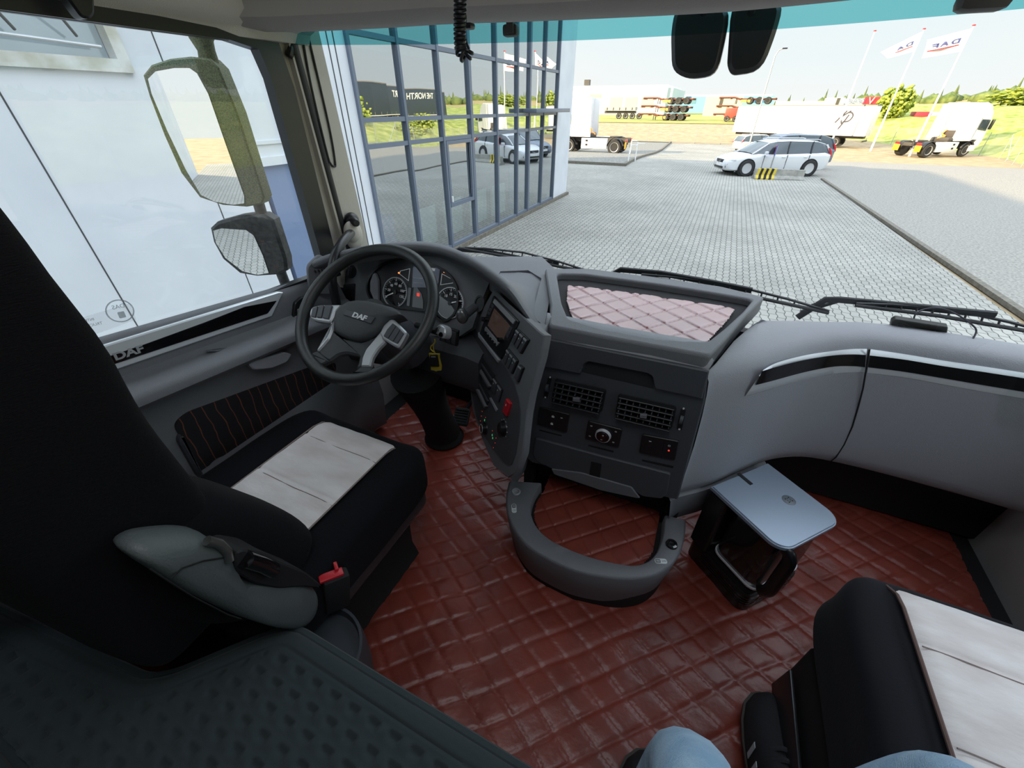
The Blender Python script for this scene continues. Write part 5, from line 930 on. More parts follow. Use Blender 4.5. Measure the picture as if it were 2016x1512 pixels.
ns = N(nt, 'ShaderNodeTexNoise'); ns.inputs['Scale'].default_value = 0.35; ns.inputs['Detail'].default_value = 7; nt.links.new(tcn.outputs['Object'], ns.inputs['Vector']); mr = N(nt, 'ShaderNodeMapRange'); mr.inputs[1].default_value = 0.3; mr.inputs[2].default_value = 0.7; mr.inputs[3].default_value = 0.82; mr.inputs[4].default_value = 1.12; nt.links.new(ns.outputs[0], mr.inputs[0])
mx = N(nt, 'ShaderNodeMix', data_type='RGBA', blend_type='MULTIPLY'); mx.inputs[0].default_value = 1.0; nt.links.new(bt_.outputs[0], mx.inputs[6]); nt.links.new(mr.outputs[0], mx.inputs[7]); nt.links.new(mx.outputs[2], pb.inputs['Base Color'])
sand = gmat('yard_sand', (0.40, 0.315, 0.20), (0.29, 0.22, 0.13), 1.2); gravel = gmat('gravel', (0.34, 0.325, 0.29), (0.19, 0.185, 0.17), 22, 1.0, 60); gravelf = gmat('gravel_fine', (0.28, 0.28, 0.26), (0.13, 0.13, 0.12), 9, 1.0, 40)
grass = gmat('grass_green', (0.23, 0.27, 0.06), (0.38, 0.36, 0.13), 0.6); asphalt = gmat('asphalt', (0.17, 0.17, 0.165), (0.12, 0.12, 0.12), 4); kerbm = gmat('kerb_concrete', (0.20, 0.185, 0.155), (0.13, 0.12, 0.10), 14)
far_y = lambda: G(1330, 282).y
YF = far_y()
strip('ground', [-60, -20, 0, 20] + yl_(26, 110, 40) + [150, 300, 700], lambda y: -500, lambda y: 700, -0.04, sand, nx=12)
strip('ground_paving', [-30, 0, 20] + yl_(26, YF, 12), lambda y: -5.45 if y < 16.5 else -40, lambda y: 5.2 - 0.03 * y if y < 26 else 4.45 + (y - 26) * 0.05, -0.0, brick)
xk = lambda y: 5.55 - 0.042 * y if y < 26 else 4.46
strip('ground_gravel', [-30, 0, 20] + yl_(26, 44, 8), xk, lambda y: 45, -0.01, gravel)
b = nb(); rows = []
for y in yl_(-5, 25.6, 30): rows.append([(xk(y) - 0.10, y, gh(y) - 0.02), (xk(y) - 0.10, y, gh(y) + 0.06), (xk(y) + 0.02, y, gh(y) + 0.065), (xk(y) + 0.03, y, gh(y) - 0.02)])
loft(b, rows, cv=True); o = obj('kerb', b, kerbm); tag(o, 'long concrete kerb between the block paving and the grey gravel', 'kerb')
# island with kerb on the left
ia, ib_, ic2 = G(1320.7, 280.7), G(1229, 327), G(1118, 327)
A_ = [Vector((ic2.x - 3, ib_.y, 0)), Vector((ib_.x, ib_.y, 0)), Vector((ia.x, ia.y, 0)), Vector((ic2.x - 16, ia.y + 1, 0))]
b = nb(); rows = []
for t in yl_(0, 1, 12): y = A_[1].y + (A_[2].y - A_[1].y) * t; x = A_[1].x + (A_[2].x - A_[1].x) * t; rows.append([(x - 9 * (1 - 0.3 * t), y, gh(y) + 0.05), (x, y, gh(y) + 0.05)])
loft(b, rows); o = obj('ground_island', b, gravelf, kind='structure')
b = nb(); loft(b, [[(x - 0.12, y, gh(y) - 0.05), (x - 0.12, y, gh(y) + 0.14), (x + 0.08, y, gh(y) + 0.14), (x + 0.10, y, gh(y) - 0.05)] for (z0, y), (x, _) in [((0, A_[1].y + (A_[2].y - A_[1].y) * t), (A_[1].x + (A_[2].x - A_[1].x) * t, 0)) for t in yl_(0, 1, 10)]], cv=True)
loft(b, [[(x, A_[1].y - 0.1, gh(A_[1].y) - 0.05), (x, A_[1].y - 0.1, gh(A_[1].y) + 0.14), (x, A_[1].y + 0.1, gh(A_[1].y) + 0.14), (x, A_[1].y + 0.1, gh(A_[1].y) - 0.05)] for x in (A_[1].x + 0.1, A_[1].x - 14)], cv=True); o = obj('kerb', b, kerbm); tag(o, 'dark kerb round the gravel island beside the parked tractor unit', 'kerb')
strip('ground_asphalt', yl_(A_[1].y + 6, YF, 6), lambda y: -60, lambda y: A_[1].x + (A_[2].x - A_[1].x) * (y - A_[1].y) / (A_[2].y - A_[1].y) - 7, 0.07, asphalt)
strip('ground_verge', [YF - 0.3, YF + 0.5], lambda y: -60, lambda y: 5.5, 0.10, kerbm)
g0 = G(1400, 244).y
strip('ground_grass', [g0 + 3 * k_ for k_ in range(14)] + [g0 + 70, g0 + 200], lambda y: -200, lambda y: 23, 0.03, grass)
# green bank on the right
BK = [(30, -40), (24, 0), (21, 25), (20, 44), (22.8, 56), (21.5, 66), (17, 73), (12, 80), (9, 100), (9, 200)]
def bankx(y):
    for (x0, y0), (x1, y1) in zip(BK, BK[1:]):
        if y0 <= y <= y1: return x0 + (x1 - x0) * (y - y0) / (y1 - y0)
    return BK[-1][0]
b = nb(); rows = []
for y in yl_(-40, 190, 230):
    r = []
    for k in range(50):
        d = (k / 49) ** 1.6 * 150; x = bankx(y) + d; h = 1.9 * sm(d / 9.0) + 0.012 * d + 0.35 * max(0, noise.noise(Vector((x * 0.5, y * 0.5, 0)))) * sm(d / 3) + 0.25 * noise.noise(Vector((x * 1.7, y * 1.7, 3))) * sm(d / 2)
        r.append((x, y, gh(y) - 0.05 + h))
    rows.append(r)
loft(b, rows); o = obj('ground_bank', b, gmat('bank_grass', (0.20, 0.26, 0.045), (0.42, 0.44, 0.14), 1.1, 1.0, 8), smooth=80); o['kind'] = 'structure'
b = nb(); rows = []
for k in range(61):
    a = radians(-25 + 115 * k / 60); D_ = 420; x = D_ * sin(a); y = D_ * cos(a); r = []
    for q in range(8): t = q / 7; rr = D_ - 250 * (1 - t); r.append((rr * sin(a), rr * cos(a), -1.2 + 9.5 * t ** 1.5 * sm((a + 0.1) / 0.5)))
    rows.append(r)
loft(b, rows); o = obj('ground_hill', b, gmat('hill_field', (0.30, 0.28, 0.10), (0.42, 0.30, 0.16), 0.012, 0.2, 1), smooth=80); o['kind'] = 'structure'
leafm = gmat('tree_green', (0.07, 0.11, 0.035), (0.17, 0.21, 0.07), 0.35, 1.0, 3)
def bankz(x, y): d = max(0, x - bankx(y)); return gh(y) - 0.05 + (1.9 * sm(d / 9.0) + 0.012 * d if d > 0 else 0)
def clump(bm, c, s, rg, n=26):
    for _ in range(n * 9):
        d = Vector((rg.gauss(0, 1), rg.gauss(0, 1), rg.gauss(0, 1))).normalized() * rg.uniform(0.35, 1.0); p = Vector(c) + Vector((d.x * s[0], d.y * s[1], d.z * s[2])); q = rg.uniform(0.06, 0.15)
        t = nb(); bmesh.ops.create_icosphere(t, subdivisions=1, radius=1)
        for v in t.verts: v.co *= 1 + 0.9 * noise.noise(v.co * 2.2 + p)
        bmesh.ops.scale(t, vec=(s[0] * q, s[1] * q, s[2] * q), verts=t.verts); bmesh.ops.translate(t, verts=t.verts, vec=p); merge(bm, t)
rg = random.Random(3)
b = nb()
for k in range(380):
    a = radians(rg.uniform(-22, 88)); D_ = rg.uniform(370, 410); h = rg.uniform(2.5, 4.6) * (1.5 if rg.random() < 0.12 else 1); z0 = -1.2 + 9.0 * sm((a + 0.1) / 0.5) - 0.7; t = nb(); bmesh.ops.create_icosphere(t, subdivisions=1, radius=1); bmesh.ops.scale(t, vec=(rg.uniform(3, 7), 4, h), verts=t.verts); bmesh.ops.translate(t, verts=t.verts, vec=(D_ * sin(a), D_ * cos(a), z0)); merge(b, t)
    if rg.random() < 0.4: tube(b, [(D_ * sin(a + 0.004), D_ * cos(a), z0), (D_ * sin(a + 0.004), D_ * cos(a), z0 + h * 1.7)], [1.3, 0.05], 6)
o = obj('tree_line', b, leafm, smooth=80, kind='stuff'); tag(o, 'distant dark green line of trees along the horizon', 'trees', kind='stuff')
def bush(x, y, z, s, lab, mat, name='bush', n=40, trunk=False, group=None):
    b = nb(); clump(b, (x, y, z + s[2]), s, rg, n); t = thing(name, lab, 'bush' if name == 'bush' else 'tree', (x, y, z), group); obj('foliage', b, mat, t, smooth=80); b = nb(); cyl(b, (x, y, z - 0.4), (x, y, z + s[2]), 0.12 * s[0] / 2, 0.06, seg=8); obj('trunk', b, M('bark', (0.08, 0.06, 0.04), 0.9), t)
bushm = gmat('bush_green', (0.12, 0.19, 0.03), (0.38, 0.42, 0.09), 1.5, 1.0, 6)
p = P(1750, 236, y=84); bush(p.x, p.y, bankz(p.x, p.y) - 0.2, (2.1, 2.0, 1.9), 'bright green bushy tree behind the white curtain trailer', bushm, 'tree', 70)
for k, (px, py, D_, s, lab) in enumerate(((2000, 200, 120, (5.0, 4, 1.5), 'large bush on the bank above the dark trailers'),)):
    p = P(px, py, y=D_); bush(p.x, p.y, bankz(p.x, p.y) - 0.2, s, lab, bushm, n=30)
for k, wh_ in enumerate(('nearest', 'second nearest', 'third from the near end', 'fourth from the near end', 'farthest')):
    y = 27 + k * 6.5; x = bankx(y) + 4 + (k % 3) * 1.2; bush(x, y, bankz(x, y) - 0.2, (1.5 + 0.4 * (k % 2), 1.7, 0.8 + 0.3 * (k % 3)), 'green shrub behind the bank fence, ' + wh_ + ' of the row', bushm, n=18, group='shrubs on the bank')
# ================================================================ BUILDING
BX = -5.40
OB = thing('office_building', 'white panelled building with a tall glass front beside the paving', 'building', (BX, 2, 0))
wallm = M('wall_panel', (0.66, 0.69, 0.745), 0.6, col2=(0.60, 0.63, 0.69), nscale=1.5, bump=0.15, bscale=30); framem = M('frame_grey', (0.14, 0.17, 0.23), 0.4, 0.2); jm = M('joint_dark', (0.05, 0.055, 0.06), 0.7)
H_ = 9.0
def wbox(name, y0, y1, z0, z1, x0=None, x1=None, mat=None, **k): x1 = BX if x1 is None else x1; x0 = x1 - 0.2 if x0 is None else x0; b = nb(); box(b, ((x0 + x1) / 2, (y0 + y1) / 2, (z0 + z1) / 2), (x1 - x0, y1 - y0, z1 - z0)); return obj(name, b, mat or wallm, OB, **k)
wbox('wall', -25, -0.4, 0, H_); wbox('wall', -0.4, 2.80, 0, 3.2); wbox('wall', -0.4, 2.8, 4.6, H_); wbox('wall', 2.8, 3.86, 0, H_); wbox('wall', 3.86, 5.84, 2.30, H_); wbox('wall', 5.25, 5.84, 0, 2.3)
wbox('end_wall', 15.02, 16.60, 0, H_, mat=wallm); wbox('end_wall', 16.4, 16.60, 0, H_, x0=-22, x1=BX - 0.2); wbox('roof_slab', -25, 16.6, H_ - 0.1, H_ + 0.1, x0=-22, x1=BX + 0.03); wbox('back_wall', -25, 16.4, 0, H_, x0=-22, x1=-21.8)
wbox('plinth', 5.8, 16.65, 0, 0.10, x0=BX - 0.1, x1=BX + 0.10, mat=kerbm)
wbox('upper_wall', 5.84, 15.02, 6.6, H_)
for y in (1.85, 3.20, -3.0, -7.0): 
    if y in (3.20, 3.2): wbox('panel_joint', y - 0.006, y + 0.006, 0, H_, x0=BX - 0.01, x1=BX + 0.003, mat=jm)
    else: wbox('panel_joint', y - 0.006, y + 0.006, 0, 3.15 if y == 1.85 else H_, x0=BX - 0.01, x1=BX + 0.003, mat=jm)
for y in (5.62, 5.50): wbox('panel_joint', y - 0.008, y + 0.008, 0, H_, x0=BX - 0.01, x1=BX + 0.006, mat=jm)
dp = M('door_blue', (0.17, 0.23, 0.38), 0.5); wbox('side_door', 3.95, 5.2, 0, 2.22, x0=BX - 0.12, x1=BX - 0.03, mat=dp); wbox('door_head', 3.86, 5.25, 2.22, 2.32, x0=BX - 0.2, x1=BX + 0.03, mat=wallm)
wbox('drip_rail', 3.4, 4.95, 2.46, 2.50, x0=BX, x1=BX + 0.02)
# awning window top left
fo = [(-0.45, 3.12), (2.88, 3.12), (2.88, 4.65), (-0.45, 4.65)]; fi = [(-0.35, 3.22), (2.78, 3.22), (2.78, 4.55), (-0.35, 4.55)]
bfm = Fr((BX, 0, 0), (0, 1, 0)); b = nb(); frame2d(b, fo, fi, 0.16, bfm.mat(), -0.12); wf = obj('window_frame', b, M('frame_white', (0.62, 0.63, 0.62), 0.5, col2=(0.45, 0.44, 0.38), nscale=6), OB)
b = nb(); box(b, (BX - 0.09, 1.2, 3.9), (0.02, 3.15, 1.36)); obj('pane', b, M('pane_sky', (0.40, 0.46, 0.50), 0.08, 0.3), wf)
b = nb(); tube(b, [(BX + 0.02, -0.3, 3.42), (BX + 0.02, 2.7, 3.30)], 0.014, 8); obj('winder_bar', b, silver, wf)
for y in (0.95, 1.35, 1.75, 2.15, 2.55): b = nb(); tube(b, [(BX + 0.02, y, 3.36), (BX + 0.10, y - 0.10, 3.50)], 0.012, 8); ball(b, (BX + 0.11, y - 0.11, 3.52), (0.035, 0.035, 0.035), u=12, v=8); obj('window_stay', b, M('stay_grey', (0.12, 0.12, 0.12), 0.5), wf)
# glass front
fg = glassmat('facade_glass', (0.62, 0.74, 0.74), 0.55, 0.92, gcol=(0.93, 0.98, 1.0))
cols = [5.86, 7.00, 8.17, 9.35, 10.62, 11.86, 12.68, 13.80, 14.98]; rz = [0.14, 2.31, 2.68, 3.76, 5.2, 6.6]
for i, y in enumerate(cols): w = 0.05 if i in (3, 6) else 0.03; wbox('mullion', y - w, y + w, 0.1, 6.6, x0=BX - 0.08, x1=BX + 0.05, mat=framem)
for z in rz: wbox('transom', cols[0], cols[-1], z - 0.035, z + 0.035, x0=BX - 0.07, x1=BX + 0.035, mat=framem)
rgp = random.Random(5)
for i in range(8):
    for j in range(5):
        y0, y1 = cols[i] + 0.03, cols[i + 1] - 0.03; z0, z1 = rz[j] + 0.03, rz[j + 1] - 0.03
        b = nb(); tx, ty = rgp.uniform(-0.0035, 0.0035), rgp.uniform(-0.0035, 0.0035)
        loft(b, [[(BX - 0.01 + tx * (y - (y0 + y1) / 2) + ty * (z - (z0 + z1) / 2) + 0.0012 * noise.noise(Vector((y * 1.3, z * 1.3, i))), y, z) for z in yl_(z0, z1, 8)] for y in yl_(y0, y1, 8)]); obj('window_pane', b, fg, OB, smooth=80)
b = nb(); frame2d(b, [(8.22, 0.98), (9.28, 0.98), (9.28, 2.27), (8.22, 2.27)], [(8.29, 1.06), (9.21, 1.06), (9.21, 2.20), (8.29, 2.20)], 0.05, bfm.mat(), 0.0); so_ = obj('opening_sash', b, framem, OB); b = nb(); box(b, (BX + 0.06, 8.27, 1.15), (0.03, 0.03, 0.12)); obj('sash_handle', b, white, so_)
b = nb(); box(b, (BX + 0.2, 13.72, 2.77), (0.42, 2.9, 0.10), bev=0.01); obj('canopy', b, framem, OB)
wbox('interior_floor', 5.9, 15, 0.0, 0.08, x0=-15, x1=BX - 0.1, mat=M('floor_tile', (0.16, 0.15, 0.16), 0.5)); wbox('interior_back', 5.9, 15, 0, 6.6, x0=-13.2, x1=-13.0, mat=M('inner_wall', (0.32, 0.35, 0.36), 0.8)); wbox('interior_ceiling', 5.9, 15, 3.6, 3.7, x0=-13, x1=BX - 0.12, mat=M('inner_wall', (0, 0, 0)))
scr = M('inner_screen', (0.55, 0.63, 0.58), 0.8)
for y0, y1 in ((7.15, 8.0), (8.35, 9.15), (9.55, 10.45), (10.75, 11.6)): wbox('inner_screen', y0, y1, 0.28, 1.05, x0=BX - 0.28, x1=BX - 0.25, mat=scr)
wbox('inner_cabinet', 6.6, 6.95, 0.1, 1.0, x0=BX - 0.9, x1=BX - 0.6, mat=M('cabinet_blue', (0.05, 0.09, 0.40), 0.5)); wbox('inner_board', 11.95, 12.55, 0.2, 1.4, x0=BX - 0.3, x1=BX - 0.27, mat=M('board_blue', (0.16, 0.22, 0.40), 0.6))
# ================================================================ VEHICLES AND THINGS OUTSIDE
paintw = M('paint_white', (0.66, 0.68, 0.71), 0.25, coat=0.6); carglass = M('car_glass', (0.05, 0.07, 0.085), 0.05, coat=0.6); tyre = M('tyre', (0.025, 0.025, 0.026), 0.8); alloy = M('alloy', (0.55, 0.56, 0.58), 0.35, 0.2)
def wheel(par, x, y, z, r, w, spokes=10, rimm=None, side=1, truck=False):   # axle along y
    m = Matrix.Translation((x, y, z)) @ Matrix.Rotation(radians(-90 * side), 4, 'X')
    b = lathe(nb(), [(r * 0.62, -w / 2), (r * 0.93, -w / 2), (r, -w * 0.36), (r, w * 0.36), (r * 0.93, w / 2), (r * 0.66, w / 2), (r * 0.62, w * 0.36)], m, 32); t = obj('wheel', b, tyre, par)
    if truck: b = lathe(nb(), [(0, w * 0.30), (r * 0.20, w * 0.32), (r * 0.24, w * 0.05), (r * 0.50, w * 0.02), (r * 0.58, w * 0.44), (r * 0.64, w * 0.46), (r * 0.64, w * 0.2)], m, 32)
    else: b = lathe(nb(), [(0, w * 0.20), (r * 0.62, w * 0.10), (r * 0.66, w * 0.46), (r * 0.68, w * 0.3)], m, 32)
    rm = obj('rim', b, rimm or (M('wheel_dark', (0.05, 0.05, 0.055), 0.5) if not truck else M('steel_rim', (0.55, 0.56, 0.57), 0.35, 0.5)), t)
    if truck:
        b = nb(); [cyl(b, m @ Vector((r * 0.36 * cos(a), r * 0.36 * sin(a), w * 0.02)), m @ Vector((r * 0.36 * cos(a), r * 0.36 * sin(a), w * 0.05)), r * 0.06, seg=8) for a in [2 * pi * k / 10 for k in range(10)]]; obj('wheel_nuts', b, blackp, rm, kind='stuff')
    else:
        b = nb()
        for k in range(spokes):
            a = 2 * pi * k / spokes; box(b, m @ Vector((r * 0.36 * cos(a), r * 0.36 * sin(a), w * 0.36)), (r * 0.56, r * 0.085, w * 0.10), rot=(m.to_3x3() @ Matrix.Rotation(a, 3, 'Z')))
        lathe(b, [(0, w * 0.42), (r * 0.12, w * 0.40), (r * 0.13, w * 0.2)], m, 14); lathe(b, [(r * 0.62, w * 0.44), (r * 0.66, w * 0.46), (r * 0.68, w * 0.3)], m, 32); obj('spokes', b, alloy, rm)
    return t
def lights_box(par, name, c, s, mat, rot=None, bev=0.02): b = nb(); box(b, c, s, rot=rot, bev=bev); return obj(name, b, mat, par)
def wagon(label, paint, loc, rz, L=4.76, Wd=1.85, Hh=1.43, sc=1.0, group=None, name='station_wagon', cat='car', back=0.0):
    t = thing(name, label, cat, (0, 0, 0), group); h = L / 2; w = Wd / 2
    # body: x forward
    st = [(-h, 0.80, 0.42, 0.80), (-h + 0.06, 0.90, 0.28, 0.92), (-h + 0.35, 0.97, 0.22, 0.97), (-h + 1.2, 1.0, 0.20, 0.95), (0.0, 1.0, 0.20, 0.93), (h - 1.75, 1.0, 0.20, 0.92), (h - 1.35, 1.0, 0.20, 0.91), (h - 0.8, 0.98, 0.20, 0.85), (h - 0.35, 0.93, 0.20, 0.76), (h - 0.08, 0.80, 0.22, 0.66), (h, 0.68, 0.30, 0.58)]
    rows = []
    for x, k, zl, zb in st:
        W = w * k; half = [(W * 0.80, zl), (W * 0.97, zl + 0.06), (W, zl + 0.22), (W * 0.985, (zl + zb) / 2 + 0.04), (W * 0.99, zb - 0.16), (W * 0.96, zb - 0.05), (W * 0.86, zb)]
        rows.append([(x, y, z) for y, z in half] + [(x, y, z) for y, z in [(W * 0.4, zb + 0.025), (-W * 0.4, zb + 0.025)]] + [(x, -y, z) for y, z in half[::-1]])
    b = nb(); capped(b, rows); obj('body', b, paint, t, smooth=50)
    gst = [(-h + 0.05, 0.0, 0.0, 0.93, 0.94), (-h + 0.32 + back, 0.86, 0.72, 0.96, Hh - 0.14), (-h + 0.75 + back, 0.90, 0.70, 0.95, Hh - 0.03), (-0.3, 0.92, 0.70, 0.94, Hh), (0.25, 0.92, 0.69, 0.93, Hh - 0.02), (0.60, 0.91, 0.68, 0.92, Hh - 0.09), (1.28, 0.86, 0.80, 0.91, 0.93)]
    gst[0] = (-h + 0.04, 0.80, 0.78, 0.93, 0.95)
    def grow(g, dy=0.0, dz=0.0): x, kb, kt, zb, zt = g; return [(x, w * kb + dy, zb - 0.03), (x, w * (kb * 0.35 + kt * 0.65) + dy, zb + (zt - zb) * 0.62), (x, w * kt + dy * 0.7, zt - 0.03), (x, w * kt * 0.82, zt + dz), (x, 0, zt + 0.012 + dz), (x, -w * kt * 0.82, zt + dz), (x, -w * kt - dy * 0.7, zt - 0.03), (x, -w * (kb * 0.35 + kt * 0.65) - dy, zb + (zt - zb) * 0.62), (x, -w * kb - dy, zb - 0.03)]
    b = nb(); g = loft(b, [grow(q) for q in gst]); obj('windows', b, carglass, t, smooth=45)
    b = nb(); loft(b, [[Vector(p) + Vector((0, 0, 0.006)) for p in grow(q)[2:7]] for q in gst[1:6]]); obj('roof', b, paint, t, smooth=50)
    for s_ in (-1, 1):
        for i0, i1, wd in ((5, 6, 0.035), (0, 1, 0.05)):                 # windscreen and tail pillars
            A, B = grow(gst[i0], 0.006), grow(gst[i1], 0.006); k = 2 if s_ > 0 else 6; b = nb(); tube(b, [A[k], B[k]] if i0 else [A[k], B[k]], wd, 6); obj('pillar', b, paint, t)
        A = grow(gst[3], 0.008); b = nb()
        for xp in (-0.28, -1.35): tube(b, [(xp, s_ * w * 0.925, 0.92), (xp - 0.03, s_ * w * 0.80, 0.93 + (Hh - 0.93) * 0.6), (xp - 0.08, s_ * w * 0.715, Hh - 0.04)], 0.028, 6)
        obj('window_pillar', b, blackp, t)
        b = nb(); tube(b, [(-h + 0.62, s_ * w * 0.62, Hh + 0.02), (-h + 0.75, s_ * w * 0.62, Hh + 0.045), (0.1, s_ * w * 0.63, Hh + 0.05), (0.3, s_ * w * 0.63, Hh + 0.0)], 0.016, 6); obj('roof_rail', b, alloy, t)
        for xd in (0.78, -0.28, -1.30): lights_box(t, 'door_gap', (xd, s_ * w * 0.992, 0.60), (0.012, 0.03, 0.56), blackm, bev=0)
        for xd in (-0.12, -1.12): lights_box(t, 'door_handle', (xd, s_ * w * 1.0, 0.79), (0.17, 0.03, 0.028), paint, bev=0.01)
        lights_box(t, 'door_mirror', (0.78, s_ * (w + 0.08), 0.97), (0.12, 0.20, 0.13), paint, bev=0.04)
        b = nb(); 
        for xw in (-h + 0.93, h - 0.92): cyl(b, (xw, s_ * w * 0.70, 0.34), (xw, s_ * (w + 0.003), 0.34), 0.39, seg=32)
        obj('wheel_arch', b, blackm, t)
        for xw in (-h + 0.93, h - 0.92): wheel(t, xw, s_ * (w - 0.07), 0.335, 0.335, 0.225, side=s_)
        lights_box(t, 'head_lamp', (h - 0.30, s_ * w * 0.74, 0.66), (0.34, 0.26, 0.075), M('lamp_clear', (0.7, 0.75, 0.8), 0.08, coat=0.5), rot=Rz(-38 * s_) @ Ry(8), bev=0.03)
        b = nb(); tube(b, [(-h + 0.02, s_ * w * 0.78, 0.80), (-h + 0.08, s_ * w * 0.82, 0.98), (-h + 0.20, s_ * w * 0.80, 1.15)], [0.075, 0.055, 0.035], 8, flat=0.6); obj('tail_lamp', b, redp, t)
        lights_box(t, 'fog_intake', (h - 0.10, s_ * w * 0.62, 0.38), (0.10, 0.22, 0.10), blackp, rot=Rz(-25 * s_), bev=0.02)
    lights_box(t, 'grille', (h - 0.025, 0, 0.56), (0.06, 0.72, 0.20), blackp, rot=Ry(8), bev=0.03); lights_box(t, 'lower_grille', (h - 0.03, 0, 0.33), (0.08, 0.95, 0.10), blackp, bev=0.02); lights_box(t, 'number_plate', (h + 0.012, 0, 0.43), (0.01, 0.50, 0.11), white, bev=0)
    b = nb(); tube(b, [(h + 0.01, -0.14, 0.50), (h + 0.005, 0.14, 0.62)], 0.012, 6); obj('grille_bar', b, alloy, t)
    t.location = loc; t.rotation_euler = (0, 0, rz); t.scale = (sc,) * 3; return t
ca, cb_ = G(1462, 347.5), G(1588, 347.5); ctr = (ca + cb_) / 2; ang = atan2(ca.y - cb_.y, ca.x - cb_.x)
hd_ = Vector((cos(ang), sin(ang), 0)); left = Vector((-hd_.y, hd_.x, 0)); off = -left if left.y < 0 else left     # away from the viewer
c1 = ctr + off * 0.95 ; c1.z = gh(c1.y); sc1 = (ca - cb_).length / 2.91
wagon('white station wagon parked behind the striped concrete barrier', paintw, c1, ang, sc=min(sc1, 1.12) * 0.96)
c2 = c1 + off * 3.2 - hd_ * 2.3; wagon('dark blue station wagon parked just behind the white one', M('paint_blue', (0.10, 0.14, 0.22), 0.25, coat=0.6), (c2.x, c2.y, gh(c2.y)), ang, sc=1.08, Hh=1.54)
p3 = G(1488, 299); wagon('silver estate car parked with its tail towards us, behind the dark blue car', M('paint_silver', (0.50, 0.53, 0.56), 0.25, 0.3, coat=0.6), (p3.x, p3.y, gh(p3.y)), radians(32), sc=1.0, Hh=1.50)
# concrete barrier
b = nb(); p0, p1_ = G(1484, 355), G(1581, 358.5); d = (p1_ - p0); L_ = d.length; d.normalize(); n_ = Vector((-d.y, d.x, 0))
pr_ = [(-0.28, 0), (-0.28, 0.10), (-0.14, 0.22), (-0.10, 0.48), (0.10, 0.48), (0.14, 0.22), (0.28, 0.10), (0.28, 0)]
barr = thing('concrete_barrier', 'low concrete barrier with black and yellow stripes in front of the white wagon', 'barrier', tuple(p0)); capped(b, [[p0 + d * s_ + n_ * (a_ + 0.28) + Vector((0, 0, z_)) for a_, z_ in pr_] for s_ in (0, L_ * 0.8)]); obj('barrier_body', b, gmat('barrier_concrete', (0.36, 0.35, 0.32), (0.24, 0.24, 0.22), 6), barr)
b = nb(); capped(b, [[p0 + d * s_ + n_ * (a_ * 1.05 + 0.28) + Vector((0, 0, z_ * (0.98))) for a_, z_ in pr_] for s_ in (L_ * 0.8, L_)]); obj('barrier_end', b, gmat('barrier_concrete', (0, 0, 0), (0, 0, 0), 6), barr)
for k in range(7): b = nb(); loft(b, [[p0 + d * (s_ + 0.10 * (z_ / 0.48)) + n_ * (a_ + 0.28) + Vector((0, 0, z_)) + Vector((0, 0, 0.006)) - n_ * 0.006 for a_, z_ in pr_[:5]] for s_ in (0.02 + 0.115 * k, 0.02 + 0.115 * (k + 1))]); obj('stripe', b, yl if k % 2 == 0 else blackm, barr)
# sign post by the wagon
sp_ = thing('parking_sign', 'slim post with small round and blue signs in front of the white wagon', 'sign', tuple(G(1511, 349))); q = G(1511, 349); b = nb(); cyl(b, q, q + Vector((0, 0, 1.35)), 0.03, seg=10); obj('post', b, M('galvanised', (0.42, 0.44, 0.45), 0.4, 0.5), sp_)
fsn = Fr(q + Vector((-0.05, 0, 1.2)), (0, -1, 0)); b = lathe(nb(), [(0, 0.012), (0.20, 0.012), (0.20, 0)], fsn.mat(-0.0, 0), 28); rs = obj('round_sign', b, redp, sp_); b = lathe(nb(), [(0, 0.002), (0.15, 0.002)], fsn.mat(0, 0, 0.012), 24); obj('sign_face', b, M('sign_blue', (0.03, 0.10, 0.42), 0.4), rs)
b = nb(); box(b, fsn.pt(0.42, 0.0, 0.0), (0.02, 0.32, 0.42)); obj('blue_sign', b, M('sign_blue', (0, 0, 0)), sp_)
# flag poles and lamp post
polem = M('pole_white', (0.82, 0.83, 0.83), 0.4)
FLG = []
for (bx, by, tx, ty, lab, g) in ((1632, 293, 1719, 62, 'bare white flagpole, the left of the three', 0), (1713, 298, 1819, 58, 'middle white flagpole with a folded flag', 1), (1811, 277, 1919, 51, 'white flagpole with a spread flag, the right of the three', 1)):
    q = G(bx, by) if bx < 1800 else G(1790, 308); top = P(tx, ty, y=q.y); t = thing('flagpole', lab, 'flagpole', tuple(q), 'flagpoles by the yard'); b = nb(); tube(b, [q, Vector((q.x, q.y, top.z))], [0.10, 0.05], 10); obj('pole', b, polem, t); b = nb(); ball(b, (q.x, q.y, top.z + 0.05), (0.12, 0.12, 0.06)); obj('finial', b, redp, t); FLG.append((q, top.z))
flagm = M('flag_white', (0.80, 0.80, 0.80), 0.8); navy = M('flag_navy', (0.05, 0.07, 0.22), 0.7); fred = M('flag_red', (0.65, 0.03, 0.05), 0.7)
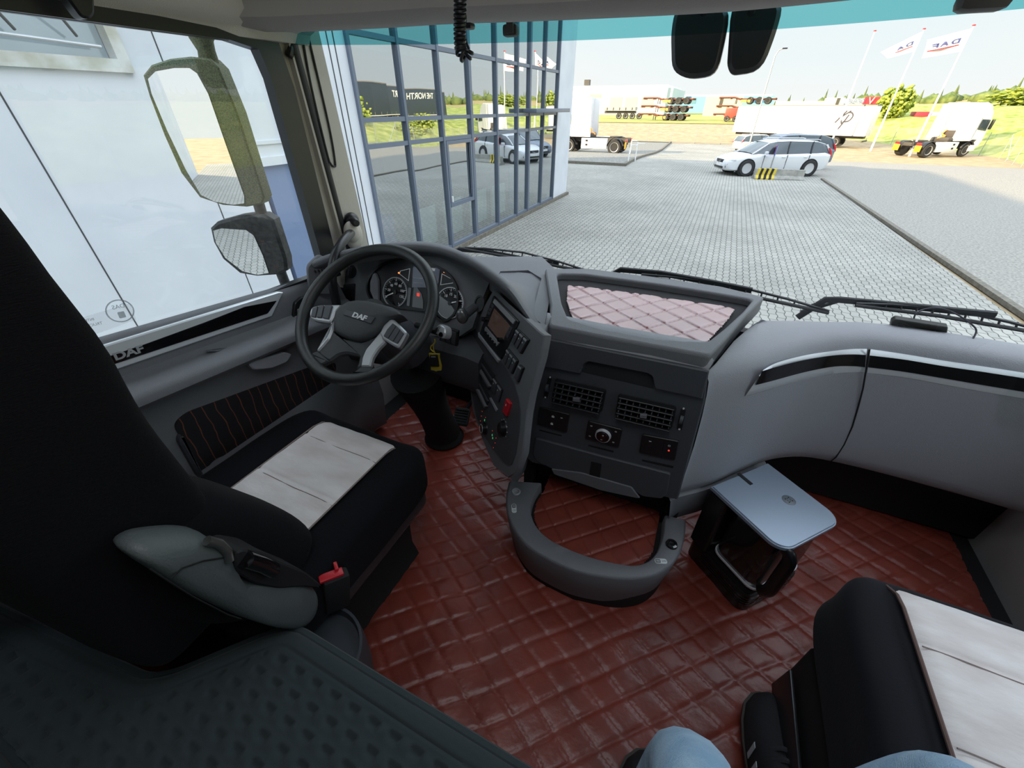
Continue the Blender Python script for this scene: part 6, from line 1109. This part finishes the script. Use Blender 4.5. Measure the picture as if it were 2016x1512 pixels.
def flag(i, lab, W, Hf, droop, fold, txt):
    q, zt_ = FLG[i]; R_ = Vector((-1, 0.12, 0)).normalized(); t = thing('flag', lab, 'flag', (q.x, q.y, zt_ - Hf)); b = nb()
    def fp(u, v, w=0): return Vector((q.x, q.y, zt_ - 0.15)) + R_ * (0.08 + u * W * (1 - fold * 0.35 * v)) + Vector((0, -0.22 * sin(u * 7 + v * 2) * u - w, -v * Hf - droop * u - fold * u * (1 - v) * Hf * 0.75))
    loft(b, [[fp(i_ / 14, j_ / 10) for j_ in range(11)] for i_ in range(15)]); f = obj('cloth', b, flagm, t, smooth=80)
    def deco(name, poly, mat):
        bm = nb(); prism(bm, poly, 0.01); bmesh.ops.subdivide_edges(bm, edges=bm.edges[:], cuts=3)
        for v in bm.verts: v.co = fp(v.co.x, v.co.y, 0.03 + v.co.z)
        obj(name, bm, mat, f, smooth=80)
    for k, ch in enumerate(txt):
        u0 = 0.14 + k * 0.25; s3 = {'D': [[(0, 0), (0.05, 0), (0.05, 1), (0, 1)], [(0.05, 0), (0.15, 0), (0.2, 0.3), (0.2, 0.7), (0.15, 1), (0.05, 1), (0.05, 0.8), (0.13, 0.8), (0.15, 0.65), (0.15, 0.35), (0.13, 0.2), (0.05, 0.2)]], 'A': [[(0, 1), (0.08, 0), (0.13, 0), (0.21, 1), (0.155, 1), (0.14, 0.75), (0.07, 0.75), (0.055, 1)]], 'F': [[(0, 0), (0.19, 0), (0.19, 0.22), (0.055, 0.22), (0.055, 0.42), (0.17, 0.42), (0.17, 0.62), (0.055, 0.62), (0.055, 1), (0, 1)]]}[ch]
        for p_ in s3: deco('letter', [(u0 + a_, 0.34 + c_ * 0.22) for a_, c_ in p_], navy)
    deco('stripe', [(0.12, 0.64), (0.12 + 0.27 * len(txt), 0.64), (0.12 + 0.27 * len(txt), 0.69), (0.12, 0.69)], fred)
flag(1, 'white company flag folded over itself on the middle pole', 2.5, 1.4, 0.45, 0.85, 'DA'); flag(2, 'white company flag spread out on the right pole, lettering reversed', 2.5, 1.45, 0.35, 0.2, 'DAF')
lq = P(1480, 268, y=43); lt = P(1529, 100, y=43); lp_ = thing('lamp_post', 'tall slim lamp post with a curved arm behind the parked cars', 'lamp post', (lq.x, lq.y, gh(43))); b = nb(); tube(b, [(lq.x, lq.y, gh(43)), (lq.x, lq.y, lt.z - 0.3), (lq.x + 0.12, lq.y, lt.z), (lq.x + 0.35, lq.y, lt.z + 0.12)], [0.07, 0.05, 0.045, 0.04], 8); obj('pole', b, M('galvanised', (0, 0, 0)), lp_); b = nb(); box(b, (lq.x + 0.5, lq.y, lt.z + 0.12), (0.35, 0.2, 0.08), bev=0.03); obj('lantern', b, blackp, lp_)
# trucks
tw_white = M('truck_white', (0.82, 0.83, 0.83), 0.3, coat=0.4); chas = M('chassis', (0.07, 0.065, 0.06), 0.7)
def tractor(label, loc, rz, hatch=True):
    t = thing('tractor_unit', label, 'truck'); X = 1.25
    b = nb(); prof_ = [(1.55, 0.75), (1.62, 1.2), (1.58, 1.9), (1.40, 2.75), (1.15, 3.15), (0.7, 3.62), (0.2, 3.78), (-0.62, 3.78), (-0.62, 1.15), (0.0, 1.15), (0.35, 1.15), (0.55, 1.25), (1.0, 1.25), (1.1, 0.75)]
    capped(b, [[(x + (-0.10 if abs(y) > 1.2 and x > 1.2 else 0), y, z - (0.06 if abs(y) > 1.2 and z > 3 else 0)) for x, z in prof_] for y in (-1.24, -1.18, 1.18, 1.24)]); obj('cab', b, tw_white, t, smooth=30)
    b = nb(); prism(b, rnd([(-1.12, 2.0), (1.12, 2.0), (1.08, 2.72), (-1.08, 2.72)], 0.1), 0.03, Fr((1.52, 0, 0), (0, -1, 0), (-0.17, 0, 1)).mat(0, 0, -0.0) @ Matrix.Diagonal((-1, 1, -1, 1))); obj('windscreen', b, carglass, t)
    for s_ in (-1, 1):
        b = nb(); prism(b, rnd([(0.45, 1.95), (1.34, 1.85), (1.25, 2.62), (0.45, 2.66)], 0.06), 0.02, Matrix(((1, 0, 0, 0), (0, 0, s_, s_ * 1.235), (0, 1, 0, 0), (0, 0, 0, 1)))); obj('side_window', b, carglass, t)
        lights_box(t, 'door_gap', (0.40, s_ * 1.242, 2.0), (0.02, 0.01, 1.5), blackm, bev=0); lights_box(t, 'wing_mirror', (1.35, s_ * 1.42, 2.3), (0.12, 0.22, 0.7), blackp, bev=0.05)
        lights_box(t, 'step', (1.0, s_ * 1.12, 0.62), (0.55, 0.30, 0.45), tw_white, bev=0.04)
        b = nb(); box(b, (-1.55, s_ * 1.10, 0.72), (2.1, 0.22, 0.72), bev=0.04); sk2 = obj('side_skirt', b, tw_white, t)
        for zz_ in (0.9, 0.62): lights_box(t, 'step_hole', (-0.95, s_ * 1.215, zz_), (0.18, 0.02, 0.12), blackm, bev=0.0)
        b = nb(); capped(b, [[(-0.62 - 0.0, s_ * 1.22, z0), (-1.05 - (0.15 if z0 < 2 else 0), s_ * 1.20, z0), (-1.05 - (0.15 if z0 < 2 else 0), s_ * 1.17, z0), (-0.62, s_ * 1.19, z0)] for z0 in (1.15, 3.70)]); obj('side_deflector', b, tw_white, t)
        for xw, rr in ((0.55, 0.5), (-3.2, 0.52)):
            b = nb(); A_2 = [(xw + 0.60 * cos(a), s_ * 1.22, 0.52 + 0.60 * sin(a)) for a in yl_(radians(5), radians(175), 14)]; loft(b, [[Vector(p), Vector(p) - Vector((0, s_ * 0.55, 0))] for p in A_2]); o_f = obj('mudguard', b, blackp, t, solid=0.02)
            wheel(t, xw, s_ * 1.02, 0.5, rr, 0.30 if xw > 0 else 0.5, truck=True, side=s_)
        lights_box(t, 'tail_lamp', (-4.05, s_ * 0.95, 0.95), (0.06, 0.42, 0.16), redp, bev=0.02); lights_box(t, 'mud_flap', (-4.02, s_ * 0.95, 0.62), (0.04, 0.55, 0.45), M('flap_orange', (0.75, 0.38, 0.03), 0.5), bev=0.01)
        b = nb(); box(b, (-1.7, s_ * 0.42, 0.95), (4.8, 0.09, 0.28)); obj('frame_rail', b, chas, t)
    b = nb(); lathe(b, [(0.1, 0), (0.48, 0), (0.50, 0.06), (0.1, 0.08)], Matrix.Translation((-3.0, 0, 1.12)), 28); obj('fifth_wheel', b, chas, t); lights_box(t, 'cross_member', (-4.05, 0, 0.9), (0.1, 1.0, 0.25), chas, bev=0.01)
    lights_box(t, 'air_tank', (-0.95, 0.0, 1.2), (0.5, 1.5, 0.35), chas, bev=0.1); b = nb(); tube(b, cr([(-0.66, 0.2, 1.9), (-1.0, 0.15, 1.6), (-0.9, -0.1, 1.45), (-1.3, 0.1, 1.3)]), 0.05, 8); obj('air_hoses', b, orange, t)
    lights_box(t, 'back_panel', (-0.635, -0.1, 1.62), (0.03, 0.9, 0.5), chas, bev=0.03)
    t.location = loc; t.rotation_euler = (0, 0, rz); t.scale = (1.1,) * 3; return t
wr1 = G(1822, 310); hdr = radians(34); dirv = Vector((cos(hdr), sin(hdr), 0)); nl = Vector((-dirv.y, dirv.x, 0)); o1_ = wr1 + dirv * 3.2 + nl * 1.15
tractor('white tractor unit without trailer on the sunlit gravel, facing right', (o1_.x, o1_.y, gh(o1_.y)), hdr)
wl = G(1201, 302.5); hdl = radians(180); o2_ = wl + Vector((-3.2, 1.15, 0)); tractor('white tractor unit parked beside the gravel island, facing left', (o2_.x, o2_.y, gh(o2_.y)), hdl)
# curtain-side trailer
def trailer(label, loc, rz, body, name='curtain_trailer', L=13.6, zb=1.15, zt=3.95, cat='trailer', marks=None):
    t = thing(name, label, cat); b = nb(); box(b, (L / 2, 0, (zb + zt) / 2), (L, 2.5, zt - zb), bev=0.03); obj('curtain', b, body, t); b = nb(); box(b, (L / 2, 0, zt + 0.02), (L + 0.02, 2.54, 0.10)); obj('roof_edge', b, M('edge_grey', (0.20, 0.19, 0.20), 0.5), t)
    b = nb(); box(b, (L / 2, -1.262, zb + 0.04), (L, 0.02, 0.10)); obj('side_rave', b, M('rave', (0.55, 0.55, 0.53), 0.5), t)
    for k in range(14): lights_box(t, 'strap', (0.7 + k * (L - 1.2) / 13, -1.26, zb + 0.22), (0.03, 0.01, 0.35), M('strap_grey', (0.35, 0.35, 0.36), 0.6), bev=0)
    b = nb(); box(b, (L / 2, 0, 1.0), (L - 0.4, 1.0, 0.25)); obj('chassis_frame', b, chas, t); lights_box(t, 'side_guard', (L * 0.46, -1.1, 0.75), (2.4, 0.05, 0.28), chas, bev=0.01)
    for k in range(3):
        for s_ in (-1, 1): wheel(t, L - 2.6 - 1.31 * k, s_ * 1.05, 0.5, 0.5, 0.38, truck=True, side=s_)
    lights_box(t, 'bumper', (L - 0.1, 0, 0.65), (0.12, 2.3, 0.14), chas, bev=0.02)
    for s_ in (-1, 1): lights_box(t, 'landing_leg', (2.9, s_ * 0.8, 0.55), (0.12, 0.12, 1.1), chas, bev=0.01)
    if marks: marks(t)
    t.location = loc; t.rotation_euler = (0, 0, rz); return t
pa, pb_ = P(1449, 259, y=70), P(1706, 271, y=64.5); kd = (pb_ - pa); kl = hypot(kd.x, kd.y); ka = atan2(kd.y, kd.x)
def kp(t):
    f = Fr((kl - 2.6, -1.256, 2.7), (1, 0, 0)); dk = M('logo_dark', (0.04, 0.04, 0.06), 0.5); b = nb()
    for pts_ in ([(-0.55, -0.35), (0.05, 0.55)], [(-0.38, -0.05), (0.35, 0.55)], [(-0.30, 0.05), (0.02, -0.45)], [(0.15, 0.42), (0.45, 0.40), (0.62, 0.15), (0.45, -0.20), (0.02, -0.28)], [(0.30, 0.25), (0.0, -0.55), (-0.15, -0.85)]): tube(b, [f.pt(p.x * 1.25, p.y * 1.25 + 0.1, 0.004) for p in cr([(u, v, 0) for u, v in pts_], 4)], 0.07, 6)
    obj('logo', b, dk, t); text('lettering', 'Transport', 0.42, f.mat(-0.1, -1.2, 0.006), M('logo_pale', (0.5, 0.5, 0.48), 0.6), t, width=2.6)
trailer('long white curtain trailer with a dark looped logo across the yard', (pa.x, pa.y, gh(68)), ka, M('curtain_white', (0.85, 0.85, 0.84), 0.5), L=kl, zb=1.15, marks=kp)
# dark trailers on the bank, seen in the glass front
def dark(t):
    f = Fr((8.4, -1.258, 3.35), (1, 0, 0)); text('lettering', 'THE NORTH SPORT', 1.0, f.mat(0, 0, 0.006), white, t, width=9.5, off=0.02)
navyc = M('tarp_navy', (0.035, 0.05, 0.075), 0.55)
for y0, lab, mk in ((66, 'dark navy trailer with white lettering on the roadside bank', dark), (49, 'plain dark navy trailer on the roadside bank', None)):
    x = bankx(y0 - 7) + 10.5; trailer(lab, (x, y0, gh(y0) + 1.7), radians(-90), navyc, name='box_trailer', L=15.5, zb=1.0, zt=4.2, marks=mk)
# orange-lettered boxes at the right edge
for k, (px0, px1) in enumerate(((1961, 1990), (1999, 2036))):
    A, B = P(px0, 254, y=88), P(px1, 256, y=88); b = nb(); t = thing('box_trailer', ('left' if k == 0 else 'right') + ' of the two dark box trailers with white and orange lettering on the bank', 'trailer', tuple(A)); zt_ = P(px0, 228, y=88).z
    box(b, ((A.x + B.x) / 2, 89.2, (A.z + zt_) / 2), (B.x - A.x, 2.4, zt_ - A.z), bev=0.03); obj('box_body', b, M('box_dark', (0.05, 0.045, 0.05), 0.5), t)
    b = nb(); box(b, ((A.x + B.x) / 2, 87.97, zt_), (B.x - A.x + 0.1, 0.1, 0.15)); obj('top_edge', b, white, t); b = nb(); box(b, ((A.x + B.x) / 2, 88.3, A.z - 0.35), (B.x - A.x, 1.0, 0.7)); obj('side_board', b, M('board_orange', (0.70, 0.20, 0.06), 0.5), t)
    text('lettering', 'tot', 1.4, Fr(((A.x + B.x) / 2 - 0.8, 87.9, (A.z + zt_) / 2), (1, 0, 0)).mat(), white, t); text('lettering', 'al', 1.2, Fr(((A.x + B.x) / 2 + 1.1, 87.9, (A.z + zt_) / 2), (1, 0, 0)).mat(), M('board_orange', (0, 0, 0)), t)
# red box lorry
A, B, C2 = P(1795, 240, y=84), P(1824, 243, y=84), P(1797, 220, y=84); t = thing('box_lorry', 'small lorry with a red body and white cab beyond the fence', 'lorry', tuple(A))
b = nb(); box(b, ((A.x + B.x) / 2, 85, (A.z + C2.z) / 2), (B.x - A.x, 2.4, C2.z - A.z), bev=0.03); obj('load_body', b, M('body_red', (0.50, 0.03, 0.05), 0.5), t)
D2 = P(1845, 246, y=84); b = nb(); box(b, ((B.x + D2.x) / 2, 85, (A.z + C2.z) / 2 - 0.1), (D2.x - B.x, 2.4, (C2.z - A.z) * 1.1), bev=0.15); cbx = obj('cab', b, tw_white, t); lights_box(t, 'cab_window', ((B.x + D2.x) / 2, 83.79, C2.z - 0.9), (1.2, 0.03, 0.7), carglass, bev=0.01)
for x in (A.x + 0.8, D2.x - 0.8): wheel(t, x, 84.0, A.z - 0.3, 0.5, 0.3, truck=True, side=-1)
# stacked container chassis
def chassis_trailer(lab):
    t = thing('container_chassis', lab, 'trailer', group='stacked container chassis'); L = 8.6
    for s_ in (-0.5, 0.5):
        b = nb(); tube(b, [(0, s_, 0.95), (2.4, s_, 0.95), (3.2, s_, 0.72), (L, s_, 0.72)], 0.13, 4); obj('main_rail', b, M('rail_rust', (0.17, 0.06, 0.035), 0.7) if s_ < 0 else chas, t)
    for x in (0.2, 1.8, 3.4, 5.0, 6.8, 8.4): lights_box(t, 'cross_member', (x, 0, 0.80), (0.16, 2.4, 0.14), M('cross_rust', (0.26, 0.10, 0.05), 0.7), bev=0)
    for s_ in (-1, 1): lights_box(t, 'landing_leg', (2.7, s_ * 0.7, 0.4), (0.12, 0.12, 0.7), chas, bev=0)
    lights_box(t, 'tool_box', (4.2, -0.9, 0.45), (1.4, 0.5, 0.4), M('box_ochre', (0.5, 0.36, 0.10), 0.6), bev=0.02)
    for k in range(3):
        for s_ in (-1, 1): wheel(t, L - 1.2 - 1.3 * k, s_ * 0.95, 0.5, 0.5, 0.4, truck=True, side=s_, rimm=M('rim_grey', (0.12, 0.12, 0.12), 0.6))
    return t
c0 = chassis_trailer('bottom container chassis of the left stack in the far yard'); q0, q1 = G(1258, 236.5), G(1402, 237.5)
for i, (q, nm) in enumerate(((q0, 'left'), (q1, 'right'))):
    for k, lv_ in enumerate(('bottom', 'middle', 'top')):
        o_ = c0 if (i == 0 and k == 0) else dup(c0); o_['label'] = f'{lv_} container chassis of the {nm} stack in the far yard'; o_.location = (q.x + 0.2 * k, q.y, gh(q.y) + 1.32 * k); o_.rotation_euler = (0, 0, radians(-6)); o_.scale = (1.15,) * 3
# grey tipping trailer
q = G(1190, 234); t = thing('tipper_trailer', 'grey ribbed trailer parked before the white warehouse', 'trailer', tuple(q)); e1_ = G(1251, 234.5); Lx = e1_.x - q.x; zt_ = P(1195, 211, y=q.y).z
b = nb(); box(b, (q.x + Lx / 2, q.y, (zt_ + gh(110) + 1.6) / 2), (Lx, 2.5, zt_ - gh(110) - 1.6)); bd_ = obj('load_body', b, M('tip_grey', (0.36, 0.36, 0.37), 0.5), t); b = nb(); box(b, (q.x + Lx / 2, q.y, gh(110) + 1.3), (Lx, 1.2, 0.5)); obj('chassis_frame', b, chas, t)
for k in range(5): lights_box(t, 'rib', (q.x + Lx * (k + 0.5) / 5, q.y - 1.28, (zt_ + gh(110) + 1.6) / 2), (0.15, 0.08, zt_ - gh(110) - 1.7), chas, bev=0)
for k in range(4): wheel(t, q.x + Lx * 0.5 + 1.5 * k, q.y - 1.0, gh(110) + 0.6, 0.6, 0.4, truck=True, side=-1)
# warehouses
qa, qb = G(1100, 236), G(1318, 236); yW = 170; zb_ = gh(110) - 0.1; xa, xb = P(1100, 236, y=yW).x, P(1304, 236, y=yW).x; zt_ = P(1250, 168, y=yW).z
wh = thing('warehouse', 'white warehouse with three grey loading doors in the distance', 'building', ((xa + xb) / 2, yW, zb_)); b = nb(); box(b, ((xa + xb) / 2, yW + 20, (zb_ + zt_) / 2), (xb - xa, 40, zt_ - zb_)); obj('wall', b, M('warehouse_white', (0.84, 0.83, 0.80), 0.6), wh)
b = nb(); box(b, (xb + 0.8, yW + 20.5, (zb_ + zt_) / 2 - 0.4), (1.6, 39, zt_ - zb_ - 0.8)); obj('annex', b, M('annex_blue', (0.50, 0.60, 0.66), 0.6), wh)
for px in (1202, 1232, 1264): a1 = P(px, 191, y=yW - 0.1); a2 = P(px + 21, 212, y=yW - 0.1); lights_box(wh, 'loading_door', ((a1.x + a2.x) / 2, yW - 0.05, (a1.z + a2.z) / 2), (a2.x - a1.x, 0.2, a1.z - a2.z), M('door_grey', (0.42, 0.41, 0.37), 0.6), bev=0)
a1 = P(1162, 186, y=yW); a2 = P(1183, 193, y=yW); lights_box(wh, 'window_strip', ((a1.x + a2.x) / 2, yW - 0.05, (a1.z + a2.z) / 2), (a2.x - a1.x, 0.2, a1.z - a2.z), M('strip_olive', (0.42, 0.42, 0.33), 0.4), bev=0); a1 = P(1156, 168, y=yW + 3); b = nb(); box(b, (a1.x, yW + 3, a1.z + 0.8), (1.8, 1.8, 1.6)); obj('roof_vent', b, chas, wh)
def far_box(name, lab, px0, px1, pt, pb2, y, mat, cat='building', extra=()):
    A = P(px0, pb2, y=y); B = P(px1, pb2, y=y); z1 = P((px0 + px1) / 2, pt, y=y).z; z0 = min(A.z, gh(110)) - 0.1; t = thing(name, lab, cat, ((A.x + B.x) / 2, y, z0)); b = nb(); box(b, ((A.x + B.x) / 2, y + 6, (z0 + z1) / 2), (B.x - A.x, 12, z1 - z0)); obj('wall', b, mat, t)
    for nm_, u0, u1, v0, v1, m_ in extra: a1 = P(u0, v0, y=y - 0.1); a2 = P(u1, v1, y=y - 0.1); lights_box(t, nm_, ((a1.x + a2.x) / 2, y - 0.06, (a1.z + a2.z) / 2), (a2.x - a1.x, 0.2, abs(a1.z - a2.z)), m_, bev=0)
    return t
skyb = M('cladding_blue', (0.18, 0.50, 0.76), 0.5); dkb = M('cladding_navy', (0.05, 0.18, 0.38), 0.5)
far_box('warehouse', 'long bright blue warehouse behind the stacked chassis', 1316, 1520, 189, 212, 240, skyb, extra=(('blue_panel', 1318, 1326, 191, 206, dkb), ('loading_door', 1328, 1340, 193, 204, M('door_teal', (0.12, 0.25, 0.33), 0.5)), ('blue_panel', 1351, 1359, 190, 203, dkb), ('loading_door', 1360, 1369, 193, 204, M('door_teal', (0, 0, 0))), ('loading_door', 1475, 1512, 193, 202, dkb), ('roof_band', 1316, 1520, 187.5, 189.5, white)))
far_box('container_block', 'row of beige containers behind the right chassis stack', 1386, 1458, 190, 212, 150, M('container_beige', (0.62, 0.52, 0.38), 0.6), 'container', extra=(('container_edge', 1419, 1420, 191, 212, chas),))
far_box('sign_hall', 'distant hall with TRAILER TRADE lettering and a red end', 1662, 1706, 194, 206, 150, M('hall_grey', (0.52, 0.58, 0.60), 0.6), extra=(('red_panel', 1704, 1728, 191, 205, fred),))
sh_ = [o_ for o_ in SC.objects if o_.name == 'sign_hall'][0]; a1 = P(1686, 200, y=149.6); text('lettering', 'TRAILER TRADE', 1.4, Fr(a1, (1, 0, 0)).mat(0, 0, 0.05), navy, sh_, width=P(1702, 200, y=149.6).x - P(1668, 200, y=149.6).x); text('lettering', 'V', 2.0, Fr(P(1714, 199, y=149.6), (1, 0, 0)).mat(0, 0, 0.3), white, sh_)
far_box('container_block', 'two pale boxes standing left of the lettered hall', 1635, 1660, 192, 206, 140, M('box_cream', (0.70, 0.66, 0.58), 0.6), 'container', extra=(('container_edge', 1649, 1650, 193, 206, chas),))
far_box('greenhouse_hall', 'low pale hall under the far tree line', 1530, 1632, 199, 207, 200, M('hall_pale', (0.60, 0.62, 0.50), 0.6))
for px, hgt, lab in ((1222, 0, ''),): pass
rl = thing('loader', 'small red loader beside the white curtain trailer', 'loader', tuple(G(1437, 240))); q = G(1437, 240); lights_box(rl, 'loader_body', (q.x, q.y, gh(110) + 1.3), (2.4, 1.6, 1.6), M('loader_red', (0.60, 0.07, 0.05), 0.5), bev=0.1); lights_box(rl, 'bucket', (q.x + 1.8, q.y - 0.5, gh(110) + 0.5), (1.6, 1.6, 0.8), M('loader_red', (0, 0, 0)), bev=0.1)
for s_ in (-0.7, 0.7): wheel(rl, q.x + s_, q.y - 0.8, gh(110) + 0.45, 0.45, 0.3, truck=True, side=-1)
# fences
galv = M('galvanised', (0, 0, 0))
fc = thing('wire_fence', 'wire fence with pale posts along the foot of the green bank', 'fence', (bankx(40) - 0.4, 40, gh(40))); meshf = M('fence_mesh', (0.35, 0.37, 0.33), 0.6, alpha=0.22)
ysf = yl_(8, 98, 30); b = nb(); loft(b, [[(bankx(y) - 0.4, y, gh(y) + z) for z in (0.0, 1.8)] for y in ysf]); obj('wire_mesh', b, meshf, fc)
for k, y in enumerate(ysf): b = nb(); cyl(b, (bankx(y) - 0.4, y, gh(y) - 0.1), (bankx(y) - 0.4, y, gh(y) + 1.9), 0.03, seg=8); obj('post', b, galv, fc)
for y in ysf[10:22:3]:
    b = nb(); cyl(b, (bankx(y) - 0.4, y, gh(y) + 1.7), (bankx(y) - 0.4, y - 1.5, gh(y)), 0.03, seg=8); obj('strut', b, galv, fc)
ff = thing('wire_fence', 'thin post and wire fence along the far edge of the paving', 'fence', (-4, YF + 0.3, gh(YF)))
for k in range(7): x = -16 + k * 3.0; b = nb(); cyl(b, (x, YF + 0.3, gh(YF)), (x, YF + 0.3, gh(YF) + 1.9), 0.03, seg=6); obj('post', b, galv, ff)
for z in (1.0, 1.85): b = nb(); cyl(b, (-16, YF + 0.3, gh(YF) + z), (2.0, YF + 0.3, gh(YF) + z), 0.012, seg=4); obj('wire', b, galv, ff)
for px, py, wh_ in ((1236, 322, 'at the front corner of'), (1250, 318, 'rightmost on'), (1240, 304, 'set back on')):
    q = G(px, py); b = nb(); cyl(b, q, q + Vector((0, 0, 1.1)), 0.035, seg=8); cyl(b, q + Vector((0, 0, 1.0)), q + Vector((0.45, 0, 1.0)), 0.02, seg=6); o = obj('marker_post', b, polem); tag(o, 'short white marker post ' + wh_ + ' the gravel island', 'post', 'marker posts on the island')
# wipers
wsm = M('wiper_black', (0.016, 0.018, 0.02), 0.45)
def wiper(lab, arm_, blade, yy=1.56):
    pv = [P(x, y, y=yy) for x, y in arm_]; t = thing('wiper', lab, 'wiper', tuple(pv[0])); b = nb(); tube(b, pv, [0.011] * len(pv), 8, flat=0.6); obj('arm', b, wsm, t)
    bl_ = [P(x, y, y=yy - 0.015) for x, y in blade]; b = nb(); tube(b, bl_, 0.0055, 8, flat=1.6); obj('blade', b, rubber, t)
    up = Vector((0, 0.01, 0.016)); b = nb(); n = len(bl_) - 1
    tube(b, [bl_[0] + up * 0.3, bl_[0].lerp(bl_[-1], 0.2) + up, bl_[0].lerp(bl_[-1], 0.5) + up * 1.6, bl_[0].lerp(bl_[-1], 0.8) + up, bl_[-1] + up * 0.3], 0.0045, 6)
    for k in range(1, 12): c = bl_[0].lerp(bl_[-1], k / 12); tube(b, [c, c + up * (0.8 + 0.7 * sin(pi * k / 12))], 0.003, 5)
    obj('blade_frame', b, wsm, t)
wiper('left wiper lying across the foot of the windscreen near the wheel', [(880, 505), (905, 491), (950, 494), (1040, 512), (1100, 520)], [(915, 490), (1030, 511), (1150, 534)])
wiper('middle wiper behind the quilted dashboard tray', [(1190, 560), (1203, 542), (1222, 531), (1300, 538), (1400, 556), (1480, 572)], [(1262, 543), (1400, 566), (1631, 616)])
wiper('right wiper lying in front of the passenger side', [(1570, 625), (1600, 606), (1625, 590), (1652, 590), (1790, 603), (1900, 614), (1960, 620)], [(1684, 601), (1850, 622), (2070, 660)])
b = nb(); tube(b, [P(x, y, y=1.57) for x, y in ((1576, 614), (1605, 606), (1652, 592))], 0.007, 8); obj('second_rod', b, wsm, bpy.data.objects['wiper.002'])
